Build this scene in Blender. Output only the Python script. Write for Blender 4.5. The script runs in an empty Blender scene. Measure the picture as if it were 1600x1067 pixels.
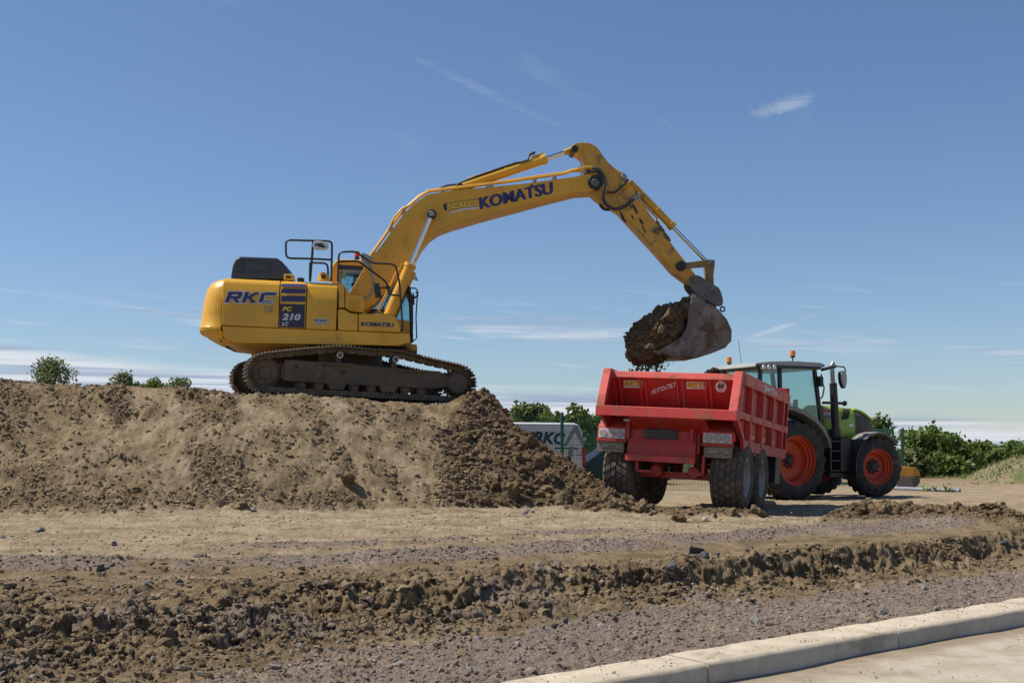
import bpy, bmesh, math, random
import numpy as np
from mathutils import Matrix, Vector

# ---------------------------------------------------------------- camera, sky, sun, exposure
S = bpy.context.scene
COL = S.collection
CAMH = 1.65          # eye height above the road
FPX = 1800.0         # focal length in photo pixels (photo is 1600 wide)
HOR = 705.0          # horizon row in the photo
cd = bpy.data.cameras.new('camera'); cam = bpy.data.objects.new('camera', cd); COL.objects.link(cam)
cam.location = (0, 0, CAMH); cam.rotation_euler = (math.radians(90), 0, 0)
cd.sensor_width = 36.0; cd.lens = 36.0 * FPX / 1600.0
cd.shift_y = (HOR - 533.5) / 1600.0
cd.clip_start = 0.1; cd.clip_end = 6000
S.camera = cam
S.view_settings.view_transform = 'Standard'; S.view_settings.look = 'None'
S.view_settings.gamma = 1.0; S.view_settings.exposure = 0.25
S.view_settings.use_curve_mapping = False
try:
    S.cycles.max_bounces = 8; S.cycles.transparent_max_bounces = 16; S.cycles.use_denoising = True
except Exception: pass

SUN_EL = math.radians(56); SUN_H = Vector((-0.998, 0.055)).normalized()
sd = Vector((SUN_H.x*math.cos(SUN_EL), SUN_H.y*math.cos(SUN_EL), math.sin(SUN_EL)))
sl = bpy.data.lights.new('sun', 'SUN'); sl.energy = 5.0; sl.angle = math.radians(0.53); sl.color = (1.0, 0.915, 0.79)
so = bpy.data.objects.new('sun', sl); COL.objects.link(so); so.location = (-20, -10, 30)
so.rotation_euler = sd.to_track_quat('Z', 'Y').to_euler()

W = bpy.data.worlds.new('World'); S.world = W; W.use_nodes = True
def build_world():
    nt = W.node_tree; N = nt.nodes; L = nt.links; N.clear()
    def n(t, **k):
        x = N.new(t)
        for a, b in k.items(): setattr(x, a, b)
        return x
    def math_(op, a, b=None, c=None):
        x = n('ShaderNodeMath', operation=op)
        for i, v in enumerate((a, b, c)):
            if v is None: continue
            if isinstance(v, (int, float)): x.inputs[i].default_value = v
            else: L.new(v, x.inputs[i])
        return x.outputs[0]
    sky = n('ShaderNodeTexSky', sky_type='NISHITA', sun_disc=False)
    sky.sun_elevation = SUN_EL; sky.sun_rotation = math.atan2(SUN_H.x, SUN_H.y)
    sky.altitude = 0; sky.air_density = 1.0; sky.dust_density = 0.25; sky.ozone_density = 1.6
    tc = n('ShaderNodeTexCoord'); sep = n('ShaderNodeSeparateXYZ'); L.new(tc.outputs['Generated'], sep.inputs[0])
    X, Y, Z = sep.outputs
    az = math_('ARCTAN2', X, Y)                    # 0 straight ahead, + to the right
    el = math_('ARCSINE', math_('MAXIMUM', math_('MINIMUM', Z, 1.0), -1.0))
    def noise(sx, sy, scale, detail=5, rough=0.55, dist=0.0, off=0.0, rot=0.0):
        u = math_('ADD', math_('MULTIPLY', az, sx), off); v = math_('MULTIPLY', math_('ADD', el, math_('MULTIPLY', az, rot)), sy)
        c = n('ShaderNodeCombineXYZ'); L.new(u, c.inputs[0]); L.new(v, c.inputs[1])
        t = n('ShaderNodeTexNoise'); t.inputs['Scale'].default_value = scale; t.inputs['Detail'].default_value = detail
        t.inputs['Roughness'].default_value = rough; t.inputs['Distortion'].default_value = dist
        L.new(c.outputs[0], t.inputs['Vector']); return t.outputs['Fac']
    def ramp(x, a, b):
        m = n('ShaderNodeMapRange', interpolation_type='SMOOTHSTEP'); L.new(x, m.inputs[0])
        m.inputs[1].default_value = a; m.inputs[2].default_value = b; m.inputs[3].default_value = 0; m.inputs[4].default_value = 1
        return m.outputs[0]
    # low bank of cloud along the horizon: its top edge wanders with azimuth
    edge = math_('ADD', math_('MULTIPLY', noise(1.0, 0.0, 2.3, 2, 0.45, 0, 3.1), 0.075), 0.022)
    edge = math_('ADD', edge, math_('MULTIPLY', az, -0.085))
    d = math_('SUBTRACT', edge, el)                # >0 below the edge
    bank = ramp(math_('ADD', d, math_('MULTIPLY', math_('SUBTRACT', noise(3, 26, 2.2, 6, 0.6, 0.2), 0.5), 0.022)), -0.002, 0.013)
    bank = math_('MULTIPLY', bank, ramp(noise(1.4, 34, 2.4, 6, 0.6, 0.4, 9.0), 0.26, 0.52))
    bank = math_('MULTIPLY', bank, 0.95)
    # streaks of cirrus a little higher
    st = ramp(noise(2.2, 34, 2.6, 6, 0.62, 0.5, 4.3, 0.10), 0.52, 0.78)
    st = math_('MULTIPLY', st, math_('MULTIPLY', ramp(el, 0.03, 0.075), ramp(math_('MULTIPLY', el, -1), -0.16, -0.10)))
    st = math_('MULTIPLY', st, 0.75)
    hi = ramp(noise(3.2, 9.0, 2.1, 7, 0.62, 0.6, 7.7, 0.55), 0.60, 0.86)
    hi = math_('MULTIPLY', math_('MULTIPLY', hi, ramp(el, 0.14, 0.26)), 0.10)
    # one small puff and one long streak that stand out in the view
    def blob(a0, e0, sa, se, slope, amp, nz):
        da = math_('DIVIDE', math_('SUBTRACT', az, a0), sa)
        de = math_('DIVIDE', math_('SUBTRACT', math_('SUBTRACT', el, e0), math_('MULTIPLY', math_('SUBTRACT', az, a0), slope)), se)
        r = math_('ADD', math_('MULTIPLY', da, da), math_('MULTIPLY', de, de))
        r = math_('ADD', r, math_('MULTIPLY', math_('SUBTRACT', nz, 0.5), 3.2))
        return math_('MULTIPLY', ramp(math_('MULTIPLY', r, -1), -1.1, 0.2), amp)
    nzp = noise(14, 22, 3.0, 6, 0.65, 0.4, 1.7)
    puff = blob(0.231, 0.284, 0.027, 0.0085, 0.18, 0.32, nzp)
    nzs = noise(9, 60, 2.5, 6, 0.65, 0.4, 5.1)
    s1 = blob(0.02, 0.104, 0.11, 0.0105, -0.09, 0.55, nzs)
    s2 = blob(0.25, 0.089, 0.085, 0.0045, 0.02, 0.45, nzs)
    s3 = blob(0.225, 0.103, 0.035, 0.003, 0.33, 0.42, nzs)
    s4 = blob(-0.03, 0.305, 0.07, 0.005, -0.42, 0.09, nzs)
    c = bank
    for k in (st, hi, puff, s1, s2, s3, s4): c = math_('MAXIMUM', c, k)
    # cloud colour: white tops, blue-grey undersides in the bank
    grey = ramp(noise(1.6, 52, 2.0, 5, 0.55, 0.3, 2.2), 0.40, 0.58)
    ccol = n('ShaderNodeMixRGB'); ccol.inputs[1].default_value = (3.7, 4.5, 6.1, 1); ccol.inputs[2].default_value = (7.8, 8.1, 8.8, 1)
    L.new(grey, ccol.inputs[0])
    mix = n('ShaderNodeMixRGB'); L.new(c, mix.inputs[0]); bal = n('ShaderNodeMixRGB', blend_type='MULTIPLY'); bal.inputs[0].default_value = 1.0; bal.inputs[2].default_value = (0.85, 0.955, 1.12, 1); L.new(sky.outputs[0], bal.inputs[1]); L.new(bal.outputs[0], mix.inputs[1]); L.new(ccol.outputs[0], mix.inputs[2])
    bg = n('ShaderNodeBackground'); bg.inputs[1].default_value = 0.080; L.new(mix.outputs[0], bg.inputs[0])
    out = n('ShaderNodeOutputWorld'); L.new(bg.outputs[0], out.inputs[0])
build_world()

# ---------------------------------------------------------------- helpers
R = random.Random(7)
rad = math.radians

def ray(px, py):
    return Vector(((px-800)/FPX, 1.0, (HOR-py)/FPX))
def at(px, py, Y):
    return Vector((0, 0, CAMH)) + ray(px, py)*Y

class Frame:
    """A vehicle's own axes (x forward, y left, z up) and where a sight line meets its planes."""
    def __init__(s, loc, yaw, pitch=0, roll=0):
        s.M = Matrix.Translation(loc) @ Matrix.Rotation(rad(yaw), 4, 'Z') @ Matrix.Rotation(rad(pitch), 4, 'Y') @ Matrix.Rotation(rad(roll), 4, 'X')
        s.I = s.M.inverted()
    def hit(s, px, py, axis, val):
        o = s.I @ Vector((0, 0, CAMH)); d = s.I.to_3x3() @ ray(px, py)
        return o + d*((val-o[axis])/d[axis])
    def side(s, px, py, yl):
        p = s.hit(px, py, 1, yl); return (p.x, p.z)
    def rear(s, px, py, xl):
        p = s.hit(px, py, 0, xl); return (p.y, p.z)
    def sides(s, pts, yl): return [s.side(a, b, yl) for a, b in pts]
    def rears(s, pts, xl): return [s.rear(a, b, xl) for a, b in pts]

def tag(o, label=None, cat=None, group=None, kind=None):
    if label: o['label'] = label
    if cat: o['category'] = cat
    if group: o['group'] = group
    if kind: o['kind'] = kind
    return o
def empty(name, M=None, parent=None):
    o = bpy.data.objects.new(name, None); COL.objects.link(o); o.empty_display_size = 0.3
    if parent: o.parent = parent
    if M is not None: o.matrix_local = M
    return o

class MB:
    """collects shapes; build() links them as one mesh object"""
    def __init__(s): s.v = []; s.f = []
    def add(s, vs, fs):
        b = len(s.v); s.v += [tuple(x) for x in vs]; s.f += [tuple(i+b for i in f) for f in fs]; return s
    def box(s, c, d, rot=None):
        vs = []
        for z in (-.5, .5):
            for x, y in ((-.5, -.5), (.5, -.5), (.5, .5), (-.5, .5)):
                p = Vector((x*d[0], y*d[1], z*d[2]))
                if rot is not None: p = rot @ p
                vs.append(p + Vector(c))
        return s.add(vs, [(3, 2, 1, 0), (4, 5, 6, 7), (0, 1, 5, 4), (1, 2, 6, 5), (2, 3, 7, 6), (3, 0, 4, 7)])
    def loft(s, rings, cap=True, closed=True):
        n = len(rings[0]); vs = [p for r in rings for p in r]; fs = []
        for i in range(len(rings)-1):
            for j in range(n if closed else n-1):
                k = (j+1) % n; fs.append((i*n+j, i*n+k, (i+1)*n+k, (i+1)*n+j))
        if cap: fs += [tuple(reversed(range(n))), tuple(range((len(rings)-1)*n, len(rings)*n))]
        return s.add(vs, fs)
    def xz(s, pts, y0, y1): return s.loft([[(x, y0, z) for x, z in pts], [(x, y1, z) for x, z in pts]])
    def yz(s, pts, x0, x1): return s.loft([[(x0, y, z) for y, z in pts], [(x1, y, z) for y, z in pts]])
    def xy(s, pts, z0, z1): return s.loft([[(x, y, z0) for x, y in pts], [(x, y, z1) for x, y in pts]])
    def tube(s, path, r, n=8, closed=False):
        P = [Vector(p) for p in path]; rings = []; m = len(P); up = None
        for i, p in enumerate(P):
            a = P[i-1] if (i > 0 or closed) else P[i]; b = P[(i+1) % m] if (i < m-1 or closed) else P[i]
            t = (b-a).normalized()
            if up is None:
                up = Vector((0, 0, 1)) if abs(t.z) < .9 else Vector((1, 0, 0))
            u = (up - t*up.dot(t)).normalized(); up = u; w = t.cross(u)
            rr = r[i] if isinstance(r, (list, tuple)) else r
            rings.append([p + (u*math.cos(2*math.pi*k/n) + w*math.sin(2*math.pi*k/n))*rr for k in range(n)])
        if closed:
            rings.append(rings[0]); return s.loft(rings, cap=False)
        return s.loft(rings)
    def cyl(s, p0, p1, r0, r1=None, n=20):
        return s.tube([p0, p1], [r0, r0 if r1 is None else r1], n)
    def lathe(s, prof, o=(0, 0, 0), axis='y', n=36, cap=False):
        o = Vector(o); rings = []
        for k in range(n):
            a = 2*math.pi*k/n; c, q = math.cos(a), math.sin(a); ring = []
            for r, h in prof:
                if axis == 'y': p = (r*c, h, r*q)
                elif axis == 'x': p = (h, r*c, r*q)
                else: p = (r*c, r*q, h)
                ring.append(o + Vector(p))
            rings.append(ring)
        rings.append(rings[0]); return s.loft(rings, cap=False, closed=False)
    def ball(s, c, r, n=12, m=8, sc=(1, 1, 1)):
        prof = [(max(1e-4, r*math.sin(math.pi*i/m)), -r*math.cos(math.pi*i/m)) for i in range(m+1)]
        b = len(s.v); s.lathe(prof, (0, 0, 0), 'z', n)
        for i in range(b, len(s.v)):
            x, y, z = s.v[i]; s.v[i] = (c[0]+x*sc[0], c[1]+y*sc[1], c[2]+z*sc[2])
        return s
    def xform(s, M):
        s.v = [tuple(M @ Vector(p)) for p in s.v]; return s
    def mesh(s, name, mat, smooth=35, merge=True):
        me = bpy.data.meshes.new(name); bm = bmesh.new()
        vv = [bm.verts.new(p) for p in s.v]
        for f in s.f:
            if len(set(f)) < 3: continue
            try: bm.faces.new([vv[i] for i in f])
            except ValueError: pass
        if merge: bmesh.ops.remove_doubles(bm, verts=bm.verts, dist=1e-5)
        bmesh.ops.recalc_face_normals(bm, faces=bm.faces)
        bm.to_mesh(me); bm.free()
        if mat: me.materials.append(mat)
        if smooth:
            me.polygons.foreach_set('use_smooth', [True]*len(me.polygons)); me.set_sharp_from_angle(angle=rad(smooth))
        return me
    def build(s, name, mat, parent=None, bevel=0, seg=2, smooth=35, M=None, merge=True):
        o = bpy.data.objects.new(name, s.mesh(name, mat, smooth, merge)); COL.objects.link(o)
        if parent: o.parent = parent
        if M is not None: o.matrix_local = M
        if bevel:
            b = o.modifiers.new('edge', 'BEVEL'); b.width = bevel; b.segments = seg; b.limit_method = 'ANGLE'; b.angle_limit = rad(38); b.harden_normals = True
        return o

def link_copy(o, parent, M=None, name=None):
    c = o.copy(); COL.objects.link(c); c.parent = parent
    if name: c.name = name
    if M is not None: c.matrix_local = M
    return c
def copy_tree(o, parent=None, M=None):
    c = o.copy(); COL.objects.link(c); c.parent = parent
    if M is not None: c.matrix_local = M
    for ch in list(o.children): copy_tree(ch, c, ch.matrix_local.copy())
    return c

_dg = [None]
def lettering(name, text, mat, parent, p0, pu, pv, bold=0.0, shear=0.0, lift=0.002, space=1.0, heavy=0):
    """flat print: text squeezed into the parallelogram p0 + u*(pu-p0) + v*(pv-p0), raised a hair"""
    cu = bpy.data.curves.new('t', 'FONT'); cu.body = text; cu.offset = bold; cu.shear = shear; cu.space_character = space; cu.resolution_u = 3
    ob = bpy.data.objects.new('t', cu); COL.objects.link(ob)
    dg = bpy.context.evaluated_depsgraph_get(); me = bpy.data.meshes.new_from_object(ob.evaluated_get(dg))
    bpy.data.objects.remove(ob); bpy.data.curves.remove(cu)
    n = len(me.vertices); co = np.empty(n*3); me.vertices.foreach_get('co', co); co = co.reshape(-1, 3)
    lo = co.min(0); hi = co.max(0); uv = (co[:, :2]-lo[:2])/(hi[:2]-lo[:2])
    p0 = np.array(p0); U = np.array(pu)-p0; V = np.array(pv)-p0
    nn = np.cross(U, V); nn = nn/np.linalg.norm(nn)
    q = p0 + uv[:, :1]*U + uv[:, 1:2]*V + nn*lift
    me.vertices.foreach_set('co', q.ravel()); me.update(); me.name = name
    if heavy:
        fs = [tuple(p.vertices) for p in me.polygons]; Q = []; Fs = []; st = np.linalg.norm(U)
        for k in range(5):
            sh = (k-2)/2*heavy; vv = (0, .0)[0]
            Q.append(p0+(U*(1-2*heavy))*uv[:, :1]+U*(heavy+sh)+uv[:, 1:2]*V+nn*(lift+k*.0006)); Fs += [tuple(i+k*n for i in f) for f in fs]
        me = bpy.data.meshes.new(name); me.from_pydata([tuple(v) for v in np.concatenate(Q)], [], Fs); me.update()
    me.materials.clear(); me.materials.append(mat)
    o = bpy.data.objects.new(name, me); COL.objects.link(o); o.parent = parent
    return o

# ---------------------------------------------------------------- materials
def new_mat(name):
    m = bpy.data.materials.new(name); m.use_nodes = True
    nt = m.node_tree; b = nt.nodes['Principled BSDF']; return m, nt, b
def mixc(nt, fac, a, b, mode='MIX'):
    x = nt.nodes.new('ShaderNodeMixRGB'); x.blend_type = mode
    for i, v in zip((0, 1, 2), (fac, a, b)):
        if hasattr(v, 'links') or hasattr(v, 'is_linked'): nt.links.new(v, x.inputs[i])
        elif i == 0: x.inputs[0].default_value = v
        else: x.inputs[i].default_value = (*v, 1) if len(v) == 3 else v
    return x.outputs[0]
def noise(nt, scale, detail=4, rough=0.6, vec=None, dist=0.0):
    t = nt.nodes.new('ShaderNodeTexNoise'); t.inputs['Scale'].default_value = scale; t.inputs['Detail'].default_value = detail
    t.inputs['Roughness'].default_value = rough; t.inputs['Distortion'].default_value = dist
    if vec: nt.links.new(vec, t.inputs['Vector'])
    return t.outputs['Fac']
def ramp(nt, x, a, b, lo=0.0, hi=1.0):
    m = nt.nodes.new('ShaderNodeMapRange'); m.interpolation_type = 'SMOOTHSTEP'; nt.links.new(x, m.inputs[0])
    for i, v in zip((1, 2, 3, 4), (a, b, lo, hi)): m.inputs[i].default_value = v
    return m.outputs[0]
def mul(nt, a, b, op='MULTIPLY'):
    x = nt.nodes.new('ShaderNodeMath'); x.operation = op
    for i, v in enumerate((a, b)):
        if isinstance(v, (int, float)): x.inputs[i].default_value = v
        else: nt.links.new(v, x.inputs[i])
    return x.outputs[0]
def objvec(nt): return nt.nodes.new('ShaderNodeTexCoord').outputs['Object']
def bump(nt, b, h, strength=0.3, dist=0.02):
    x = nt.nodes.new('ShaderNodeBump'); x.inputs['Strength'].default_value = strength; x.inputs['Distance'].default_value = dist
    nt.links.new(h, x.inputs['Height']); nt.links.new(x.outputs[0], b.inputs['Normal'])

MUD = (0.16, 0.115, 0.07); DUST = (0.30, 0.24, 0.16)
def paint(name, col, rough=0.35, dust=0.25, mud=0.0, mudz=None, spec=0.5, metal=0.0, var=0.10, chips=0.0):
    """coated metal with dust, splashes of mud and chips"""
    m, nt, b = new_mat(name); v = objvec(nt)
    c = mixc(nt, ramp(nt, noise(nt, 1.3, 5, 0.6, v), 0.3, 0.7), tuple(x*(1-var) for x in col), tuple(min(1, x*(1+var)) for x in col))
    g = nt.nodes.new('ShaderNodeNewGeometry'); sp = nt.nodes.new('ShaderNodeSeparateXYZ'); nt.links.new(g.outputs['Normal'], sp.inputs[0])
    up = ramp(nt, sp.outputs[2], 0.2, 0.95, 0.35, 1.0)
    d = mul(nt, mul(nt, ramp(nt, noise(nt, 5.0, 7, 0.68, v), 0.42, 0.75), up), dust)
    c = mixc(nt, d, c, DUST)
    rr = mul(nt, d, 0.6, 'MULTIPLY')
    if mud:
        mm = ramp(nt, noise(nt, 3.1, 8, 0.7, v, 0.6), 0.60-0.2*mud, 0.74-0.12*mud)
        if mudz is not None:
            s2 = nt.nodes.new('ShaderNodeSeparateXYZ'); nt.links.new(v, s2.inputs[0])
            mm = mul(nt, mm, ramp(nt, s2.outputs[2], mudz[0], mudz[1], 1.0, 0.0))
        mm = mul(nt, mm, min(1, mud+0.3))
        c = mixc(nt, mm, c, MUD); rr = mul(nt, rr, mm, 'ADD')
    if chips:
        ch = ramp(nt, noise(nt, 9.0, 8, 0.75, v, 0.3), 0.70-0.08*chips, 0.72-0.08*chips)
        c = mixc(nt, mul(nt, ch, 0.9), c, (0.05, 0.035, 0.03)); rr = mul(nt, rr, mul(nt, ch, 0.4), 'ADD')
    nt.links.new(c, b.inputs['Base Color'])
    r2 = mul(nt, mul(nt, rr, 0.55), rough, 'ADD'); nt.links.new(r2, b.inputs['Roughness'])
    b.inputs['Metallic'].default_value = metal; b.inputs['Specular IOR Level'].default_value = spec
    bump(nt, b, noise(nt, 60, 3, 0.6, v), 0.04, 0.01)
    return m
def plain(name, col, rough=0.5, metal=0.0, spec=0.5, emit=0):
    m, nt, b = new_mat(name); v = objvec(nt)
    c = mixc(nt, noise(nt, 6, 5, 0.65, v), tuple(x*0.82 for x in col), tuple(min(1, x*1.12) for x in col))
    nt.links.new(c, b.inputs['Base Color']); b.inputs['Roughness'].default_value = rough
    b.inputs['Metallic'].default_value = metal; b.inputs['Specular IOR Level'].default_value = spec
    return m
def glass(name, tint, refl=0.12):
    m = bpy.data.materials.new(name); m.use_nodes = True; nt = m.node_tree; nt.nodes.clear()
    t = nt.nodes.new('ShaderNodeBsdfTransparent'); t.inputs[0].default_value = (*tint, 1)
    g = nt.nodes.new('ShaderNodeBsdfGlossy'); g.inputs['Roughness'].default_value = 0.03; g.inputs[0].default_value = (.9, .95, .95, 1)
    f = nt.nodes.new('ShaderNodeFresnel'); gg = nt.nodes.new('ShaderNodeNewGeometry'); mr = nt.nodes.new('ShaderNodeMapRange'); mr.inputs[3].default_value = 1.5; mr.inputs[4].default_value = 1/1.5; nt.links.new(gg.outputs['Backfacing'], mr.inputs[0]); nt.links.new(mr.outputs[0], f.inputs[0])
    a = nt.nodes.new('ShaderNodeMath'); a.operation = 'ADD'; a.inputs[1].default_value = refl*0.2; nt.links.new(f.outputs[0], a.inputs[0])
    mx = nt.nodes.new('ShaderNodeMixShader'); nt.links.new(a.outputs[0], mx.inputs[0]); nt.links.new(t.outputs[0], mx.inputs[1]); nt.links.new(g.outputs[0], mx.inputs[2])
    o = nt.nodes.new('ShaderNodeOutputMaterial'); nt.links.new(mx.outputs[0], o.inputs[0]); return m
def amber(name, col):
    m, nt, b = new_mat(name); b.inputs['Base Color'].default_value = (*col, 1); b.inputs['Roughness'].default_value = 0.15
    b.inputs['Transmission Weight'].default_value = 0.35; b.inputs['Subsurface Weight'].default_value = 0.0; return m
def soil_mat(name, dark, light, stones=0.0, rough=0.95):
    m, nt, b = new_mat(name); v = nt.nodes.new('ShaderNodeNewGeometry').outputs['Position']
    a = noise(nt, 1.1, 6, 0.65, v); f = noise(nt, 14, 6, 0.7, v); q = noise(nt, 70, 4, 0.7, v)
    c = mixc(nt, ramp(nt, a, 0.3, 0.7), dark, light)
    c = mixc(nt, ramp(nt, f, 0.35, 0.7, 0, 0.6), c, tuple(x*0.62 for x in dark))
    c = mixc(nt, ramp(nt, q, 0.5, 0.8, 0, 0.5), c, tuple(min(1, x*1.35) for x in light))
    oi = nt.nodes.new('ShaderNodeObjectInfo')
    c = mixc(nt, mul(nt, oi.outputs['Random'], 0.35), c, tuple(x*0.7 for x in dark))
    nt.links.new(c, b.inputs['Base Color']); b.inputs['Roughness'].default_value = rough; b.inputs['Specular IOR Level'].default_value = 0.15
    bump(nt, b, mul(nt, f, mul(nt, q, 0.5), 'ADD'), 0.6, 0.02); return m

YEL = (0.68, 0.355, 0.018)
M_yel = paint('machine_yellow', YEL, 0.38, 0.32, 0.14, None, chips=0.12)
M_yeld = paint('machine_yellow_worn', (0.56, 0.285, 0.020), 0.42, 0.35, 0.45, None, chips=0.9)
M_yelb = paint('machine_yellow_boom', (0.64, 0.33, 0.017), 0.40, 0.34, 0.22, None, chips=0.4)
M_blk = paint('black_coat', (0.018, 0.018, 0.02), 0.42, 0.14)
M_gry = paint('dark_grey_hood', (0.034, 0.038, 0.05), 0.34, 0.14)
M_navy = plain('navy_print', (0.022, 0.024, 0.11), 0.4)
M_navy2 = plain('black_navy_print', (0.016, 0.017, 0.035), 0.4)
M_wht = plain('white_print', (0.72, 0.72, 0.72), 0.45)
M_slv = plain('silver_print', (0.55, 0.56, 0.60), 0.4)
M_yprint = plain('yellow_print', (0.72, 0.50, 0.03), 0.4)
M_oprint = plain('orange_print', (0.62, 0.25, 0.02), 0.45)
M_chrome = plain('chrome_rod', (0.72, 0.72, 0.74), 0.12, 1.0)
M_hose = plain('rubber_hose', (0.035, 0.035, 0.036), 0.55)
M_steel = plain('steel_fitting', (0.30, 0.29, 0.27), 0.4, 0.8)
M_grease = plain('black_grease', (0.012, 0.011, 0.010), 0.45)
M_glass = glass('green_tinted_glass', (0.72, 0.845, 0.85))
M_glassd = glass('dark_tinted_glass', (0.55, 0.68, 0.69))
M_amber = amber('amber_lens', (0.9, 0.25, 0.01)); M_red_l = amber('red_lens', (0.75, 0.06, 0.02))
M_track = paint('muddy_track_steel', (0.13, 0.10, 0.072), 0.55, 0.7, 0.9, None, metal=0.25)
M_trackf = paint('muddy_frame_steel', (0.075, 0.058, 0.041), 0.65, 0.5, 0.85, None)
M_bucket = paint('bare_bucket_steel', (0.19, 0.165, 0.14), 0.42, 0.7, 1.0, None, metal=0.35)
M_coup = paint('grey_coupler_steel', (0.12, 0.105, 0.095), 0.5, 0.5, 0.4, None, metal=0.2)
M_link = paint('worn_link_steel', (0.22, 0.15, 0.05), 0.5, 0.5, 0.6, None)
M_redt = paint('trailer_red', (0.37, 0.018, 0.015), 0.46, 0.32, 0.32, None, chips=0.15)
M_redd = paint('trailer_red_worn_sunlit', (0.56, 0.048, 0.040), 0.50, 0.55, 0.55, None, chips=0.4)  # worn dusty red, base colour also lightened to paint in sun on the sill
M_rub = paint('tyre_rubber', (0.026, 0.026, 0.027), 0.72, 0.40, 0.40, None, spec=0.3)
M_rubm = paint('muddy_tyre_rubber', (0.070, 0.062, 0.052), 0.78, 0.80, 0.75, None, spec=0.3)
M_rimg = paint('grey_rim', (0.36, 0.35, 0.34), 0.5, 0.45, 0.2, None)
M_rimo = paint('orange_rim', (0.50, 0.052, 0.014), 0.42, 0.25, 0.25, None)
M_green = paint('tractor_green', (0.27, 0.40, 0.018), 0.30, 0.20)
M_tgry = paint('tractor_grey', (0.19, 0.19, 0.175), 0.5, 0.40)
M_tdk = paint('tractor_dark', (0.016, 0.017, 0.020), 0.5, 0.14, 0.12)
M_roofw = paint('tractor_roof_white', (0.30, 0.31, 0.31), 0.42, 0.3)
M_lens = plain('lamp_lens', (0.75, 0.75, 0.78), 0.15)
M_lensr = plain('ribbed_lamp_lens', (0.20, 0.085, 0.055), 0.25)
M_flap = paint('rubber_mudflap', (0.16, 0.14, 0.10), 0.75, 0.6, 0.4, None, spec=0.2)
M_flapt = plain('embossed_letters', (0.34, 0.31, 0.25), 0.7)
M_vanw = paint('van_white', (0.80, 0.80, 0.80), 0.28, 0.12)
M_vang = plain('van_grey_print', (0.28, 0.29, 0.32), 0.35)
M_fence = paint('fence_green', (0.010, 0.075, 0.045), 0.45, 0.08)
M_carb = paint('car_dark_blue', (0.010, 0.012, 0.022), 0.35, 0.10, spec=0.25)

def block_letters(name, word, mat, parent, p0, pu, pv, shear=.3, grow=0.0, lift=.004, gap=.035):
    """square heavy lettering cut from flat pieces"""
    G = {'R': [[(0, 0), (.27, 0), (.27, 1), (0, 1)], [(.27, .76), (.98, .76), (.90, 1), (.27, 1)], [(.70, .60), (.98, .60), (.98, .76), (.70, .76)], [(.27, .36), (.90, .36), (.98, .60), (.27, .60)], [(.44, .36), (.73, .36), (1.0, 0), (.70, 0)]],
         'K': [[(0, 0), (.27, 0), (.27, 1), (0, 1)], [(.27, .36), (.52, .50), (1.0, 1), (.68, 1), (.27, .62)], [(.52, .50), (.36, .40), (.66, 0), (1.0, 0)]],
         'C': [[(0, .12), (.27, 0), (.27, 1), (0, .9)], [(.27, .74), (1.0, .74), (1.0, 1), (.27, 1)], [(.27, 0), (.94, 0), (.94, .26), (.27, .26)]]}
    p0 = Vector(p0); U = Vector(pu)-p0; V = Vector(pv)-p0; nn = U.cross(V).normalized(); w = (1-gap*(len(word)-1))/len(word); mb = MB(); q = 0
    for i, ch in enumerate(word):
        for pc in G[ch]:
            cx = sum(a for a, _ in pc)/len(pc); cy = sum(b for _, b in pc)/len(pc); out = []
            for a_, b_ in pc:
                a2 = a_+(grow*1.15 if a_ > cx else -grow*1.15); b2 = b_+(grow*1.5 if b_ > cy else -grow*1.5)
                out.append(tuple(p0+U*((i*(w+gap)+a2*w)*(1-shear*.25)+(b2*shear*.25))+V*b2+nn*(lift+q*.0004*(grow > 0))))
            mb.add(out, [tuple(range(len(out)))]); q += 1
    return mb.build(name, mat, parent, smooth=0, merge=False)

# ---------------------------------------------------------------- terrain
_rs = np.random.RandomState(11)
_PERM = _rs.permutation(4096).astype(np.int64); _VAL = _rs.rand(4096)
def _hash(i, j, s): return _PERM[(_PERM[(i + 131*s) & 4095] + j) & 4095]
def vnoise(x, y, s=0):
    i = np.floor(x).astype(np.int64); j = np.floor(y).astype(np.int64); u = x-i; v = y-j
    u = u*u*u*(u*(u*6-15)+10); v = v*v*v*(v*(v*6-15)+10)
    a = _VAL[_hash(i, j, s)]; b = _VAL[_hash(i+1, j, s)]; c = _VAL[_hash(i, j+1, s)]; d = _VAL[_hash(i+1, j+1, s)]
    return (a*(1-u)+b*u)*(1-v) + (c*(1-u)+d*u)*v
def fbm(x, y, f, o=4, s=0, g=0.5):
    t = 0; a = 1; n = 0
    for k in range(o):
        t = t + a*(vnoise(x*f+k*17.3, y*f-k*9.1, s+k)-0.5); n += a; a *= g; f *= 2.03
    return t/n*2                      # about -1..1
def billow(x, y, f, o=3, s=0, g=0.5):
    t = 0; a = 1; n = 0
    for k in range(o):
        t = t + a*np.abs(vnoise(x*f+k*11.7, y*f+k*5.3, s+k)*2-1); n += a; a *= g; f *= 2.1
    return 1-t/n                      # rounded lumps, 0..1
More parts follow.
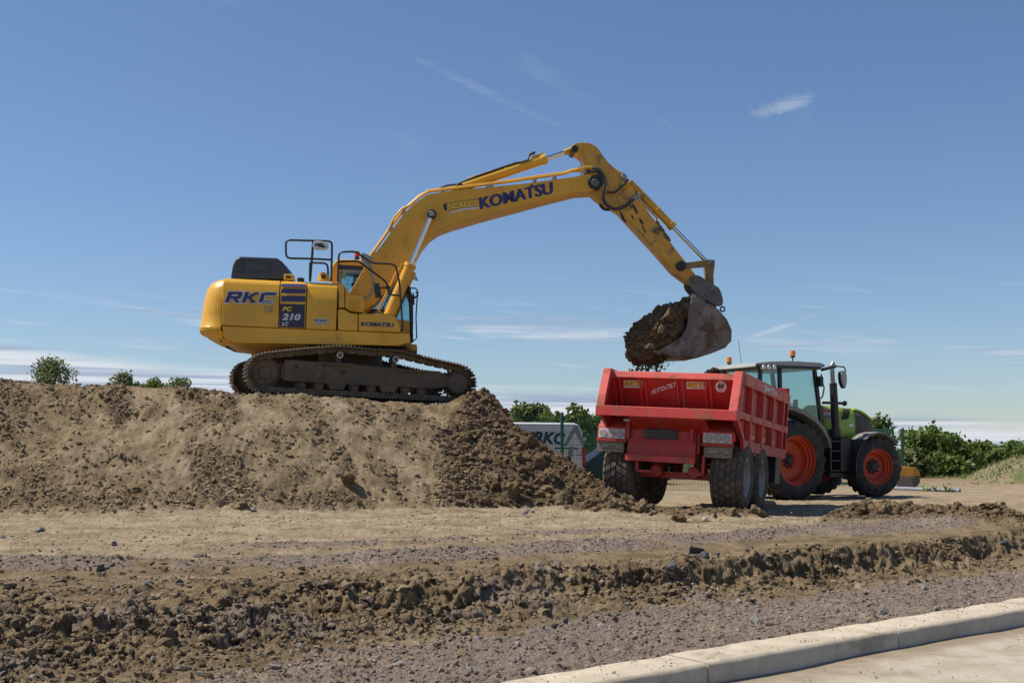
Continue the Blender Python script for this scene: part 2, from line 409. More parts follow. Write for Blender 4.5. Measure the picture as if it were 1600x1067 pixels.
def cells(x, y, f, s=0):
    """stones: per cell a domed lump of its own height; returns height 0..1 and the cell's random value"""
    x = x*f; y = y*f; i = np.floor(x).astype(np.int64); j = np.floor(y).astype(np.int64)
    best = np.full(x.shape, 9.0); sec = np.full(x.shape, 9.0); val = np.zeros(x.shape)
    for di in (-1, 0, 1):
        for dj in (-1, 0, 1):
            h = _hash(i+di, j+dj, s); cx = i+di+_VAL[h]; cy = j+dj+_VAL[(h*7+3) & 4095]
            d = (x-cx)**2+(y-cy)**2; m = d < best
            sec = np.where(m, best, np.minimum(sec, d)); val = np.where(m, _VAL[(h*13+5) & 4095], val); best = np.where(m, d, best)
    e = np.sqrt(sec)-np.sqrt(best)
    return np.clip(e*2.2, 0, 1)**0.6*val, val
def sm(a, b, x):
    t = np.clip((x-a)/(b-a), 0, 1); return t*t*(3-2*t)
def smin(a, b, k): 
    h = np.clip(0.5+0.5*(b-a)/k, 0, 1); return b*(1-h)+a*h-k*h*(1-h)

KD = Vector((0.777, 0.629)).normalized(); KP = Vector((2.49, 8.98)); KN = Vector((-KD.y, KD.x))   # kerb line, normal to the verge side
KERB_H, KERB_W = 0.165, 0.42

def lip_lines(x):
    xs = [-16, -8, -5.5, -3.5, -1.5, 0, 1.0, 2.2, 3.4, 5, 7, 9, 14]
    toe = np.interp(x, xs, [5.2, 5.3, 5.6, 6.4, 9.0, 10.5, 11.6, 12.4, 13.2, 14.2, 15.6, 17.0, 20])
    lip = np.interp(x, xs, [10.6, 10.8, 11.2, 11.7, 12.1, 12.5, 12.95, 13.6, 14.5, 15.4, 16.9, 18.6, 22])
    hgt = np.interp(x, xs, [.36, .36, .36, .36, .36, .37, .38, .38, .37, .34, .26, .16, .1])
    return toe, lip, hgt

ZTOP = lambda x: 2.60 + np.clip(-0.9-x, -2, 20)*0.046
def terrain(x, y):
    """height and soil weights: purple gravel, dry tan, fresh dark clods; mound mask"""
    wx = x + 0.22*fbm(x, y, 0.9, 3, 3); wy = y + 0.30*fbm(x, y, 0.8, 3, 9)
    toe, lip, hgt = lip_lines(wx)
    wy2 = wy + 0.28*fbm(x, y, 2.1, 3, 21)*np.clip((lip-toe)*0.6, 0.25, 1)
    t = sm(0, 1, (wy2-toe)/(lip-toe))
    # the cut bank: steep upper edge, crumbled foot
    tt = np.clip((wy2-toe)/(lip-toe), 0, 1); t = 0.32*tt + 0.68*sm(0.50, 0.82, tt)
    low = 0.015 + 0.02*fbm(x, y, 0.5, 3, 5)
    kd = (x-KP.x)*KN.x + (y-KP.y)*KN.y                      # distance behind the kerb face
    low = low + 0.085*sm(1.6, 0.25, kd) * (kd > 0)
    rise = np.interp(y, [12, 15, 18.4, 21, 30, 45, 80, 200, 3000], [0, .10, .27, .20, .15, .1, 0, -.1, -.1])
    rise = rise*(1-0.42*sm(0.5, 3.5, x))
    up = 0.37 + rise
    low = low + (0.37-hgt)*sm(4, 9, x)*sm(9, 14, y)
    z = low*(1-t) + up*t
    # zones
    bankm = np.clip(4*tt*(1-tt), 0, 1)*sm(10, 6, wx)
    ridge = np.exp(-((wy-(lip+1.25+0.3*np.sin(x*0.6)))/0.62)**2)*sm(9.5, 6, x)
    ridge2 = np.exp(-((wy-(lip+2.7+0.2*np.sin(x*0.8+1)))/0.35)**2)*sm(-5.5, -2.5, x)*sm(3.2, 1.2, x)*0.6
    ridge = np.maximum(ridge, ridge2)*(0.45+0.55*sm(-0.6, 0.05, fbm(x, y, 0.55, 3, 37)))
    z = z + ridge*0.075*(0.6+0.8*vnoise(x*0.9, y*0.9, 33))
    track = sm(0.6, 2.2, wy-lip)*sm(60, 30, y)*(1-ridge)
    grav_low = (1-t)*sm(-0.15, 0.2, toe-wy2+0.5*fbm(x, y, 1.6, 3, 50))
    purple = np.clip(ridge*sm(-0.45, 0.15, fbm(x, y, 0.8, 4, 61)+0.35) + grav_low*sm(-0.6, 0.1, fbm(x, y, 0.9, 5, 71, 0.6)+0.26+0.22*sm(-1, 3, x)) + 0.5*bankm*sm(0.0, 0.4, fbm(x, y, 1.1, 4, 81)+.25*sm(-1.0, -3.5, x)), 0, 1)
    near = sm(40, 24, y)
    # mound
    xr = -0.22
    yc = 21.45 + np.clip(x+5, 0, 6)*0.30
    ztop = ZTOP(x) + 0.05*fbm(x, y, 0.6, 3, 91)
    wob = 0.25*fbm(x, y, 0.7, 3, 95)
    front = ztop - np.maximum(0, yc-y+wob)*0.66
    right = np.interp(x+0.4*wob, [-0.45, 0.05, .61, 1.22, 1.65, 3.2, 40], [2.66, 2.10, 1.68, 1.27, .98, .1, -20])
    back = ztop - np.maximum(0, y-28.5)*0.6
    right = right + np.maximum(0, -0.45-x) - np.maximum(0, y-25.5)*0.5*sm(-3, -1, x)
    m = smin(smin(front, right, 0.12), back, 0.2)
    m = smin(m, ztop, 0.10)
    m = m + 0.30*np.exp(-(((x+0.62)/0.42)**2 + ((y-22.75)/0.42)**2)) + 0.12*np.exp(-(((x+0.9)/0.3)**2 + ((y-22.2)/0.5)**2))
    fresh = sm(-1.9, -0.6, x + 0.32*(y-19.5)*0 + 0.55*fbm(x, y, 0.8, 3, 99))       # loose soil tipped on the right flank
    mm = sm(-0.18, 0.18, m-z)
    zz = np.where(m > z, m, z); zz = zz + 0.06*np.exp(-((m-z)/0.15)**2)
    onm = sm(-0.05, 0.12, m-z)
    # windrows of clods in front of the trailer and tractor
    wr = np.exp(-((y-(18.4+0.35*np.sin(x*1.3)))/0.95)**2)*sm(4.6, 5.6, x-0.45*(y-18.4))*sm(8.9, 7.6, x)
    wr2 = np.exp(-((y-19.6)/0.75)**2)*sm(0.4, 1.3, x)*sm(4.6, 3.9, x)
    wr3 = 0.5*np.exp(-((y-20.6)/0.9)**2)*sm(6.2, 6.8, x)*sm(8.4, 7.4, x)
    wind = np.maximum(np.maximum(wr, wr2*0.55), wr3)*(1-onm)
    zz = zz + wind*(0.06+0.20*billow(x, y, 1.5, 3, 121))
    # slip streaks down the left part of the mound: rough clods alternating with smooth dragged faces
    sx = x + 0.48*(y-20) + 0.40*fbm(x, y, 0.9, 4, 133, 0.6)
    strk = np.zeros_like(x)
    for c_, w_, k_ in ((-9.6, .35, .8), (-8.55, .30, .9), (-7.55, .20, .55), (-6.75, .32, .9), (-5.30, .34, 1.1), (-4.75, .14, .7), (-3.95, .16, .5), (-2.95, .16, .55), (-2.0, .22, .7)):
        strk = np.maximum(strk, k_*np.exp(-((sx-c_)/w_)**2))
    strk = np.clip(strk*(0.15+1.5*sm(-0.30, 0.40, fbm(x, y, 1.3, 4, 131, 0.65))), 0, 1)*onm*(1-fresh)*sm(23.0, 21.6, y)
    foot = np.exp(-((m-z-0.18)/0.2)**2)*(1-fresh)*sm(-0.25, 0.2, fbm(x, y, 0.8, 3, 171))
    strk = np.maximum(strk, foot*0.8)
    loose = np.clip(np.maximum(np.maximum(onm*fresh, wind*1.3), strk*0.8), 0, 1)
    # relief
    detail = np.zeros_like(x)
    c1, v1 = cells(x, y, 21, 141); c2, v2 = cells(x+3, y, 7.0, 151); c3, v3 = cells(x+0.3*fbm(x, y, 3, 2, 153), y, 6.5, 155)
    g = purple*near
    hi1 = billow(x, y, 7.5, 3, 183, 0.6)-0.55; hi2 = fbm(x, y, 16, 3, 187, 0.6)
    detail += g*(0.020*c1 + 0.030*c2*(v2 > 0.72) + 0.012*hi2)
    detail += bankm*near*(0.22*(billow(x, y, 1.3, 3, 161, 0.5)-0.55) + 0.055*(c3-.3) + 0.035*c2 + 0.03*c1 + 0.05*hi1 + 0.03*hi2)*sm(9, 5, x)
    fmid = fbm(x, y, 3.0, 5, 177, 0.55)
    detail += loose*near*(0.15*(billow(x, y, 2.6, 4, 181, 0.62)-0.5)+0.11*hi1+0.035*hi2)
    rutn = fbm(x*0.35, y*2.2, 2.0, 4, 191, 0.6)
    detail += track*(1-loose)*(1-onm)*near*(0.040*rutn + 0.026*fmid + 0.012*c1 + 0.020*hi1 + 0.010*hi2)
    crm = np.clip(0.12+0.55*sm(0.0, 0.5, fbm(x, y, 1.1, 5, 207, 0.65)) + strk + 0.8*fresh, 0, 1); detail += onm*(1-loose)*(0.05*fbm(x, y, 1.5, 4, 201, 0.6) + 0.007*np.sin(sx*39)*sm(.5, .1, crm)*sm(-.1, .4, fbm(x, y, .8, 2, 221)) + 0.05*(vnoise(np.floor(sx/1.2)*7.3, 0*x, 223)-.5) + 0.10*crm*(billow(x, y, 1.6, 3, 209)-.55) + (0.035+0.05*crm)*fbm(x, y, 6, 4, 205, 0.65) + 0.02*hi1 + 0.05*crm*hi1 + 0.02*crm*hi2)
    detail += near*0.010*fbm(x, y, 12, 3, 211, 0.6)
    wr_ = near*np.clip(1-loose-track, 0, 1)*(1-onm)*0.02*fmid
    zz = zz + detail + wr_
    zz = np.where(kd < 0.05, np.minimum(zz, -0.14), zz)          # the road bed lies under the road
    zz = np.where((kd >= 0.05) & (kd < KERB_W+0.03), np.minimum(zz, KERB_H-0.03), zz)
    zz = np.where((kd >= KERB_W+0.03) & (kd < 1.6), np.minimum(zz, KERB_H-0.035+0.10*(kd-KERB_W)), zz)
    # wheel and track stands stay level
    far = sm(45, 70, y)
    return zz, purple*near, np.clip(track*(1-onm)+np.clip(1.35*vnoise(sx*0.95, y*0.22, 225)-.12+.25*fbm(x, y, 1.3, 3, 227), 0, .9)*onm*(1-loose)*np.clip(1-1.3*crm, 0, 1), 0, 1), np.clip(loose*np.where((onm > .5) & (fresh < .5), .45, 1)+0.15*onm*crm, 0, 1)*near, onm, far

def grid_rows():
    ys = list(np.arange(-6, 5.6, 0.7)); y = 5.6
    while y < 27.5:
        ys.append(y); y += 0.0158 + 0.00017*(y-5.6)**2 if y < 17.5 else 0.037
    st = 0.12
    while y < 5000:
        ys.append(y); y += st; st *= 1.16
    return np.array(ys)
def grid_cols():
    c = np.linspace(-0.40, 0.40, 720); o = []; u = 0.404; s = 0.006
    while u < 4.5: o.append(u); u += s; s *= 1.2
    o = np.array(o); return np.concatenate([-o[::-1], c, o])
ROWS, COLS = grid_rows(), grid_cols()
GX = COLS[None, :]*(np.maximum(ROWS, -2)[:, None]+3.2); GY = np.repeat(ROWS[:, None], len(COLS), 1)
GZ, A_pur, A_tan, A_loose, A_mound, A_far = terrain(GX, GY)
def look(x, y):
    """height (bilinear) and soil weights (nearest) read back from the grid"""
    x = np.asarray(x, float); y = np.asarray(y, float); u = x/(np.maximum(y, -2)+3.2)
    r = np.clip(np.searchsorted(ROWS, y)-1, 0, len(ROWS)-2); c = np.clip(np.searchsorted(COLS, u)-1, 0, len(COLS)-2)
    t = np.clip((y-ROWS[r])/(ROWS[r+1]-ROWS[r]), 0, 1); s = np.clip((u-COLS[c])/(COLS[c+1]-COLS[c]), 0, 1)
    z = (GZ[r, c]*(1-s)+GZ[r, c+1]*s)*(1-t)+(GZ[r+1, c]*(1-s)+GZ[r+1, c+1]*s)*t
    return z, A_pur[r, c], A_tan[r, c], A_loose[r, c], A_mound[r, c], A_far[r, c]
def hz(x, y): return float(look([x], [y])[0][0])

def ground_material():
    m, nt, b = new_mat('site_soil'); geo = nt.nodes.new('ShaderNodeNewGeometry'); v = geo.outputs['Position']
    at_ = nt.nodes.new('ShaderNodeAttribute'); at_.attribute_name = 'soil'; sp = nt.nodes.new('ShaderNodeSeparateColor'); nt.links.new(at_.outputs['Color'], sp.inputs[0])
    far = nt.nodes.new('ShaderNodeAttribute'); far.attribute_name = 'farness'
    big = noise(nt, 0.55, 5, 0.6, v); mid = noise(nt, 2.7, 7, 0.68, v, 0.3); fine = noise(nt, 19, 6, 0.72, v); grit = noise(nt, 75, 4, 0.7, v)
    brown = mixc(nt, ramp(nt, mid, 0.32, 0.66), (0.152, 0.110, 0.063), (0.305, 0.228, 0.136))
    tan = mixc(nt, ramp(nt, mid, 0.3, 0.7), (0.290, 0.228, 0.145), (0.470, 0.382, 0.262))
    pur = mixc(nt, ramp(nt, fine, 0.3, 0.72), (0.170, 0.132, 0.106), (0.350, 0.284, 0.232))
    dark = mixc(nt, ramp(nt, mid, 0.3, 0.7), (0.105, 0.074, 0.042), (0.220, 0.158, 0.094))
    mt = nt.nodes.new('ShaderNodeMapping'); mt.inputs['Scale'].default_value = (0.35, 1.6, 1.0); nt.links.new(v, mt.inputs['Vector'])
    streak = noise(nt, 1.6, 6, 0.65, mt.outputs[0])
    tanw = mul(nt, sp.outputs[1], ramp(nt, streak, 0.28, 0.58, 0.30, 1.0))
    c = mixc(nt, tanw, brown, tan)
    c = mixc(nt, ramp(nt, mul(nt, sp.outputs[0], mul(nt, fine, 0.5, 'ADD')), 0.30, 0.55), c, pur)
    c = mixc(nt, ramp(nt, mul(nt, sp.outputs[2], mul(nt, mid, 0.5, 'ADD')), 0.25, 0.60), c, dark)
    c = mixc(nt, ramp(nt, fine, 0.50, 0.74, 0, 0.45), c, (0.085, 0.065, 0.043))
    c = mixc(nt, ramp(nt, grit, 0.60, 0.80, 0, 0.42), c, (0.42, 0.37, 0.29))
    # dry straw-pale crust in patches
    c = mixc(nt, mul(nt, ramp(nt, noise(nt, 1.35, 7, 0.7, v, 0.5), 0.53, 0.70, 0, 0.50), mul(nt, 1.0, sp.outputs[2], 'SUBTRACT')), c, (0.47, 0.385, 0.265))
    grass = mixc(nt, ramp(nt, mid, 0.3, 0.7), (0.085, 0.105, 0.030), (0.21, 0.20, 0.075))
    c = mixc(nt, mul(nt, far.outputs['Fac'], ramp(nt, big, 0.25, 0.5)), c, grass)
    nt.links.new(c, b.inputs['Base Color']); b.inputs['Roughness'].default_value = 0.96; b.inputs['Specular IOR Level'].default_value = 0.12
    bump(nt, b, mul(nt, fine, mul(nt, grit, 0.6), 'ADD'), 0.9, 0.05)
    return m
M_soil = ground_material()

def terrain_objects():
    nr, nc = GX.shape
    toe, lip, hg = lip_lines(GX); tt = np.clip((GY-toe)/(lip-toe), -.3, 1.3); bk = np.exp(-((tt-.55)/.45)**2)*sm(11, 7, GX)
    kdist = (GX-KP.x)*KN.x+(GY-KP.y)*KN.y; bk = bk*sm(.9, 1.6, kdist)
    GYd = GY - bk*(0.14*fbm(GX, GZ*2.2+GY*.15, 1.3, 3, 501, .5) + 0.07*(cells(GX, GZ*1.5+GY*.2, 7.0, 511)[0]-.3) + 0.07*cells(GX, GZ*1.4+GY*.3, 13.0, 515)[0] + 0.05*fbm(GX, GZ*2+GY*.5, 14, 2, 517))    # lumps bulge out of the cut face
    P = np.stack([GX, GYd, GZ], -1).reshape(-1, 3)
    idx = np.arange(nr*nc).reshape(nr, nc)
    Q = np.stack([idx[:-1, :-1], idx[:-1, 1:], idx[1:, 1:], idx[1:, :-1]], -1).reshape(-1, 4)
    fm = A_mound.reshape(-1)[Q].mean(1) > 0.5
    out = []
    for name, mask in (('ground', ~fm), ('spoil_mound', fm)):
        q = Q[mask]; used = np.unique(q); re = np.full(nr*nc, -1); re[used] = np.arange(len(used)); q = re[q]
        me = bpy.data.meshes.new(name); me.vertices.add(len(used)); me.vertices.foreach_set('co', P[used].astype(np.float32).ravel())
        me.loops.add(q.size); me.loops.foreach_set('vertex_index', q.astype(np.int32).ravel())
        me.polygons.add(len(q)); me.polygons.foreach_set('loop_start', np.arange(0, q.size, 4, dtype=np.int32)); me.polygons.foreach_set('use_smooth', np.ones(len(q), bool))
        me.update(calc_edges=True)
        a = me.color_attributes.new('soil', 'FLOAT_COLOR', 'POINT')
        colr = np.stack([A_pur, A_tan, A_loose, np.ones_like(A_pur)], -1).reshape(-1, 4)[used]
        a.data.foreach_set('color', colr.astype(np.float32).ravel())
        f = me.attributes.new('farness', 'FLOAT', 'POINT'); f.data.foreach_set('value', A_far.reshape(-1)[used].astype(np.float32))
        me.materials.append(M_soil)
        o = bpy.data.objects.new(name, me); COL.objects.link(o); out.append(o)
    return out
ground, mound = terrain_objects()
tag(ground, 'uneven tan building site ground with purple gravel and a crumbling bank', None, None, 'structure')
tag(mound, 'broad brown earth mound carrying the yellow excavator', None, None, 'structure')

# ---------------------------------------------------------------- road and kerb
def concrete(name, a, c_, stain=0.3):
    m, nt, b = new_mat(name); v = nt.nodes.new('ShaderNodeNewGeometry').outputs['Position']
    f = noise(nt, 3.0, 7, 0.65, v); g = noise(nt, 40, 5, 0.7, v)
    c = mixc(nt, ramp(nt, f, 0.3, 0.7), a, c_)
    c = mixc(nt, ramp(nt, g, 0.55, 0.8, 0, 0.4), c, tuple(x*0.6 for x in a))
    c = mixc(nt, ramp(nt, noise(nt, 1.7, 6, 0.7, v, 0.8), 0.52, 0.72, 0, stain), c, (0.17, 0.125, 0.08))
    c = mixc(nt, ramp(nt, noise(nt, 130, 2, 0.5, v), 0.66, 0.72, 0, 0.5), c, (0.10, 0.085, 0.07))
    nt.links.new(c, b.inputs['Base Color']); b.inputs['Roughness'].default_value = 0.9; b.inputs['Specular IOR Level'].default_value = 0.2
    bump(nt, b, mul(nt, g, f, 'ADD'), 0.35, 0.01); return m
M_kerb = concrete('kerb_concrete', (0.40, 0.345, 0.26), (0.52, 0.46, 0.36), 0.5)
M_road = concrete('road_concrete', (0.33, 0.285, 0.22), (0.43, 0.38, 0.305), 0.5)
def road_silt():
    nt = M_road.node_tree; bs = nt.nodes['Principled BSDF']; v = nt.nodes.new('ShaderNodeNewGeometry').outputs['Position']
    d = nt.nodes.new('ShaderNodeVectorMath'); d.operation = 'DOT_PRODUCT'; nt.links.new(v, d.inputs[0]); d.inputs[1].default_value = (KN.x, KN.y, 0)
    k = mul(nt, mul(nt, d.outputs['Value'], KP.x*KN.x+KP.y*KN.y, 'SUBTRACT'), mul(nt, noise(nt, 2.2, 5, .6, v), .7), 'ADD')
    src = bs.inputs['Base Color'].links[0].from_socket
    nt.links.new(mixc(nt, ramp(nt, k, -.05, .30, 0, .75), src, (.20, .155, .10)), bs.inputs['Base Color'])
road_silt()
M_joint = concrete('kerb_bedding', (0.10, 0.085, 0.065), (0.14, 0.12, 0.095))
def kpt(s, n, z): return (KP.x+KD.x*s+KN.x*n, KP.y+KD.y*s+KN.y*n, z)
def make_road():
    mb = MB(); ss = np.arange(-24, 60, 0.25); ns = [0.02, -0.12, -0.3, -0.6, -1, -1.6, -2.5, -4, -8, -16]
    vs = []; fs = []
    for s_ in ss:
        for k, n_ in enumerate(ns):
            z = 0.002 + 0.006*math.sin(s_*1.7+n_*2) + 0.004*math.sin(s_*4.1-n_*5) + (0.018*math.exp(-abs(n_)/0.10) if n_ < 0.1 else 0)
            vs.append(kpt(s_, n_, z))
    w = len(ns)
    for i in range(len(ss)-1):
        for j in range(w-1): fs.append((i*w+j, (i+1)*w+j, (i+1)*w+j+1, i*w+j+1))
    o = mb.add(vs, fs).build('road', M_road, None, smooth=60); tag(o, 'dusty pale concrete road along the kerb', None, None, 'structure')
make_road()
def make_kerb():
    root = empty('kerb', Matrix.Translation((KP.x, KP.y, 0))); tag(root, 'long pale concrete kerb running between road and purple gravel', 'kerb')
    I = Matrix.Translation((-KP.x, -KP.y, 0)); Ln = 2.36; s0 = -1.42-Ln*4
    prof = [(0.0, -0.10), (0.012, KERB_H-0.03), (0.035, KERB_H-0.004), (0.06, KERB_H), (KERB_W-0.02, KERB_H+0.004), (KERB_W, KERB_H-0.015), (KERB_W, -0.10)]
    rr = random.Random(3)
    for k in range(17):
        a = s0+k*Ln+0.007; b = a+Ln-0.014; rings = []; dz = rr.uniform(-.003, .003); m = 24; 
        for i in range(m+1):
            s_ = a+(b-a)*i/m; ring = []
            for q, (n_, z) in enumerate(prof):
                j = 0.004*math.sin(s_*9.0+q*1.7)+0.003*rr.uniform(-1, 1) if 0 < q < 6 else 0
                ring.append(kpt(s_, n_+j*0.8, z+dz+(j*0.6 if z > 0 else 0)))
            rings.append(ring)
        MB().loft(rings).xform(I).build('kerb_stone', M_kerb, root, smooth=50)
    MB().loft([[kpt(s0, n_, z) for n_, z in ((0.04, -0.1), (0.04, KERB_H-0.05), (KERB_W-0.02, KERB_H-0.02), (KERB_W-.02, -0.1))],
               [kpt(s0+17*Ln, n_, z) for n_, z in ((0.04, -0.1), (0.04, KERB_H-0.05), (KERB_W-0.02, KERB_H-0.02), (KERB_W-.02, -0.1))]]).xform(I).build('joint_filler', M_joint, root)
make_kerb()

# ---------------------------------------------------------------- excavator
E = Frame((-3.40, 24.0, 2.705), 5.0, 2.0)
exc = empty('excavator', E.M); tag(exc, 'yellow tracked excavator reaching its boom over the red trailer', 'excavator')
NS = -1.36                                  # near flank of the house
def e2(pts, yl): return E.sides(pts, yl)
def arc(cx, cz, r, a0, a1, n=8): return [(cx+r*math.cos(rad(a0+(a1-a0)*i/n)), cz+r*math.sin(rad(a0+(a1-a0)*i/n))) for i in range(n+1)]

def smooth_poly(pts, it=1):
    for _ in range(it):
        q = []
        for i in range(len(pts)):
            a = pts[i]; b = pts[(i+1) % len(pts)]
            q += [(a[0]*.75+b[0]*.25, a[1]*.75+b[1]*.25), (a[0]*.25+b[0]*.75, a[1]*.25+b[1]*.75)]
        pts = q
    return pts

def exc_house():
    zb = E.side(440, 513, NS)[1]; zt = E.side(440, 437, NS)[1]; xs0 = E.side(347, 470, NS)[0]
    zsk = E.side(440, 536.5, NS)[1]
    X = lambda px, py=470: E.side(px, py, NS)[0]
    # counterweight: plan outline lofted upward
    def plan(ins, front):
        x0 = -2.93+ins; w = 1.36-ins*0.55; r = 0.42; p = []
        p += [(front, -w)]
        p += [(x0+r+ r*math.cos(rad(a)), -w+r+r*math.sin(rad(a))) for a in range(270, 179, -15)]
        for k in range(1, 6):
            t = k/6; p.append((x0-0.10*math.sin(math.pi*t), (-w+r)*(1-t)+(w-r)*t))
        p += [(x0+r+r*math.cos(rad(a)), w-r+r*math.sin(rad(a))) for a in range(180, 89, -15)]
        p += [(front, w)]; return p
    ztc = zt+0.0
    lev = [(zsk-0.03, 0.50), (zsk+0.02, 0.36), (zsk+0.12, 0.16), (zsk+0.22, 0.06), (zb-0.09, 0.012), (zb-0.03, 0.0), (zb+0.0, 0.03), (zb+0.25, 0.045), (zb+0.5, 0.075), (ztc-0.22, 0.12), (ztc-0.08, 0.20), (ztc-0.015, 0.30), (ztc, 0.42)]
    MB().loft([[(x, y, z) for x, y in plan(i, xs0-0.006)] for z, i in lev]).build('counterweight', M_yel, exc, smooth=50)
    # dark deck core under the panels
    MB().box(((xs0+X(526))/2, 0, (zb+zt)/2-0.06), (X(526)-xs0, 2.60, zt-zb-0.16)).build('engine_bay', M_blk, exc)
    # side panels, full width covers with rounded shoulders
    def cover(name, px0, px1, ztp=zt, mat=M_yel, w=1.36, zlow=None):
        x0 = X(px0)+0.006; x1 = X(px1)-0.006; r = 0.17; zl = zb+0.01 if zlow is None else zlow
        prof = [(-w, zl), (-w, ztp-r-0.06)] + [(-w+0.03+r-r*math.cos(rad(a)), ztp-r+r*math.sin(rad(a))) for a in range(0, 91, 15)]
        prof = prof + [(-y, z) for y, z in reversed(prof)]
        return MB().loft([[(x0, y, z) for y, z in prof], [(x1, y, z) for y, z in prof]]).build(name, mat, exc, 0.012, 2, 40)
    d1 = cover('engine_door', 347, 436.5)
    d2 = cover('stripe_panel', 437, 478.5)
    d3 = cover('pump_door', 479, 527)
    # skirt below the covers
    sk = [(347, 509), (640, 521), (641, 535), (622, 540), (480, 538), (372, 536), (350, 528)]
    MB().xz(e2(sk, NS), -1.36, -1.25).build('side_skirt', M_yel, exc, 0.02)
    MB().xz([(x, z) for x, z in e2(sk, NS)], 1.25, 1.36).build('side_skirt', M_yel, exc, 0.02)
    MB().box(((xs0+X(640))/2, 0, (zb+zsk)/2+0.03), (X(640)-xs0-0.04, 2.49, zb-zsk-0.05)).build('deck_frame', M_trackf, exc)
    # tail belly plate
    MB().xz(e2([(335, 533), (345, 531), (480, 535), (480, 540), (400, 539), (365, 537)], NS), -1.1, 1.1).build('belly_plate', M_yeld, exc, 0.01)
    # front tool boxes on the near side
    MB().xz(e2([(528, 483), (537, 483), (548, 489), (559, 490), (559, 517), (528, 516)], NS), NS, -0.72).build('step_box', M_yel, exc, 0.02)
    MB().xz(e2([(529, 443), (533, 442), (538, 445), (538, 480.5), (529, 480.5)], NS), NS+0.03, -0.75).build('pump_door_rim', M_yel, exc, 0.015)
    chev = MB().xz(e2([(538.8, 447), (546, 459), (562, 460.5), (567, 463), (569, 480), (566, 488.5), (549, 487), (538.8, 481.5)], NS+0.04), NS+0.05, -0.70).build('hose_cover', M_yel, exc, 0.03, 3)
    for k in range(3):
        a = E.side(545, 468.5+k*6.2, NS+.05); b = E.side(554, 471.5+k*6.2, NS+.05); c = E.side(561, 468.5+k*6.2, NS+.05)
        MB().tube([(a[0], NS+0.045, a[1]), (b[0], NS+0.035, b[1]), (c[0], NS+0.045, c[1])], 0.022, 8).build('pressed_rib', M_yel, chev)
    fb = MB().xz(e2([(560, 490), (611, 489.5), (616, 493), (624, 505), (626, 519.5), (560, 517.3)], NS), NS, -0.62).build('tool_box', M_yel, exc, 0.03, 3)
    # engine hood
    hp = e2([(361, 437), (361.5, 430), (364, 415), (369, 404), (376, 401), (434, 403.5), (440, 408), (451, 423), (455, 437)], -0.9)
    ring = []
    rings = []
    for y, ins in ((-0.985, 0.05), (-0.95, 0.015), (-0.82, 0.0), (0.2, 0.0), (0.3, 0.03), (0.36, 0.1)):
        cx = sum(p[0] for p in hp)/len(hp); z0 = hp[0][1]
        rings.append([(cx+(x-cx)*(1-ins*0.7), y, z0+(z-z0)*(1-ins*1.1)) for x, z in hp])
    hood = MB().loft(rings).build('engine_hood', M_gry, exc, 0.02, 2, 50)
    mb = MB()
    for r_, py in enumerate((407.0, 411.5, 416, 420.5, 425)):
        for c_ in range(12):
            if r_ in (1, 2, 3) and 3 <= c_ <= 8: continue
            if R.random() < 0.12: continue
            px = 373+c_*4.5+r_*(0.2)*(-2+c_*0.25)
            y = -0.83-0.03*min(r_, 4) if r_ else -0.82
            x, z = E.side(px, py, -0.985)
            mb.box((x, -0.985, z), (0.036, 0.02, 0.020))
    mb.build('vent_slots', M_grease, hood)['kind'] = 'stuff'
    MB().xz(e2([(438, 405), (453, 422), (457, 437), (449, 437)], -0.4), -0.2, 0.5).build('exhaust_shroud', M_gry, exc, 0.02)
    # work lamp, filler neck, cap on top of the covers
    lx, lz = E.side(452, 434, -1.0)
    lamp = MB().box((lx, -1.0, lz), (0.20, 0.16, 0.12)).build('work_lamp', M_yel, exc, 0.02)
    MB().box((lx-0.005, -1.085, lz+0.0), (0.09, 0.012, 0.045)).build('lamp_lens', M_blk, lamp)
    nx, nz = E.side(506, 434, -0.9)
    nk = MB().cyl((nx, -0.9, nz-0.06), (nx, -0.9, nz+0.05), 0.13, 0.11).cyl((nx-0.02, -0.95, nz+0.05), (nx-0.02, -0.95, nz+0.09), 0.07).build('filler_neck', M_yel, exc)
    MB().box((nx, -1.02, nz+0.0), (0.08, 0.03, 0.06)).build('filler_latch', M_grease, nk)
    cx_, cz_ = E.side(470, 437, -0.9); MB().cyl((cx_, -0.9, cz_-0.05), (cx_, -0.9, cz_+0.03), 0.07).build('cap', M_grease, exc)
    # prints
    q = lambda px, py, yl=NS: (lambda p: (p[0], yl, p[1]))(E.side(px, py, yl))
    lw = M_wht
    block_letters('lettering_outline', 'RKC', M_slv, d1, q(351.5, 472.6), q(432.5, 474.3), q(351.5, 455.6), .3, .055, .003)
    block_letters('lettering', 'RKC', M_navy, d1, q(351.5, 472.6), q(432.5, 474.3), q(351.5, 455.6), .3, 0, .012)
    p0, pu, pv = q(409, 473.6), q(427, 474.0), q(409, 470.6)
    for k in range(7): MB().add([q(409.5+k*2.3, 472.4, NS-.015), q(411.1+k*2.3, 472.4, NS-.015), q(411.3+k*2.3, 470.9, NS-.015), q(409.7+k*2.3, 470.9, NS-.015)], [(0, 1, 2, 3)]).build('print_mark', M_wht, d1, smooth=0)
    lk = MB().box(((q(419, 483.5)[0]), NS-0.004, q(419, 483.5)[2]), (0.17, 0.012, 0.115)).build('door_latch', M_yeld, d1, 0.01)
    MB().box(((q(419, 483.5)[0])+0.005, NS-0.012, q(419, 483.5)[2]), (0.07, 0.012, 0.06)).build('latch_keyhole', M_steel, lk, 0.006)
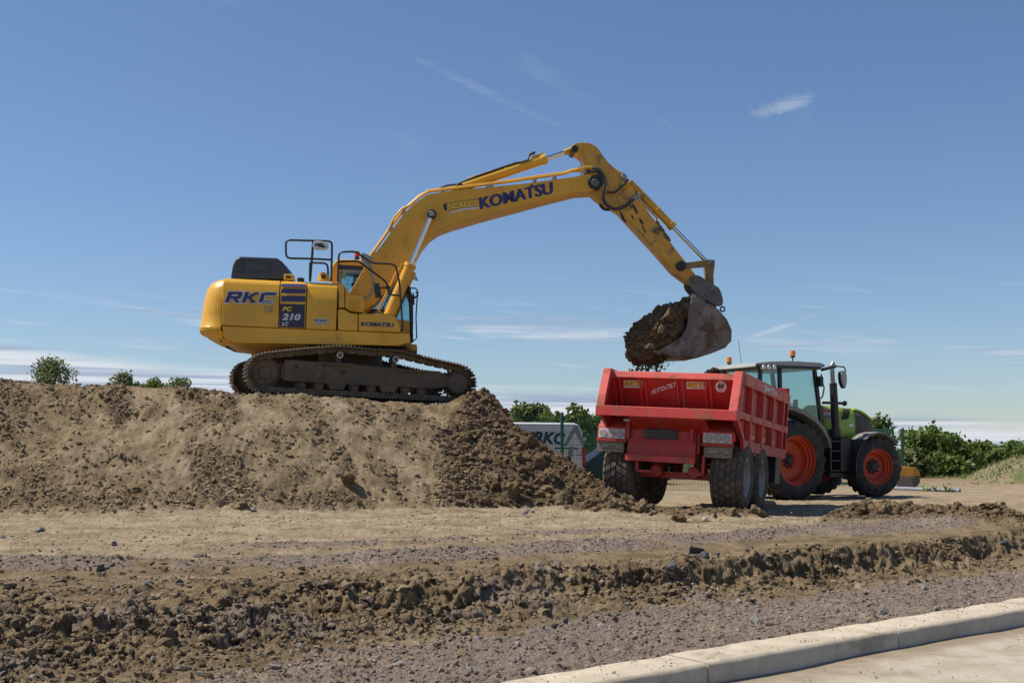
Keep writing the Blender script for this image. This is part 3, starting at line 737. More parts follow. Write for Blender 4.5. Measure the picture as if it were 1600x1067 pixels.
    for a, b in ((443.2, 447.8), (451.0, 458.2), (461.8, 471.2)):
        y = NS-0.004 if a > 446 else NS+0.06
        MB().add([q(438.6, b, NS-.004), q(477.2, b+.6, NS-.004), q(477.6, a+.6, y), q(440, a, y)], [(0, 1, 2, 3)]).build('blue_stripe', M_navy, d2, smooth=0)
    MB().add([q(435.9+.8, 511, NS-.004), q(475.5, 513, NS-.004), q(476.6, 475.7, NS-.004), q(437.6, 474.6, NS-.004)], [(0, 1, 2, 3)]).build('model_plate', M_navy2, d2, smooth=0)
    lettering('lettering', 'PC', M_yprint, d2, q(441.5, 486.2), q(456.5, 486.6), q(441.5, 479.0), 0.045, 0.22, 0.008)
    lettering('lettering', '210', M_slv, d2, q(440.5, 500.2), q(470.0, 501.0), q(440.5, 489.6), 0.045, 0.22, 0.008)
    lettering('lettering', 'LC', M_slv, d2, q(440.5, 508.8), q(451.0, 509.2), q(440.5, 502.6), 0.045, 0.22, 0.008)
    MB().add([q(491, 505.6, NS-.004), q(511, 506.2, NS-.004), q(511.4, 498.2, NS-.004), q(491.6, 497.4, NS-.004)], [(0, 1, 2, 3)]).build('sticker', M_slv, d3, smooth=0)
    lettering('lettering', 'M.HALE', M_navy2, d3, q(492, 502.0), q(510.5, 502.5), q(492.3, 498.6), 0.06, 0, 0.008)
    MB().add([q(492, 505.2, NS-.006), q(510.6, 505.6, NS-.006), q(510.8, 503.4, NS-.006), q(492.2, 503.0, NS-.006)], [(0, 1, 2, 3)]).build('sticker_band', M_vang, d3, smooth=0)
    lettering('lettering', "KOMATSU", M_navy, fb, q(564, 509.2), q(615, 511.2), q(564.2, 502.6), 0.012, 0, 0.006, heavy=.010)
    MB().cyl((q(552, 503)[0], NS-0.008, q(552, 503)[2]), (q(552, 503)[0], NS+0.01, q(552, 503)[2]), 0.014).build('lock', M_steel, exc)
    MB().cyl((q(531.5, 521.5)[0], NS-0.006, q(531.5, 521.5)[2]), (q(531.5, 521.5)[0], NS+0.01, q(531.5, 521.5)[2]), 0.014).build('reflector', M_red_l, exc)
exc_house()

def exc_rails():
    def rail(name, pts, r=0.021, mat=M_blk):
        P = []
        for px, py, yl in pts:
            x, z = E.side(px, py, yl); P.append((x, yl, z))
        # round the corners
        Q = [P[0]]
        for i in range(1, len(P)-1):
            a, b, c = map(Vector, (P[i-1], P[i], P[i+1])); d = min(0.09, (a-b).length*.4, (c-b).length*.4)
            p = b+(a-b).normalized()*d; q = b+(c-b).normalized()*d
            for t in (0, .33, .67, 1): Q.append(tuple(p*(1-t)**2+b*2*t*(1-t)+q*t*t))
        Q.append(P[-1])
        return MB().tube(Q, r, 8).build(name, mat, exc, smooth=60)
    y = -1.18
    rail('guard_rail', [(489, 404.5, y), (447, 403.5, y), (446.5, 375, y), (519, 377, y), (517.5, 440, y)])
    rail('guard_rail', [(489.5, 376, y), (484.5, 440, y)], 0.024); rail('guard_rail', [(488, 404.5, y), (518.5, 406, y)])
    rail('guard_rail', [(484.5, 410.5, -0.55), (512, 411.5, -0.55), (513, 440, -0.55)])
    rail('guard_rail', [(484.5, 410.5, -0.55), (484, 440, -0.55)])
    y = -1.22
    rail('front_grab_rail', [(528, 440, y), (529.5, 394, y), (556, 393, y), (580, 411, y), (618, 413, y), (624, 440, y), (629.5, 515, y), (622, 519, y)], 0.02)
    rail('front_grab_rail', [(529, 409, y), (559, 407.5, y), (604.5, 441, y), (607, 458, y), (612, 461, y), (625.5, 461.5, y)], 0.02)
    # mirrors
    def mirror(name, pts, yl, th, mat, back=None):
        m = MB().xz(smooth_poly(e2(pts, yl), 1), yl-th, yl+th).build(name, mat, exc, 0.015)
        return m
    m1 = mirror('rear_view_mirror', [(489, 379), (494, 376.5), (514, 379.5), (513, 388), (507, 391), (489, 390)], -1.25, 0.05, M_slv)
    MB().xz(e2([(490, 382), (502, 380), (509, 386), (505, 387.5), (494, 384)], -1.31), -1.32, -1.30).build('mirror_bracket', M_blk, m1)
    MB().xz(e2([(583.5, 442.5), (592.5, 442.5), (597, 465.5), (586.5, 466)], -1.28), -1.31, -1.25).build('side_mirror', M_blk, exc, 0.012)
    MB().tube([(E.side(594, 450, -1.27)[0], -1.27, E.side(594, 450, -1.27)[1]), (E.side(606, 449, -1.22)[0], -1.22, E.side(606, 449, -1.22)[1])], 0.018).ball((E.side(606.5, 449.5, -1.22)[0], -1.22, E.side(606.5, 449.5, -1.22)[1]), 0.045).build('mirror_arm', M_blk, exc)
exc_rails()

def exc_cab():
    yr, yl_ = 0.33, 1.33           # cab stands on the far side
    def s(px, py, y=yr): return E.side(px, py, y)
    rx0 = s(519, 420)[0]; zroof = s(545, 407)[1]; zfl = s(600, 545)[1]; xf = s(644, 500)[0]
    out = [(rx0+0.03, zroof-0.14), (rx0+0.10, zroof-0.02), (rx0+0.25, zroof+0.02), (xf-0.75, zroof+0.02), (xf-0.5, zroof-0.03)]
    # side frame polygon: roof, front slope, floor
    A = [(rx0, zroof-0.16), (rx0+0.1, zroof), (xf-0.42, zroof), (xf-0.30, zroof-0.10), (xf, zfl+1.15), (xf+0.03, zfl+0.55), (xf, zfl), (rx0, zfl)]
    roof = MB().xz([(rx0-0.02, zroof-0.15), (rx0+0.07, zroof-0.01), (rx0+0.2, zroof+0.025), (xf-0.55, zroof+0.025), (xf-0.32, zroof-0.03), (xf-0.30, zroof-0.09)], yr, yl_).build('cab_roof', M_yel, exc, 0.04, 3)
    cab = exc
    for y0, y1 in ((yr, yr+0.07), (yl_-0.07, yl_)):
        MB().xz([(rx0, zfl+0.9), (rx0, zroof-0.14), (rx0+0.13, zroof-0.10), (rx0+0.13, zfl+0.9)], y0, y1).build('rear_pillar', M_yel, cab, 0.015)
        MB().xz([(rx0+0.13, zroof-0.10), (xf-0.30, zroof-0.10), (xf-0.34, zroof-0.17), (rx0+0.13, zroof-0.19)], y0, y1).build('roof_rail', M_blk, cab)
        MB().xz([(xf-0.30, zroof-0.10), (xf, zfl+1.15), (xf+0.03, zfl+0.55), (xf-0.05, zfl+0.5), (xf-0.09, zfl+1.12), (xf-0.39, zroof-0.14)], y0, y1).build('front_pillar', M_blk, cab, 0.01)
        MB().xz([(rx0, zfl), (xf, zfl), (xf+0.025, zfl+0.5), (xf-0.07, zfl+0.62), (rx0+0.6, zfl+0.72), (rx0+0.5, zfl+0.93), (rx0, zfl+0.93)], y0, y1).build('lower_side_panel', M_yel, cab, 0.015)
        MB().xz([(rx0+0.13, zroof-0.18), (xf-0.38, zroof-0.17), (xf-0.09, zfl+1.12), (xf-0.06, zfl+0.62), (rx0+0.6, zfl+0.72), (rx0+0.52, zfl+0.93), (rx0+0.13, zfl+0.93)], (y0+y1)/2-0.004, (y0+y1)/2+0.004).build('side_window', M_glass, cab, smooth=0)
    MB().box((rx0+0.75, yl_-0.04, (zroof+zfl)/2+0.2), (0.07, 0.07, zroof-zfl-0.55)).build('door_pillar', M_blk, cab)
    gx = xf
    MB().add([(xf-0.32, yr+.07, zroof-0.12), (xf-0.32, yl_-.07, zroof-0.12), (xf, yl_-.07, zfl+1.13), (xf, yr+.07, zfl+1.13)], [(0, 1, 2, 3)]).build('windscreen', M_glass, cab, smooth=0)
    MB().add([(xf, yr+.07, zfl+1.13), (xf, yl_-.07, zfl+1.13), (xf+.02, yl_-.07, zfl+0.5), (xf+.02, yr+.07, zfl+0.5)], [(0, 1, 2, 3)]).build('lower_windscreen', M_glassd, cab, smooth=0)
    MB().box((xf-0.02, (yr+yl_)/2, zfl+0.25), (0.05, yl_-yr, 0.52)).build('front_panel', M_yel, cab, 0.01)
    MB().box((rx0+0.05, (yr+yl_)/2, zfl+0.5), (0.07, yl_-yr-0.14, 0.9)).build('rear_panel', M_yel, cab, 0.01)
    MB().add([(rx0+.06, yr+.07, zfl+.95), (rx0+.06, yl_-.07, zfl+.95), (rx0+.06, yl_-.07, zroof-.15), (rx0+.06, yr+.07, zroof-.15)], [(0, 1, 2, 3)]).build('rear_window', M_glass, cab, smooth=0)
    seat = MB().box((rx0+0.75, .83, zfl+.62), (.5, .5, .16)).box((rx0+0.52, .83, zfl+1.02), (.13, .5, .8), Matrix.Rotation(rad(-10), 3, 'Y')).box((rx0+0.47, .83, zfl+1.5), (.1, .28, .22)).box((rx0+.95, .52, zfl+.75), (.45, .14, .2)).box((rx0+.95, 1.13, zfl+.75), (.45, .14, .2)).build('operator_seat', M_blk, cab, 0.03)
    MB().box((xf-.3, .83, zfl+.3), (.4, .8, .05)).cyl((xf-.45, .6, zfl+.3), (xf-.4, .6, zfl+.95), .02).cyl((xf-.45, 1.0, zfl+.3), (xf-.4, 1.0, zfl+.95), .02).build('pedals_and_levers', M_blk, cab)
    vx, vz = s(535, 431, .5); MB().box((vx+.02, .45, vz), (.12, .03, .14)).build('hi_vis_label', plain('hivis', (.55, .55, .03), .6), cab)
    # beacon
    bx, bz = s(558, 399, .75)
    be = MB().cyl((bx, .75, bz-0.12), (bx, .75, bz-0.03), .05).box((bx, .75, bz-.13), (.2, .14, .04)).build('beacon', M_blk, exc)
    MB().lathe([(.001, -.03), (.058, -.03), (.056, .05), (.042, .085), (.001, .095)], (bx, .75, bz), 'z', 16).build('beacon_lens', M_red_l, be)
    # front guard pipe and mirror stay at the cab
    def P(px, py, y): x, z = s(px, py, y); return (x, y, z)
    MB().tube([P(641, 450, .35), P(649.5, 450.5, .35), P(653, 455, .35), P(651.5, 470, .35), P(650, 495, .35), P(651, 528, .35), P(646, 533, .35), P(642, 531, .35)], 0.014).build('cab_handrail', M_blk, exc)
    MB().tube([P(639, 448, .33), P(642, 480, .33), P(643.5, 535, .33)], 0.035).build('front_corner_bar', M_blk, exc)
    mi = MB().xz(e2([(645, 459), (647, 457.5), (648, 476), (645, 476.5)], .45), .40, .5).build('cab_mirror', M_blk, exc, 0.01)
    MB().tube([P(650, 456, .36), P(653, 461, .36), P(647, 466, .44)], 0.02).build('mirror_bracket', M_blk, exc)
    fl = MB().xz(e2([(648, 427), (654, 439), (645, 437), (646, 430)], .2), .17, .23).build('lamp_visor', M_slv, exc)
    # front frame under the cab
    MB().xz(e2([(600, 542), (651, 543), (652, 553), (600, 553)], .2), -0.55, 1.2).build('frame_nose', M_yeld, exc, 0.02)
    MB().xz(e2([(626, 521), (641, 530), (640, 545), (626, 545)], -0.6), -0.75, 0.3).build('front_deck', M_yeld, exc, 0.01)
exc_cab()

BW = 0.30          # half width of the boom
def exc_boom():
    yb = -BW
    up = [(546, 457), (556, 441), (569, 418), (583, 399), (598, 381), (628, 338), (646, 319), (668, 304), (700, 298.5), (820, 287), (897, 276.5), (918, 272), (931, 271)]
    lo = [(944, 283), (939, 294), (925, 299), (902, 300.5), (860, 311), (820, 322), (751, 340.5), (704, 354.5), (685, 362), (672, 371), (661, 385), (648, 403), (630, 425), (606, 452), (586, 473), (572, 484), (560, 482), (549, 470)]
    side = e2(up+lo, yb)
    boom = MB().xz(side, -BW, BW).build('boom', M_yelb, exc, 0.012, 2, 25)
    # bottom flange line and weld plates
    def P(px, py, y): x, z = E.side(px, py, y); return (x, y, z)
    MB().tube([P(px, py-2.2, yb-.003) for px, py in ((902, 300.5), (860, 311), (820, 322), (751, 340.5), (704, 354.5), (685, 362), (672, 371))], 0.010, 6).build('weld_seam', M_yelb, boom)
    MB().xz(e2([(895.5, 277.5), (900.5, 276.8), (902.5, 298), (893, 301)], yb), -BW-0.012, -BW+0.01).build('end_plate', M_yelb, boom, 0.004)
    # pins: foot, cylinder, arm
    def pin(px, py, r, y0, y1, mat, name='pin', par=boom):
        x, z = E.side(px, py, y0); return MB().cyl((x, y0, z), (x, y1, z), r, n=24).build(name, mat, par, 0.01)
    # boom cylinders on both sides
    foot = E.side(609, 489, -0.55); tip = E.side(674.5, 336, -0.40); d = Vector((tip[0]-foot[0], 0, tip[1]-foot[1])); Ln = d.length; d.normalize()
    for sgn in (-1, 1):
        y = 0.46*sgn
        f = Vector((foot[0], y, foot[1])); t = Vector((tip[0], y, tip[1]))
        cyl = MB().cyl(f-d*0.25, f+d*1.05, 0.115).cyl(f+d*1.02, f+d*1.10, 0.128).cyl(f+d*.70, f+d*.74, .122).build('boom_cylinder', M_yel, exc, 0.008)
        MB().cyl(f+d*1.05, t, 0.048).build('rod', M_chrome, cyl)
        MB().cyl(t+Vector((0, -.07, 0)), t+Vector((0, .07, 0)), 0.095).build('rod_eye', M_grease, cyl, 0.01)
        MB().cyl(t+Vector((0, -.085*1, 0)), t+Vector((0, .09, 0)), 0.06).build('pin', M_steel, cyl, 0.01)
        # feed pipe along the barrel
        w = Vector((d.z, 0, -d.x))*-1
        MB().tube([f+d*1.0+w*0.13, f+d*.86+w*.2, f+d*.4+w*.22, f-d*.02+w*.24, f-d*.1+w*.1], 0.022, 8).build('feed_pipe', M_yelb, cyl)
        MB().box(f+d*1.0+w*.12, (.12, .08, .08), Matrix.Rotation(math.atan2(d.x, d.z), 3, 'Y')).build('pipe_clamp', M_yelb, cyl, .01)
    # hard lines along the boom top
    base = [(570, 415), (580, 399), (592, 383), (606, 363), (628, 334), (640, 322), (655, 309), (670, 300.5), (720, 294.5), (760, 289.5), (800, 284.5), (840, 278.5), (880, 273)]
    for k, (dy, off, tail) in enumerate(((-0.27, 1.0, [(893, 268), (915, 263)]), (-0.19, -1.2, [(890, 271), (912, 269.5)]), (0.0, -0.2, [(893, 269), (915, 264)]), (0.16, -1.5, [(893, 269), (915, 264)]), (0.26, 0.6, [(893, 268), (915, 263)]))):
        pts = [P(px, py+off*0.9-1.5, dy) for px, py in base+tail]
        if k in (0, 4):
            pts = pts[:4]+[P(615, 347-5, dy), P(628, 330.5-4, dy)]+pts[5:]
        MB().tube(pts, 0.024, 8).build('hydraulic_pipe', M_yelb, boom, smooth=60)
    for px, py in ((584, 394), (612, 356), (632, 330), (692, 298.3), (762, 289.5), (768, 289), (836, 279.5), (867, 275.5)):
        x, z = E.side(px, py, -0.2); a = 55 if px < 640 else 8
        MB().box((x, 0, z-.02), (.05, .56, .09), Matrix.Rotation(rad(-a), 3, 'Y')).build('pipe_clamp', M_steel, boom, .008)
    # bundle of hoses at the foot
    for k in range(4):
        y = -0.30+0.09*k
        pts = [P(575, 407, y), P(580, 424, y), P(583.5, 440, y), P(583, 454, y), P(576, 464, y), P(566, 468, y), P(558, 471, y)]
        MB().tube(pts, 0.026, 8).build('boom_hose', M_hose if k % 2 else M_steel, exc, smooth=60)
    MB().box((E.side(573, 403, -.2)[0], -.1, E.side(573, 403, -.2)[1]), (.22, .5, .10), Matrix.Rotation(rad(20), 3, 'Y')).box((E.side(571, 409, -.2)[0], -.1, E.side(571, 409, -.2)[1]), (.1, .4, .2)).build('hose_manifold', M_steel, exc, .01)
    # arm cylinder over the boom
    a0 = Vector(P(718, 294, 0)); a1 = Vector(P(898, 233, 0)); dd = (a1-a0).normalized(); T = (a1-a0).length
    br = MB()
    for y in (-.13, .13):
        br.xz(e2([(704, 299), (713, 288.5), (721, 286), (726, 291), (730, 297)], y), y-.02, y+.02)
    br.build('cylinder_bracket', M_yelb, boom, .006)
    ac = MB().cyl(a0+dd*.08, a0+dd*(T*.745), .098).cyl(a0+dd*(T*.715), a0+dd*(T*.75), .112).cyl(a0+dd*(T*.40), a0+dd*(T*.415), .106).build('arm_cylinder', M_yel, exc, .008)
    MB().cyl(a0+dd*(T*.75), a0+dd*(T-.12), .047).build('rod', M_chrome, ac)
    MB().cyl(a0+dd*(T-.24), a0+dd*(T-.02), .062).cyl(a1+Vector((0, -.09, 0)), a1+Vector((0, .09, 0)), .085).build('rod_eye', M_yeld, ac, .01)
    MB().cyl(a0+Vector((0, -.17, 0)), a0+Vector((0, .17, 0)), .07).build('pin', M_grease, ac, .01)
    n_ = Vector((-dd.z, 0, dd.x))
    for y, o in ((-.05, .11), (.04, .125)):
        MB().tube([P(680, 299, y), P(690, 293, y), P(700, 289.8, y), P(714, 288.5, y)]+[tuple(a0+dd*(T*t)+n_*o+Vector((0, y, 0))) for t in (.16, .3, .40, .5)]+[tuple(a0+dd*(T*.55)+n_*(.075)+Vector((0, y-.03, 0))), tuple(a0+dd*(T*.60)+n_*(.08)+Vector((0, y-.03, 0))), tuple(a0+dd*(T*.63)+n_*(.19)+Vector((0, y, 0))), tuple(a0+dd*(T*.68)+n_*(.2)+Vector((0, y, 0)))], .022, 8).build('cylinder_hose', M_hose, ac, smooth=60)
    MB().tube([tuple(a0+dd*(T*t)+n_*.12+Vector((0, -.03, 0))) for t in (.08, .14, .2, .3)], .02, 8).build('cylinder_pipe', M_yel, ac, smooth=60)
    MB().box(a0+dd*(T*.69)+n_*.10, (.26, .12, .07), Matrix.Rotation(-math.atan2(dd.z, dd.x), 3, 'Y')).build('port_block', M_yeld, ac, .01)
    # prints on the boom
    q = lambda px, py: P(px, py, -BW)
    lettering('lettering', 'KOMATSU', M_navy, boom, q(750, 327.5), q(865, 302.5), q(748, 309.0), 0.012, 0, 0.004, heavy=.010)
    MB().add([q(828.5, 293.0), q(832.6, 292.2), q(832.9, 288.8), q(828.8, 289.6)], [(0, 1, 2, 3)]).xform(Matrix.Translation((0, -.010, 0))).build('logo_dot', M_navy, boom, smooth=0)
    lettering('lettering_outline', 'SCALLY', M_navy2, boom, q(697.5, 329.2), q(749, 321.5), q(697.5, 317.0), 0.075, 0, 0.003)
    lettering('lettering', 'SCALLY', M_yprint, boom, q(698.5, 328.2), q(748, 321.0), q(698.5, 318.0), 0.04, 0, 0.006)
    sw = [(698, 336), (706, 331), (720, 327), (735, 324.2), (748, 324), (748, 326.5), (735, 327), (720, 329.8), (707, 333.5)]
    MB().add([tuple(Vector(q(*p))+Vector((0, -.006, 0))) for p in sw], [tuple(range(len(sw)))]).build('swoosh', M_slv, boom, smooth=0)
    MB().add([tuple(Vector(q(*p))+Vector((0, -.004, 0))) for p in ((692.5, 319), (697, 317.5), (698, 328), (696, 330), (693, 326))], [(0, 1, 2, 3, 4)]).build('logo_mark', M_navy2, boom, smooth=0)
exc_boom()

AW = 0.19
def exc_arm():
    ya = -AW
    def P(px, py, y): x, z = E.side(px, py, y); return (x, y, z)
    out = [(896, 227), (898, 224.5), (908.5, 222.6), (921, 223.5), (931, 228.5), (938, 236.5), (941, 242), (953, 256.4), (966.7, 267.3), (977, 271.5), (980, 276), (980, 281), (1011.5, 329), (1030, 353.5), (1054.4, 388), (1070, 407.5), (1086, 428), (1088, 437), (1083, 443), (1074, 440), (1054, 425.5), (1022, 389), (968, 330.5), (934.7, 311), (922, 300), (917, 289), (914, 276), (912.5, 258), (910, 246), (904, 241), (897, 238), (892.5, 233)]
    arm = MB().xz(e2(out, ya), -AW, AW).build('arm', M_yeld, exc, 0.010, 2, 25)
    # weld seams and plates on the side
    MB().tube([P(px, py, ya-.002) for px, py in ((908.5, 224), (911, 240), (914, 262))], .014, 6).build('weld_seam', M_yeld, arm)
    MB().tube([P(px, py, ya-.002) for px, py in ((952, 257), (960, 268), (973, 284), (980, 295))], .010, 6).build('weld_seam', M_yeld, arm)
    MB().tube([P(px, py-1.5, ya-.002) for px, py in ((934.7, 311), (968, 330.5), (1022, 389), (1054, 425.5))], .010, 6).build('weld_seam', M_yeld, arm)
    def pin(name, px, py, r, hw, mat, par=arm):
        x, z = E.side(px, py, -hw); return MB().cyl((x, -hw, z), (x, hw, z), r, n=24).build(name, mat, par, .012)
    pin('pivot_boss', 930.5, 285, .155, .335, M_grease); pin('pivot_pin', 930.5, 285, .085, .37, M_coup)
    pin('cylinder_pin', 898, 232.5, .075, .24, M_grease); pin('bracket_pin', 975, 275.5, .06, .25, M_steel)
    pin('link_boss', 1064.5, 415.5, .105, .25, M_grease); 
    # grease streaks below the pivot
    gr = MB()
    rr = random.Random(5)
    for k in range(0):
        a = rr.gauss(0, 1); t = rr.random()
        px = 936+t*34+rr.gauss(0, 4); py = 292+t*42+rr.gauss(0, 4.5)
        w = rr.uniform(.8, 3.2)*(1.2-t*.6); h = rr.uniform(1.0, 5.0); x, z = E.side(px, py, ya)
        n = 7; sh = rr.uniform(-.5, .5)
        gr.add([(x+(w*math.cos(2*math.pi*i/n)*rr.uniform(.7, 1.1)+h*math.sin(2*math.pi*i/n)*.4)/78, ya-.004-k*.00005, z+(-h*math.sin(2*math.pi*i/n)*rr.uniform(.7, 1.1))/78) for i in range(n)], [tuple(range(n))])
    for (px, py, w, h) in ((992, 326, 2.2, 8), (1002, 347, 2.5, 5), (988, 339, 1.6, 4), (1006, 358, 1.2, 6), (998, 362, 2, 2.4), (1004, 367, 2, 2), (972, 338, 2.6, 7), (976, 345, 1.5, 4), (985, 322, 1.5, 4)):
        x, z = E.side(px, py, ya); n = 9
        gr.add([(x+(w*math.cos(2*math.pi*i/n)+h*math.sin(2*math.pi*i/n)*.55)/78*rr.uniform(.8, 1.2), ya-.008, z-h*math.sin(2*math.pi*i/n)/78*rr.uniform(.8, 1.2)) for i in range(n)], [tuple(range(n))])
    gr.build('grease_stain', M_grease, arm, smooth=0, merge=False)
    # hoses looping over the pivot
    def hose(name, pts, r, mat=M_hose):
        # Catmull-Rom through the points
        Q = [Vector(P(*p)) for p in pts]; out = []
        for i in range(len(Q)-1):
            a, b, c, d = Q[max(i-1, 0)], Q[i], Q[i+1], Q[min(i+2, len(Q)-1)]
            for t in (0, .25, .5, .75):
                out.append(.5*((2*b)+(c-a)*t+(2*a-5*b+4*c-d)*t*t+(3*b-a-3*c+d)*t**3))
        out.append(Q[-1]); return MB().tube(out, r, 8).build(name, mat, exc, smooth=60)
    hose('arm_hose', [(924, 262, -.30), (933, 264, -.36), (941, 272, -.38), (944.5, 285, -.38), (943, 300, -.38), (943, 313, -.36), (951, 323, -.34), (963, 327, -.32), (977, 322, -.28), (990, 311, -.22)], .034)
    hose('arm_hose', [(916, 269.5, -.27), (924, 267, -.33), (932, 268, -.36), (938, 276, -.36), (941, 287, -.36)], .024)
    hose('arm_hose', [(936, 313, .1), (938, 321, .1), (944, 327, .05), (952, 328, 0)], .03)
    hose('arm_hose', [(948, 300, -.24), (957, 301, -.26), (965, 298, -.26), (974, 288, -.24), (982, 281, -.2)], .022)
    hose('arm_hose', [(960, 307, -.23), (967, 300, -.25), (975, 293, -.24), (983, 290, -.2), (991, 298, -.18)], .017, M_yelb)
    for px, py in ((914, 263), (914, 270)):
        x, z = E.side(px, py, -.2); MB().box((x, 0, z), (.07, .58, .09)).build('pipe_clamp', M_steel, arm, .01)
    x, z = E.side(922, 262, -.3); MB().cyl((x-.1, -.3, z), (x+.1, -.3, z-.01), .04).build('hose_coupling', M_yelb, exc)
    x, z = E.side(993, 308.5, -.2); MB().cyl((x-.1, -.21, z-.06), (x+.08, -.2, z+.06), .045).box((x+.05, -.1, z), (.12, .2, .12)).build('hose_coupling', M_steel, exc)
    # bucket cylinder
    a0 = Vector(P(980, 282, 0)); a1 = Vector(P(1104, 409, 0)); d = (a1-a0).normalized(); T = (a1-a0).length
    bc = MB().cyl(a0+d*.05, a0+d*(T*.575), .083).cyl(a0+d*(T*.535), a0+d*(T*.58), .098).cyl(a0+d*(T*.36), a0+d*(T*.375), .098).build('bucket_cylinder', M_yeld, exc, .008)
    MB().cyl(a0+d*(T*.58), a1, .042).build('rod', M_chrome, bc)
    n_ = Vector((d.z, 0, -d.x))*-1
    MB().tube([tuple(a0+d*(T*t)-n_*.11) for t in (.1, .2, .33, .42)]+[tuple(a0+d*(T*.46)-n_*.24)], .018, 6).build('feed_pipe', M_yeld, bc)
    vb = MB()
    for k in range(5):
        px = 1027+k*4.2; py = 347+k*6.2+(k % 2)*2; x, z = E.side(px-1, py, -.15); vb.cyl((x, -.22, z), (x+.05, -.16, z-.07), .03+.012*(k % 2), n=10)
    vb.build('stop_valve', M_coup, arm)
    x, z = E.side(1024, 360, -.2); MB().cyl((x, -.24, z), (x, -.18, z), .06).cyl((x+.03, -.26, z-.03), (x+.03, -.2, z-.03), .035).build('valve_port', M_coup, arm)
    # links
    for y in (-.21, .21):
        MB().xz(e2([(1064, 410.5), (1072, 410.5), (1108, 405.5), (1116, 406), (1117, 415), (1110, 417), (1072, 420), (1063, 420.5)], y), y-.022, y+.022).build('tilt_link', M_link, exc, .01)
    x, z = E.side(1112.5, 411, -.24); MB().cyl((x, -.26, z), (x, .26, z), .062).cyl((x, -.1, z), (x, .1, z), .085).build('link_pin', M_coup, exc, .008)
    MB().xz(e2([(1103, 414), (1117, 414), (1115, 430), (1116, 452), (1109, 453), (1105, 435)], -.12), -.13, .13).build('bucket_link', M_link, exc, .02)
exc_arm()

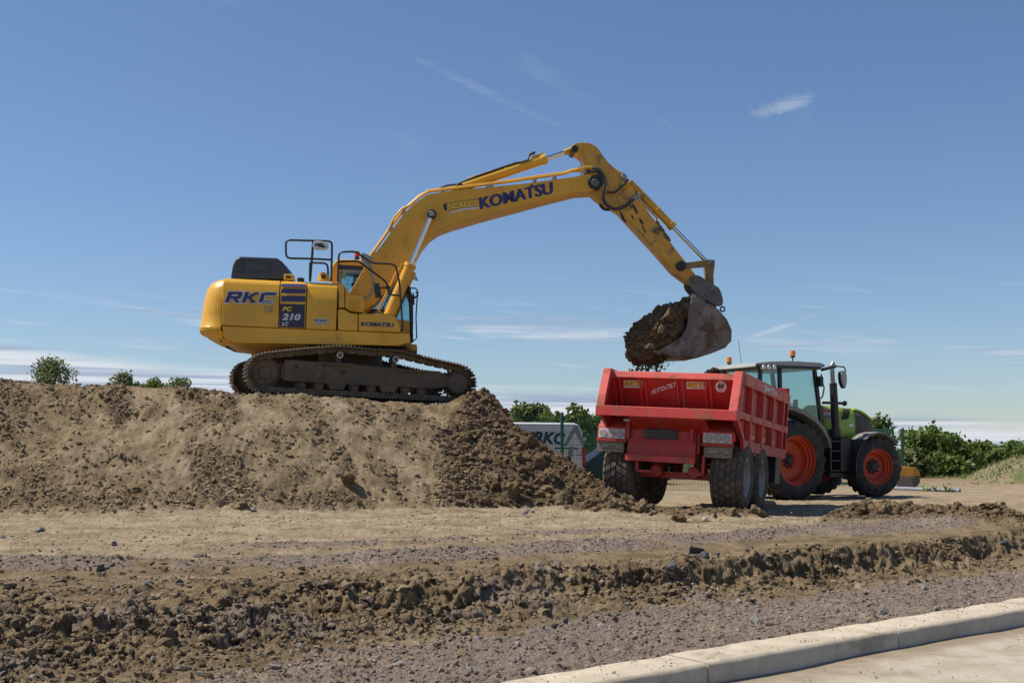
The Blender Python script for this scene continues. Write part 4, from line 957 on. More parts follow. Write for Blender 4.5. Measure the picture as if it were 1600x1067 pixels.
def exc_bucket():
    def P(px, py, y): x, z = E.side(px, py, y); return (x, y, z)
    # quick coupler
    cp = smooth_poly(e2([(1075.5, 440), (1080, 430.5), (1092, 430), (1103, 438), (1118, 447), (1124, 450), (1130.5, 470), (1127, 480), (1115, 476), (1098, 466), (1080, 452)], -.24), 1)
    co = None
    for y in (-.24, .24):
        o = MB().xz(cp, y-.025, y+.025).build('coupler_plate', M_coup, exc, .01)
        co = co or o
    MB().xz(e2([(1084, 440), (1096, 442), (1116, 456), (1122, 470), (1100, 460), (1086, 450)], -.2), -.2, .2).build('coupler_body', M_coup, exc, .02)
    for px, py in ((1087, 437.8), (1115.3, 453)):
        x, z = E.side(px, py, -.28); MB().cyl((x, -.30, z), (x, .30, z), .055).cyl((x, -.275, z), (x, .275, z), .09).build('coupler_pin', M_coup, exc, .01)
    x, z = E.side(1129, 483, -.05)
    MB().tube([(x+.05*math.cos(a), -.05, z+.05*math.sin(a)) for a in [2*math.pi*k/14 for k in range(14)]], .018, 8, closed=True).build('lifting_eye', M_coup, exc)
    # bucket
    HW = 0.58
    bk = empty('bucket', Matrix.Identity(4), exc)
    shell = [(1081, 462), (1122, 483), (1136, 499), (1143.5, 516), (1143, 531), (1134, 543), (1112, 552), (1090, 557), (1066, 558), (1046, 555), (1026, 549.5)]
    S_ = e2(shell, -HW)
    # back plate as a thick bent sheet
    outer = [Vector((x, 0, z)) for x, z in S_]; inner = []
    cx = E.side(1075, 515, -HW); c = Vector((cx[0], 0, cx[1]))
    for i, p in enumerate(outer):
        a = outer[max(i-1, 0)]; b = outer[min(i+1, len(outer)-1)]; t = (b-a).normalized(); nrm = Vector((t.z, 0, -t.x))
        if nrm.dot(c-p) < 0: nrm = -nrm
        inner.append(p+nrm*.03)
    prof = [(p.x, p.z) for p in outer]+[(p.x, p.z) for p in reversed(inner)]
    MB().xz(prof, -HW+.0, HW).build('bucket_shell', M_bucket, bk, .006, 2, 50)
    sp = [(1081, 462), (1122, 483), (1135, 499), (1142.3, 516), (1141.8, 530.5), (1133, 541.5), (1111, 550.5), (1090, 555), (1066, 556), (1046, 553.5), (1028, 548), (1050, 535), (1064, 527), (1072, 512), (1078, 490), (1078, 478)]
    for y in (-HW, HW):
        MB().xz(e2(sp, -HW), y-.015-.004, y+.015).build('side_plate', M_bucket, bk, .006)
    y = -HW-.02
    MB().xz(e2([(1076, 478), (1082, 470), (1102, 472), (1096, 487), (1088, 497), (1082, 510), (1074, 533), (1066, 532), (1074, 506)], y), y-.014, y+.01).build('side_cutter', M_coup, bk, .006)
    MB().xz(e2([(1072, 535), (1090, 537.5), (1112, 537.5), (1128, 533), (1143, 526), (1142.5, 533), (1134, 542), (1112, 549), (1090, 549.5), (1071, 545)], y), y-.012, y+.01).build('wear_plate', M_bucket, bk, .005)
    MB().xz(smooth_poly(e2([(1071, 480), (1074, 464), (1082, 457), (1092, 461), (1104, 470), (1096, 472), (1086, 476)], -.26), 1), -.29, -.23).build('bucket_ear', M_coup, bk, .008)
    MB().xz(smooth_poly(e2([(1071, 480), (1074, 464), (1082, 457), (1092, 461), (1104, 470), (1096, 472), (1086, 476)], -.26), 1), .23, .29).build('bucket_ear', M_coup, bk, .008)
    x, z = E.side(1083.5, 463.5, -.3); MB().cyl((x, -.32, z), (x, .32, z), .05).build('bucket_pin', M_steel, bk, .008)
    x, z = E.side(1106, 512, -HW-.02)
    MB().ball((x, -HW-.03, z), 1, 14, 8, (.155, .035, .085)).build('mud_lump', soil_mat('mud_lump_soil', (.12, .085, .05), (.2, .15, .09)), bk)
    for k in range(5):
        yy = -HW+.07+k*(2*HW-.14)/4; a = Vector((S_[-1][0], yy, S_[-1][1])); d = Vector((-.94, 0, .2)).normalized(); n = Vector((.2, 0, .94))
        MB().loft([[a-d*.1+Vector((0, -.05, 0))-n*.04, a-d*.1+Vector((0, .05, 0))-n*.04, a-d*.1+Vector((0, .05, 0))+n*.05, a-d*.1+Vector((0, -.05, 0))+n*.05],
                   [a+d*.16+Vector((0, -.03, 0))-n*.01, a+d*.16+Vector((0, .03, 0))-n*.01, a+d*.16+Vector((0, .03, 0))+n*.015, a+d*.16+Vector((0, -.03, 0))+n*.015]]).build('tooth', M_bucket, bk, .006)
exc_bucket()

def exc_under():
    UM = Matrix.Rotation(rad(15), 4, 'Z')
    # chain path in side view: sprocket at the boom end
    r = 0.335; zc = 0.355; xa, xb = -1.92, 1.92
    def path():
        pts = []
        n = 30
        for i in range(n): pts.append((xa+(xb-xa)*i/n, 0.02))
        for i in range(16): a = -90+180*i/16; pts.append((xb+r*math.cos(rad(a)), zc+r*math.sin(rad(a))))
        keys_x = [xb, 1.45, .62, .1, -.50, -1.3, xa]; keys_z = [zc+r, .755, .90, .885, .915, .80, zc+r]
        for i in range(n):
            x = xb+(xa-xb)*i/n; t = np.interp(-x, [-k for k in keys_x], keys_z); pts.append((x, float(t)+.0))
        for i in range(16): a = 90+180*i/16; pts.append((xa+r*math.cos(rad(a)), zc+r*math.sin(rad(a))))
        return [Vector((p[0], p[1])) for p in pts]
    P = path(); L = [0]
    for i in range(len(P)): L.append(L[-1]+(P[(i+1) % len(P)]-P[i]).length)
    NSH = 48; pitch = L[-1]/NSH
    def along(s):
        s %= L[-1]; i = max(0, min(len(P)-1, int(np.searchsorted(L, s))-1)); t = (s-L[i])/max(1e-6, L[i+1]-L[i])
        a = P[i]; b = P[(i+1) % len(P)]; return a+(b-a)*t
    W2 = 0.31
    sh = MB().box((0, 0, -.028), (pitch*0.97, 2*W2, .016))
    for k in (-.36, 0, .36): sh.xz([(pitch*k-.012, -.034), (pitch*k+.012, -.034), (pitch*k+.007, -.066), (pitch*k-.007, -.066)], -W2, W2)
    for sx in (-.2, .2):
        for yy in (-.09, .09): sh.box((pitch*sx, yy, -.018), (.03, .03, .02))
    shoe_me = sh.mesh('track_shoe', M_track, 30)
    lk = MB()
    for yy in (-.085, .085):
        lk.xz([(-pitch*.5, -.015), (-pitch*.5, .05), (-pitch*.2, .075), (pitch*.42, .075), (pitch*.56, .05), (pitch*.56, .0), (pitch*.3, -.018)], yy-.018, yy+.018)
    lk.cyl((pitch*.5, -.12, .03), (pitch*.5, .12, .03), .024, n=10)
    frames = []
    for sgn in (-1, 1):
        yc = 1.20*sgn; T = UM @ Matrix.Translation((0, yc, 0.045))
        chain = MB(); mats = []
        for k in range(NSH):
            p = along(k*pitch); q = along((k+1)*pitch); c = (p+q)/2; d = (q-p).normalized()
            # x along travel, z pointing to the inside of the loop
            A = Matrix(((d.x, 0, -d.y, c.x), (0, 1, 0, 0), (d.y, 0, d.x, c.y), (0, 0, 0, 1)))
            mats.append(A); l2 = MB(); l2.v = list(lk.v); l2.f = list(lk.f); l2.xform(A); chain.add(l2.v, l2.f)
        tr = chain.build('track', M_track, exc, smooth=30, M=T)
        if sgn < 0: tr['label'] = 'near muddy crawler track'
        for A in mats:
            o = bpy.data.objects.new('track_shoe', shoe_me); COL.objects.link(o); o.parent = tr; o.matrix_local = A
        yo = -.16 if sgn < 0 else .16
        fr = MB().xz([(-1.62, .26), (-1.60, .54), (-1.45, .62), (1.55, .58), (1.80, .46), (1.80, .27), (1.4, .22), (-1.4, .2)], -.17, .17).build('track_frame', M_trackf, exc, .02, M=T)
        so = -.19 if sgn < 0 else .19
        MB().box((-1.20, so, .42), (.74, .06, .40)).build('idler_guard', M_trackf, fr, .015)
        for bx_ in ((-.55, .60), (.95, .55)): MB().box((bx_[0], so*1.05, bx_[1]), (.61, .06, .045)).build('step_bar', M_trackf, fr, .01)
        MB().cyl((-.42, so-.005, .45), (-.42, so+.012, .45), .045).cyl((-1.34, so-.045, .50), (-1.34, so, .50), .03).build('frame_hole', M_grease, fr)
        for k in range(8):
            x = -1.22+k*.345
            if k in (2, 5):
                MB().xz([(x-.2, .24), (x+.2, .24), (x+.13, .10), (x-.13, .10)], -.16, .16).build('roller_guard', M_trackf, fr, .01)
            else:
                MB().lathe([(.001, -.15), (.05, -.15), (.05, -.12), (.095, -.12), (.075, -.04), (.075, .04), (.095, .12), (.05, .12), (.05, .15), (.001, .15)], (x, 0, .165), 'y', 18).build('track_roller', M_trackf, fr)
        for x, z in ((-.50, .775), (.62, .76)):
            MB().cyl((x, -.2, z), (x, .12, z), .07).build('carrier_roller', M_trackf, fr, .008)
            MB().lathe([(.062, -.01), (.062, .01), (.046, .01), (.046, -.01)], (x, -.205 if sgn < 0 else .205, z), 'y', 20).lathe([(.062, -.01), (.062, .01), (.046, .01), (.046, -.01), (.062, -.01)], (x, -.205 if sgn < 0 else .205, z), 'y', 20).build('roller_ring', M_slv, fr)
            MB().box((x, .0, z-.13), (.1, .2, .2)).build('roller_bracket', M_trackf, fr)
        # idler and sprocket
        MB().lathe([(.10, -.11), (.23, -.10), (.26, -.07), (.30, -.05), (.30, .05), (.26, .07), (.23, .10), (.10, .11)], (xa, 0, zc), 'y', 40).build('idler', M_trackf, fr)
        MB().cyl((xa, -.16, zc), (xa, .16, zc), .12).build('idler_hub', M_trackf, fr, .02)
        spk = MB().lathe([(.05, -.04), (.26, -.04), (.26, .04), (.05, .04)], (xb, 0, zc), 'y', 42)
        for k in range(21):
            a = 2*math.pi*k/21; c_, s_ = math.cos(a), math.sin(a); w = .03
            t_ = [(.25, -w), (.312, -w*.45), (.312, w*.45), (.25, w)]
            spk.xz([(xb+rr*c_-ww*s_, zc+rr*s_+ww*c_) for rr, ww in t_], -.035, .035)
        spk.build('sprocket', M_trackf, fr)
        MB().lathe([(.001, so*1.35), (.19, so*1.35), (.225, so*1.15), (.235, so*.3), (.235, 0)], (xb, 0, zc), 'y', 36).build('final_drive', M_trackf, fr)
        bl = MB()
        for k in range(12):
            a = 2*math.pi*k/12; bl.cyl((xb+.2*math.cos(a), so*1.2, zc+.2*math.sin(a)), (xb+.2*math.cos(a), so*1.42, zc+.2*math.sin(a)), .014, n=6)
        bl.build('bolts', M_trackf, fr)
    MB().box((0, 0, .58), (1.5, 2.1, .26)).box((.75, 0, .52), (.35, 2.2, .2)).box((-.75, 0, .52), (.35, 2.2, .2)).build('car_body', M_trackf, exc, .03, M=UM)
    MB().lathe([(.001, .70), (.62, .70), (.66, .74), (.66, .98), (.6, 1.02), (.001, 1.02)], (0, 0, 0), 'z', 40).build('swing_ring', M_trackf, exc)
exc_under()

# ---------------------------------------------------------------- wheels
def tyre_mesh(name, Ro, Rr, w, mat, kind):
    """tyre about the y axis, centred; kind 'block' (trailer) or 'lug' (tractor)"""
    h = w/2; sh = Ro-0.030
    prof = [(Rr, -h*.80), (Rr+.03, -h*.93), ((Ro+Rr)/2-.02, -h*1.03), (Ro-.14, -h*1.0), (sh-.045, -h*.90), (sh, -h*.70), (sh+.006, 0), (sh, h*.70), (sh-.045, h*.90), (Ro-.14, h*1.0), ((Ro+Rr)/2-.02, h*1.03), (Rr+.03, h*.93), (Rr, h*.80)]
    mb = MB().lathe(prof, (0, 0, 0), 'y', 64)
    def rad_at(y): return np.interp(abs(y), [0, h*.70, h*.90, h], [sh+.006, sh, sh-.045, Ro-.14])
    def block(y0, y1, a0, a1, skew, top):
        rings = []
        for lo in (True, False):
            ring = []
            for y, a in ((y0, a0+skew*abs(y0)), (y1, a0+skew*abs(y1)), (y1, a1+skew*abs(y1)), (y0, a1+skew*abs(y0))):
                rr = rad_at(y)+(-.02 if lo else top); yy = y; aa = a
                if not lo:
                    ym = (y0+y1)/2; am = (a0+a1)/2+skew*abs(y); yy = ym+(y-ym)*.90; aa = am+(a-am)*.84
                ring.append((rr*math.cos(aa), yy, rr*math.sin(aa)))
            rings.append(ring)
        mb.loft(rings)
    if kind == 'block':
        n = 26; st = 2*math.pi/n
        for k in range(n):
            for s in (-1, 1):
                o = st*.5 if s > 0 else 0
                for (ya, yb) in ((.02, .33), (.37, .66), (.70, .93)):
                    block(s*h*ya, s*h*yb, k*st+o, k*st+o+st*.72, 1.15/h*st, .036)
    else:
        n = 20; st = 2*math.pi/n
        for k in range(n):
            for s in (-1, 1):
                o = st*.5 if s > 0 else 0; seg = [0.0, .3, .6, .85, 1.02]
                rings = []
                for t in seg:
                    y = s*h*t*.98; a = k*st+o-1.30*st*t; wa = st*.22*(1+.25*t); b = rad_at(y); top = b+.052 if t < .95 else b+.02
                    rings.append([((b-.02)*math.cos(a-wa), y, (b-.02)*math.sin(a-wa)), (top*math.cos(a-wa*.7), y, top*math.sin(a-wa*.7)), (top*math.cos(a+wa*.7), y, top*math.sin(a+wa*.7)), ((b-.02)*math.cos(a+wa), y, (b-.02)*math.sin(a+wa))])
                mb.loft(rings)
    return mb.mesh(name, mat, 30, merge=False)

def rim_mesh(name, Rr, w, mat, dish, hub=.16):
    h = w/2
    prof = [(Rr+.015, h*.86), (Rr+.02, h*.95), (Rr-.005, h*.97), (Rr-.018, h*.80), (Rr-.022, h*.62), (Rr-.050, h*.58), (Rr-.058, h*.36), (Rr-.085, h*.32), (Rr-.095, dish+.06), (Rr-.13, dish+.01), (Rr*.60, dish-.01), (hub+.03, dish), (hub, dish+.02), (.001, dish+.02)]
    back = [(.001, dish-.06), (Rr*.7, dish-.06), (Rr-.06, -h*.5), (Rr+.015, -h*.86)]
    return MB().lathe(prof, (0, 0, 0), 'y', 48).lathe(back, (0, 0, 0), 'y', 48).mesh(name, mat, 40)

def make_wheel(parent, loc, tyre_me, rim_me, hub_mb, hub_mat, outer, steer=0, roll=0):
    """outer: -1 when the dish faces -y, +1 when it faces +y"""
    Mx = Matrix.Translation(loc) @ Matrix.Rotation(rad(steer), 4, 'Z') @ (Matrix.Rotation(math.pi, 4, 'Z') if outer < 0 else Matrix.Identity(4)) @ Matrix.Rotation(rad(roll), 4, 'Y')
    w = empty('wheel', Mx, parent)
    for nm, me in (('tyre', tyre_me), ('rim', rim_me), ('hub', hub_mb)):
        o = bpy.data.objects.new(nm, me); COL.objects.link(o); o.parent = w
    return w

# ---------------------------------------------------------------- trailer
T = Frame((3.08, 21.62, 0.60), 67.0, 2.2, 3.0)
trl = empty('dump_trailer', T.M); tag(trl, 'red tandem axle dump trailer behind the green tractor', 'trailer')
XR = -1.20
def trailer():
    def Rr(px, py, xl=XR): y, z = T.rear(px, py, xl); return (xl, y, z)
    HWD = 1.30
    zbar0 = (Rr(1140, 656.5)[2]+Rr(923.5, 648)[2])/2; zbar1 = (Rr(1140, 639.5)[2]+Rr(923.5, 633)[2])/2
    ztop = T.rear(1143, 578, XR+.30)[1]; ztopl = T.rear(936, 576, XR+.30)[1]
    ztop = (ztop+ztopl)/2; L = 5.15
    rake = .30
    # sill across the rear
    sill = MB().box((XR+.06, 0, (zbar0+zbar1)/2), (.14, 2*HWD, zbar1-zbar0)).build('rear_sill', M_redd, trl, .012)
    # raked corner posts
    for s in (-1, 1):
        y0, y1 = s*HWD, s*(HWD-.155)
        MB().loft([[(XR, y0, zbar1-.02), (XR, y1, zbar1-.02), (XR+.14, y1, zbar1-.02), (XR+.14, y0, zbar1-.02)],
                   [(XR+rake, y0, ztop), (XR+rake, y1, ztop), (XR+rake+.14, y1, ztop), (XR+rake+.14, y0, ztop)]]).build('corner_post', M_redd, trl, .012)
    # tailgate set in between the posts
    tx = XR+.86
    def tg(z): return tx - (z-zbar1)/(ztop-zbar1)*.46
    zt0, zt1 = zbar1-.05, ztop-.10
    w = HWD-.165
    gate = MB().loft([[(tg(zt0), -w, zt0), (tg(zt0), w, zt0), (tg(zt0)+.04, w, zt0), (tg(zt0)+.04, -w, zt0)],
                      [(tg(zt1), -w, zt1), (tg(zt1), w, zt1), (tg(zt1)+.04, w, zt1), (tg(zt1)+.04, -w, zt1)]]).build('tailgate', M_redt, trl)
    MB().loft([[(tg(zt1)-.10, -w, zt1-.06), (tg(zt1)-.10, w, zt1-.06), (tg(zt1)+.06, w, zt1-.06), (tg(zt1)+.06, -w, zt1-.06)],
               [(tg(zt1)-.06, -w, zt1+.06), (tg(zt1)-.06, w, zt1+.06), (tg(zt1)+.06, w, zt1+.06), (tg(zt1)+.06, -w, zt1+.06)]]).build('top_bar', M_redd, gate, .012)
    def G(px, py, off=0.0):
        # point on the raked gate face
        x = tx
        for _ in range(6):
            y, z = T.rear(px, py, x); x = tg(z)-off
        return (x, y, z)
    z2 = zt1-.06
    for px in (967.5, 1007.5, 1065, 1108):
        for d_ in (-4.2, 4.2):
            y, _z = G(px+d_, 620)[1:]
            MB().loft([[(tg(zt0)-.045, y-.014, zt0), (tg(zt0)-.045, y+.014, zt0), (tg(zt0)+.01, y+.014, zt0), (tg(zt0)+.01, y-.014, zt0)],
                       [(tg(z2)-.045, y-.014, z2), (tg(z2)-.045, y+.014, z2), (tg(z2)+.01, y+.014, z2), (tg(z2)+.01, y-.014, z2)]]).build('rib', M_redd, gate, .004)
    def sticker(a, b, c, d_, mat, name='sticker', off=.006):
        MB().add([G(*p, off) for p in (a, b, c, d_)], [(0, 1, 2, 3)]).build(name, mat, gate, smooth=0)
    for (x0, x1, yb, yt) in ((974.8, 1003.3, 605.8, 594.2), (1072.8, 1104.0, 607.6, 596.4)):
        sticker((x0, yb-.3), (x1, yb+.2), (x1, yt+.4), (x0, yt), M_wht)
        lettering('lettering', 'SMYTH', M_navy2, gate, G(x0+1.2, yb-2.6, .008), G(x1-1.0, yb-2.2, .008), G(x0+1.2, yt+.9, .008), .09, 0, .002)
        lettering('lettering', 'SMYTH', M_yprint, gate, G(x0+1.7, yb-3.0, .008), G(x1-1.5, yb-2.6, .008), G(x0+1.7, yt+1.3, .008), .035, 0, .006)
        lettering('lettering', 'TRAILERS', M_navy2, gate, G(x0+7, yb-1.2, .008), G(x1-7, yb-.9, .008), G(x0+7, yb-2.2, .008), .0, 0, .003)
    lettering('lettering', 'AUTO-TILT', M_slv, gate, G(1017, 616.5, .006), G(1056.5, 603.2, .006), G(1017, 609.4, .006), .06, .0, .003)
    c = Vector(G(1126.4, 604.2, .006)); uu = (Vector(G(1135, 604.5, .006))-c); vv = (Vector(G(1126.6, 595.4, .006))-c)
    MB().add([tuple(c+uu*math.cos(2*math.pi*k/28)+vv*math.sin(2*math.pi*k/28)) for k in range(28)], [tuple(range(28))]).build('speed_disc', M_wht, gate, smooth=0)
    lettering('lettering', '60', M_navy2, gate, tuple(c-uu*.58-vv*.32), tuple(c+uu*.58-vv*.32), tuple(c-uu*.58+vv*.68), .05, 0, .004)
    lettering('lettering', 'km/h', M_navy2, gate, tuple(c-uu*.28-vv*.68), tuple(c+uu*.28-vv*.68), tuple(c-uu*.28-vv*.48), .02, 0, .004)
    # body floor and sides
    MB().box((XR+.50, 0, zbar1-.04), (.74, 2*HWD-.26, .03)).build('rear_apron', M_redt, trl)
    xf = XR+L
    fl = MB().loft([[(XR+.10, -.70, zbar0-.02), (XR+.10, .70, zbar0-.02), (XR+.10, .70, zbar0+.06), (XR+.10, -.70, zbar0+.06)],
                    [(XR+1.0, -.74, zbar0-.42), (XR+1.0, .74, zbar0-.42), (XR+1.0, .74, zbar0-.36), (XR+1.0, -.74, zbar0-.36)],
                    [(XR+1.3, -HWD+.2, zbar0-.43), (XR+1.3, HWD-.2, zbar0-.43), (XR+1.3, HWD-.2, zbar0-.37), (XR+1.3, -HWD+.2, zbar0-.37)],
                    [(xf, -HWD+.2, zbar0-.46), (xf, HWD-.2, zbar0-.46), (xf, HWD-.2, zbar0-.40), (xf, -HWD+.2, zbar0-.40)]]).build('floor', M_redt, trl, .01)
    zmid = zbar1+.02; zlow = zbar0-.50
    for s in (-1, 1):
        nm = 'side_wall'
        sheet = MB()
        yo = s*(HWD-.11)
        sheet.add([(XR+.15, yo, zbar0-.02), (XR+.3+rake*.7, yo, ztop-.05), (xf, yo, ztop-.05), (xf, yo, zlow+.05), (XR+1.1, yo, zlow+.05)], [(0, 1, 2, 3, 4)])
        sheet.add([(XR+.15, yo-s*.02, zbar0-.02), (XR+.3+rake*.7, yo-s*.02, ztop-.05), (xf, yo-s*.02, ztop-.05), (xf, yo-s*.02, zlow+.05), (XR+1.1, yo-s*.02, zlow+.05)], [(0, 1, 2, 3, 4)])
        wall = sheet.build(nm, M_redt, trl, smooth=0)
        MB().box(((XR+rake+.14+xf+.12)/2, s*(HWD-.065), ztop-.11), (xf+.12-XR-rake-.14, .13, .22)).build('top_rail', M_redd, wall, .012)
        MB().box(((XR+.14+xf+.08)/2, s*(HWD-.07), zmid-.08), (xf+.08-XR-.14, .13, .13)).build('middle_rail', M_redd, wall, .012)
        # lower rail with cut-outs over the wheels
        bot = [(XR+.75, zlow+.2), (xf, zlow+.2), (xf, zlow)]
        for cx in (1.45, 0.0):
            bot += [(cx+.24, zlow), (cx+.15, zlow+.11), (cx-.15, zlow+.11), (cx-.24, zlow)]
        bot += [(XR+.85, zlow)]
        MB().xz(bot, s*(HWD-.02), s*(HWD-.09)).build('lower_rail', M_redt, wall, .006)
        MB().xz([(XR+.15, zbar0+.02), (XR+.35, zbar0+.02), (XR+.95, zlow+.2), (XR+.76, zlow+.2)], s*(HWD-.025), s*(HWD-.085)).build('cheek_plate', M_redt, wall, .006)
        # uprights
        for i, x in enumerate((XR+.16+.06, XR+1.30, XR+2.42, XR+3.50, xf-.50)):
            rk = rake*.85 if i == 0 else 0
            zb_ = zlow+.12 if i else zbar0
            MB().loft([[(x-.045, s*(HWD-.005), zb_), (x+.045, s*(HWD-.005), zb_), (x+.045, s*(HWD-.11), zb_), (x-.045, s*(HWD-.11), zb_)],
                       [(x-.045+rk, s*(HWD-.005), ztop-.20), (x+.045+rk, s*(HWD-.005), ztop-.20), (x+.045+rk, s*(HWD-.11), ztop-.20), (x-.045+rk, s*(HWD-.11), ztop-.20)]]).build('upright', M_redd, wall, .008)
        if s < 0:
            for x in (XR+.95, XR+1.95, XR+3.0, XR+4.0, xf-.28):
                MB().box((x, s*(HWD-.10), zlow+.30), (.34, .012, .07)).build('yellow_reflector', M_oprint, wall)
            zz = ztop-.11
            lettering('lettering', 'SMYTH', M_slv, wall, (XR+2.3, -HWD-.001, zz-.06), (XR+3.6, -HWD-.001, zz-.06), (XR+2.3, -HWD-.001, zz+.05), .03, 0, .003)
            for x in (XR+.62, xf-.28):
                st = MB().box((x, -HWD+.095, ztop-.42), (.17, .012, .26)).build('warning_sticker', M_wht, wall)
                MB().box((x, -HWD+.087, ztop-.40), (.13, .008, .15)).build('warning_triangle', M_oprint, wall)
    # headboard
    hz_ = T.hit(1226, 606.6, 0, xf)[2]
    MB().box((xf+.02, 0, (hz_+zlow)/2), (.07, 2*HWD-.03, hz_-zlow)).build('headboard', M_redt, trl, .01)
    MB().box((xf+.08, -HWD+.2, (hz_+ztop)/2-.18), (.05, .34, hz_-ztop+.34)).build('headboard_corner', M_redd, trl, .01)
    # chassis
    for s in (-1, 1): MB().box((2.0, s*.42, zlow-.06), (5.0, .14, .26)).build('chassis_beam', M_redt, trl, .01)
    # rear crossmember with number plate
    cx = XR+.52
    c0, c1 = Rr(981, 683, cx), Rr(1087, 709, cx)
    yl0, yr0 = T.rear(980.5, 690, cx)[0], T.rear(1087, 697, cx)[0]
    zt_ = T.rear(1034, 668, cx)[1]; zb_ = T.rear(1034, 722, cx)[1]
    zm_ = T.rear(1034, 712, cx)[1]
    bp = MB().box((cx+.05, (yl0+yr0)/2, (zt_+zb_)/2), (.10, abs(yl0-yr0), zt_-zb_)).build('rear_panel', M_redt, trl, .012)
    MB().box((cx-.02, (yl0+yr0)/2, (zm_+zb_)/2), (.10, abs(yl0-yr0)+.02, zm_-zb_)).build('rear_bumper', M_redd, bp, .012)
    MB().box((cx-.015, (yl0+yr0)/2, T.rear(1034, 688, cx)[1]), (.05, abs(yl0-yr0), .035)).build('panel_ridge', M_redt, bp, .006)
    MB().box((cx-.01, (yl0+yr0)/2, zt_+.02), (.14, abs(yl0-yr0)-.3, .04)).build('panel_ledge', M_redd, bp, .006)
    pl0, pl1 = T.rear(1010, 672, cx)[0], T.rear(1058.5, 685, cx)[0]
    pz0, pz1 = T.rear(1034, 686, cx)[1], T.rear(1034, 671, cx)[1]
    npl = MB().box((cx-.045, (pl0+pl1)/2, (pz0+pz1)/2), (.03, abs(pl0-pl1), pz1-pz0)).build('number_plate', M_blk, trl, .006)
    MB().box((cx-.06, (pl0+pl1)/2, pz1+.03), (.06, .09, .06)).build('plate_lamp', M_blk, npl, .006)
    # hinge blocks and struts under the sill
    for px in (981, 1081.5):
        y = T.rear(px, 660, cx-.1)[0]
        MB().box((cx-.12, y, zbar0-.05), (.12, .12, .04)).build('hinge_plate', M_slv, trl, .006)
        MB().box((cx-.05, y, zbar0-.22), (.08, .07, .34)).box((cx+.08, y-.1, zbar0-.3), (.06, .05, .6)).build('hinge_arm', M_redt, trl, .008)
    for px in (1012, 1070):
        y = T.rear(px, 665, cx+.3)[0]; MB().cyl((cx+.35, y, zbar0-.12), (cx+.15, y-.05, zbar0-.55), .04).build('lock_bar', M_redt, trl)
    # mudguards with lamps and flaps
    for s, (a, b, lt, lb, ft, fb_, f0, f1, tp) in (( 1, (933.5, 979, 669.5, 684.5, 689.5, 706, 932.5, 975, 653)), (-1, (1097, 1146, 677, 692, 698, 715.5, 1100, 1145, 660))):
        gx = XR+.50
        ya, yb = T.rear(a, 680, gx)[0], T.rear(b, 680, gx)[0]; yc = (ya+yb)/2; wy = abs(ya-yb)
        zl1, zl0 = T.rear((a+b)/2, lt, gx)[1], T.rear((a+b)/2, lb, gx)[1]; zf = T.rear((a+b)/2, ft, gx)[1]; zfb = T.rear((a+b)/2, fb_, gx)[1]
        ztp = T.rear((a+b)/2, tp-6, gx+.3)[1]
        dz = .03*0
        gd = MB().xz([(gx, zf+.005), (gx, zl1+.03), (gx+.34, ztp+.02), (gx+.75, ztp+.1), (gx+.75, ztp+.06), (gx+.36, ztp-.03), (gx+.06, zl1-.02), (gx+.06, zf+.005)], yc-wy/2, yc+wy/2).build('mudguard', M_redd, trl, .01)
        MB().box((gx-.015, yc, zf+.02), (.06, wy+.02, .035)).build('guard_edge', M_redt, gd, .004)
        lp = MB().box((gx-.012, yc-.0, (zl0+zl1)/2), (.03, wy*.90, zl1-zl0)).build('lamp_plate', M_slv, gd, .008)
        for k in (-1, 0, 1):
            o = Vector((gx-.03, yc+k*wy*.285, (zl0+zl1)/2)); rl = min(wy*.13, (zl1-zl0)*.43)
            MB().lathe([(.001, -.014), (rl*.9, -.012), (rl, 0), (rl, .02)], o, 'x', 24).build('tail_lamp', M_lensr, gd)
            rg = MB()
            for j in range(-3, 4):
                hh = math.sqrt(max(0, 1-(j/3.6)**2))*rl*.92; t = j/3.6*rl
                q = Matrix.Rotation(rad(40), 3, 'X'); c0_ = o+q @ Vector((-.016, 0, t)); rg.box(c0_, (.008, 2*hh, rl*.10), q)
            rg.build('lamp_ribs', M_wht, gd)
        fl_y0, fl_y1 = T.rear(f0, 700, gx+.03)[0], T.rear(f1, 700, gx+.03)[0]; fy = (fl_y0+fl_y1)/2; fw = abs(fl_y0-fl_y1)
        fp = MB().box((gx+.03, fy, (zf+zfb)/2), (.02, fw, zf-zfb)).build('mudflap', M_flap, trl, .004)
        fx = gx+.03-.0105
        lettering('lettering', 'SMYTH', M_flapt, fp, (fx, fy+fw*.36, zfb+(zf-zfb)*.38), (fx, fy-fw*.36, zfb+(zf-zfb)*.38), (fx, fy+fw*.36, zfb+(zf-zfb)*.78), .04, 0, .004)
        lettering('lettering', 'TRAILERS', M_flapt, fp, (fx, fy+fw*.25, zfb+(zf-zfb)*.20), (fx, fy-fw*.25, zfb+(zf-zfb)*.20), (fx, fy+fw*.25, zfb+(zf-zfb)*.30), .01, 0, .004)
        e = .012; by0, by1 = fy-fw*.42, fy+fw*.42; bz0, bz1 = zfb+(zf-zfb)*.12, zfb+(zf-zfb)*.88
        MB().box((fx-.002, fy, bz0), (.006, fw*.84, e)).box((fx-.002, fy, bz1), (.006, fw*.84, e)).box((fx-.002, by0, (bz0+bz1)/2), (.006, e, bz1-bz0-e)).box((fx-.002, by1, (bz0+bz1)/2), (.006, e, bz1-bz0-e)).build('flap_border', M_flapt, fp)
        # arched guard over both wheels
        pts = []
        for cxx in (0.0, 1.45):
            pts += [(cxx+.70*math.cos(rad(a_)), .63+.70*math.sin(rad(a_))) for a_ in range(165, 14, -15)]
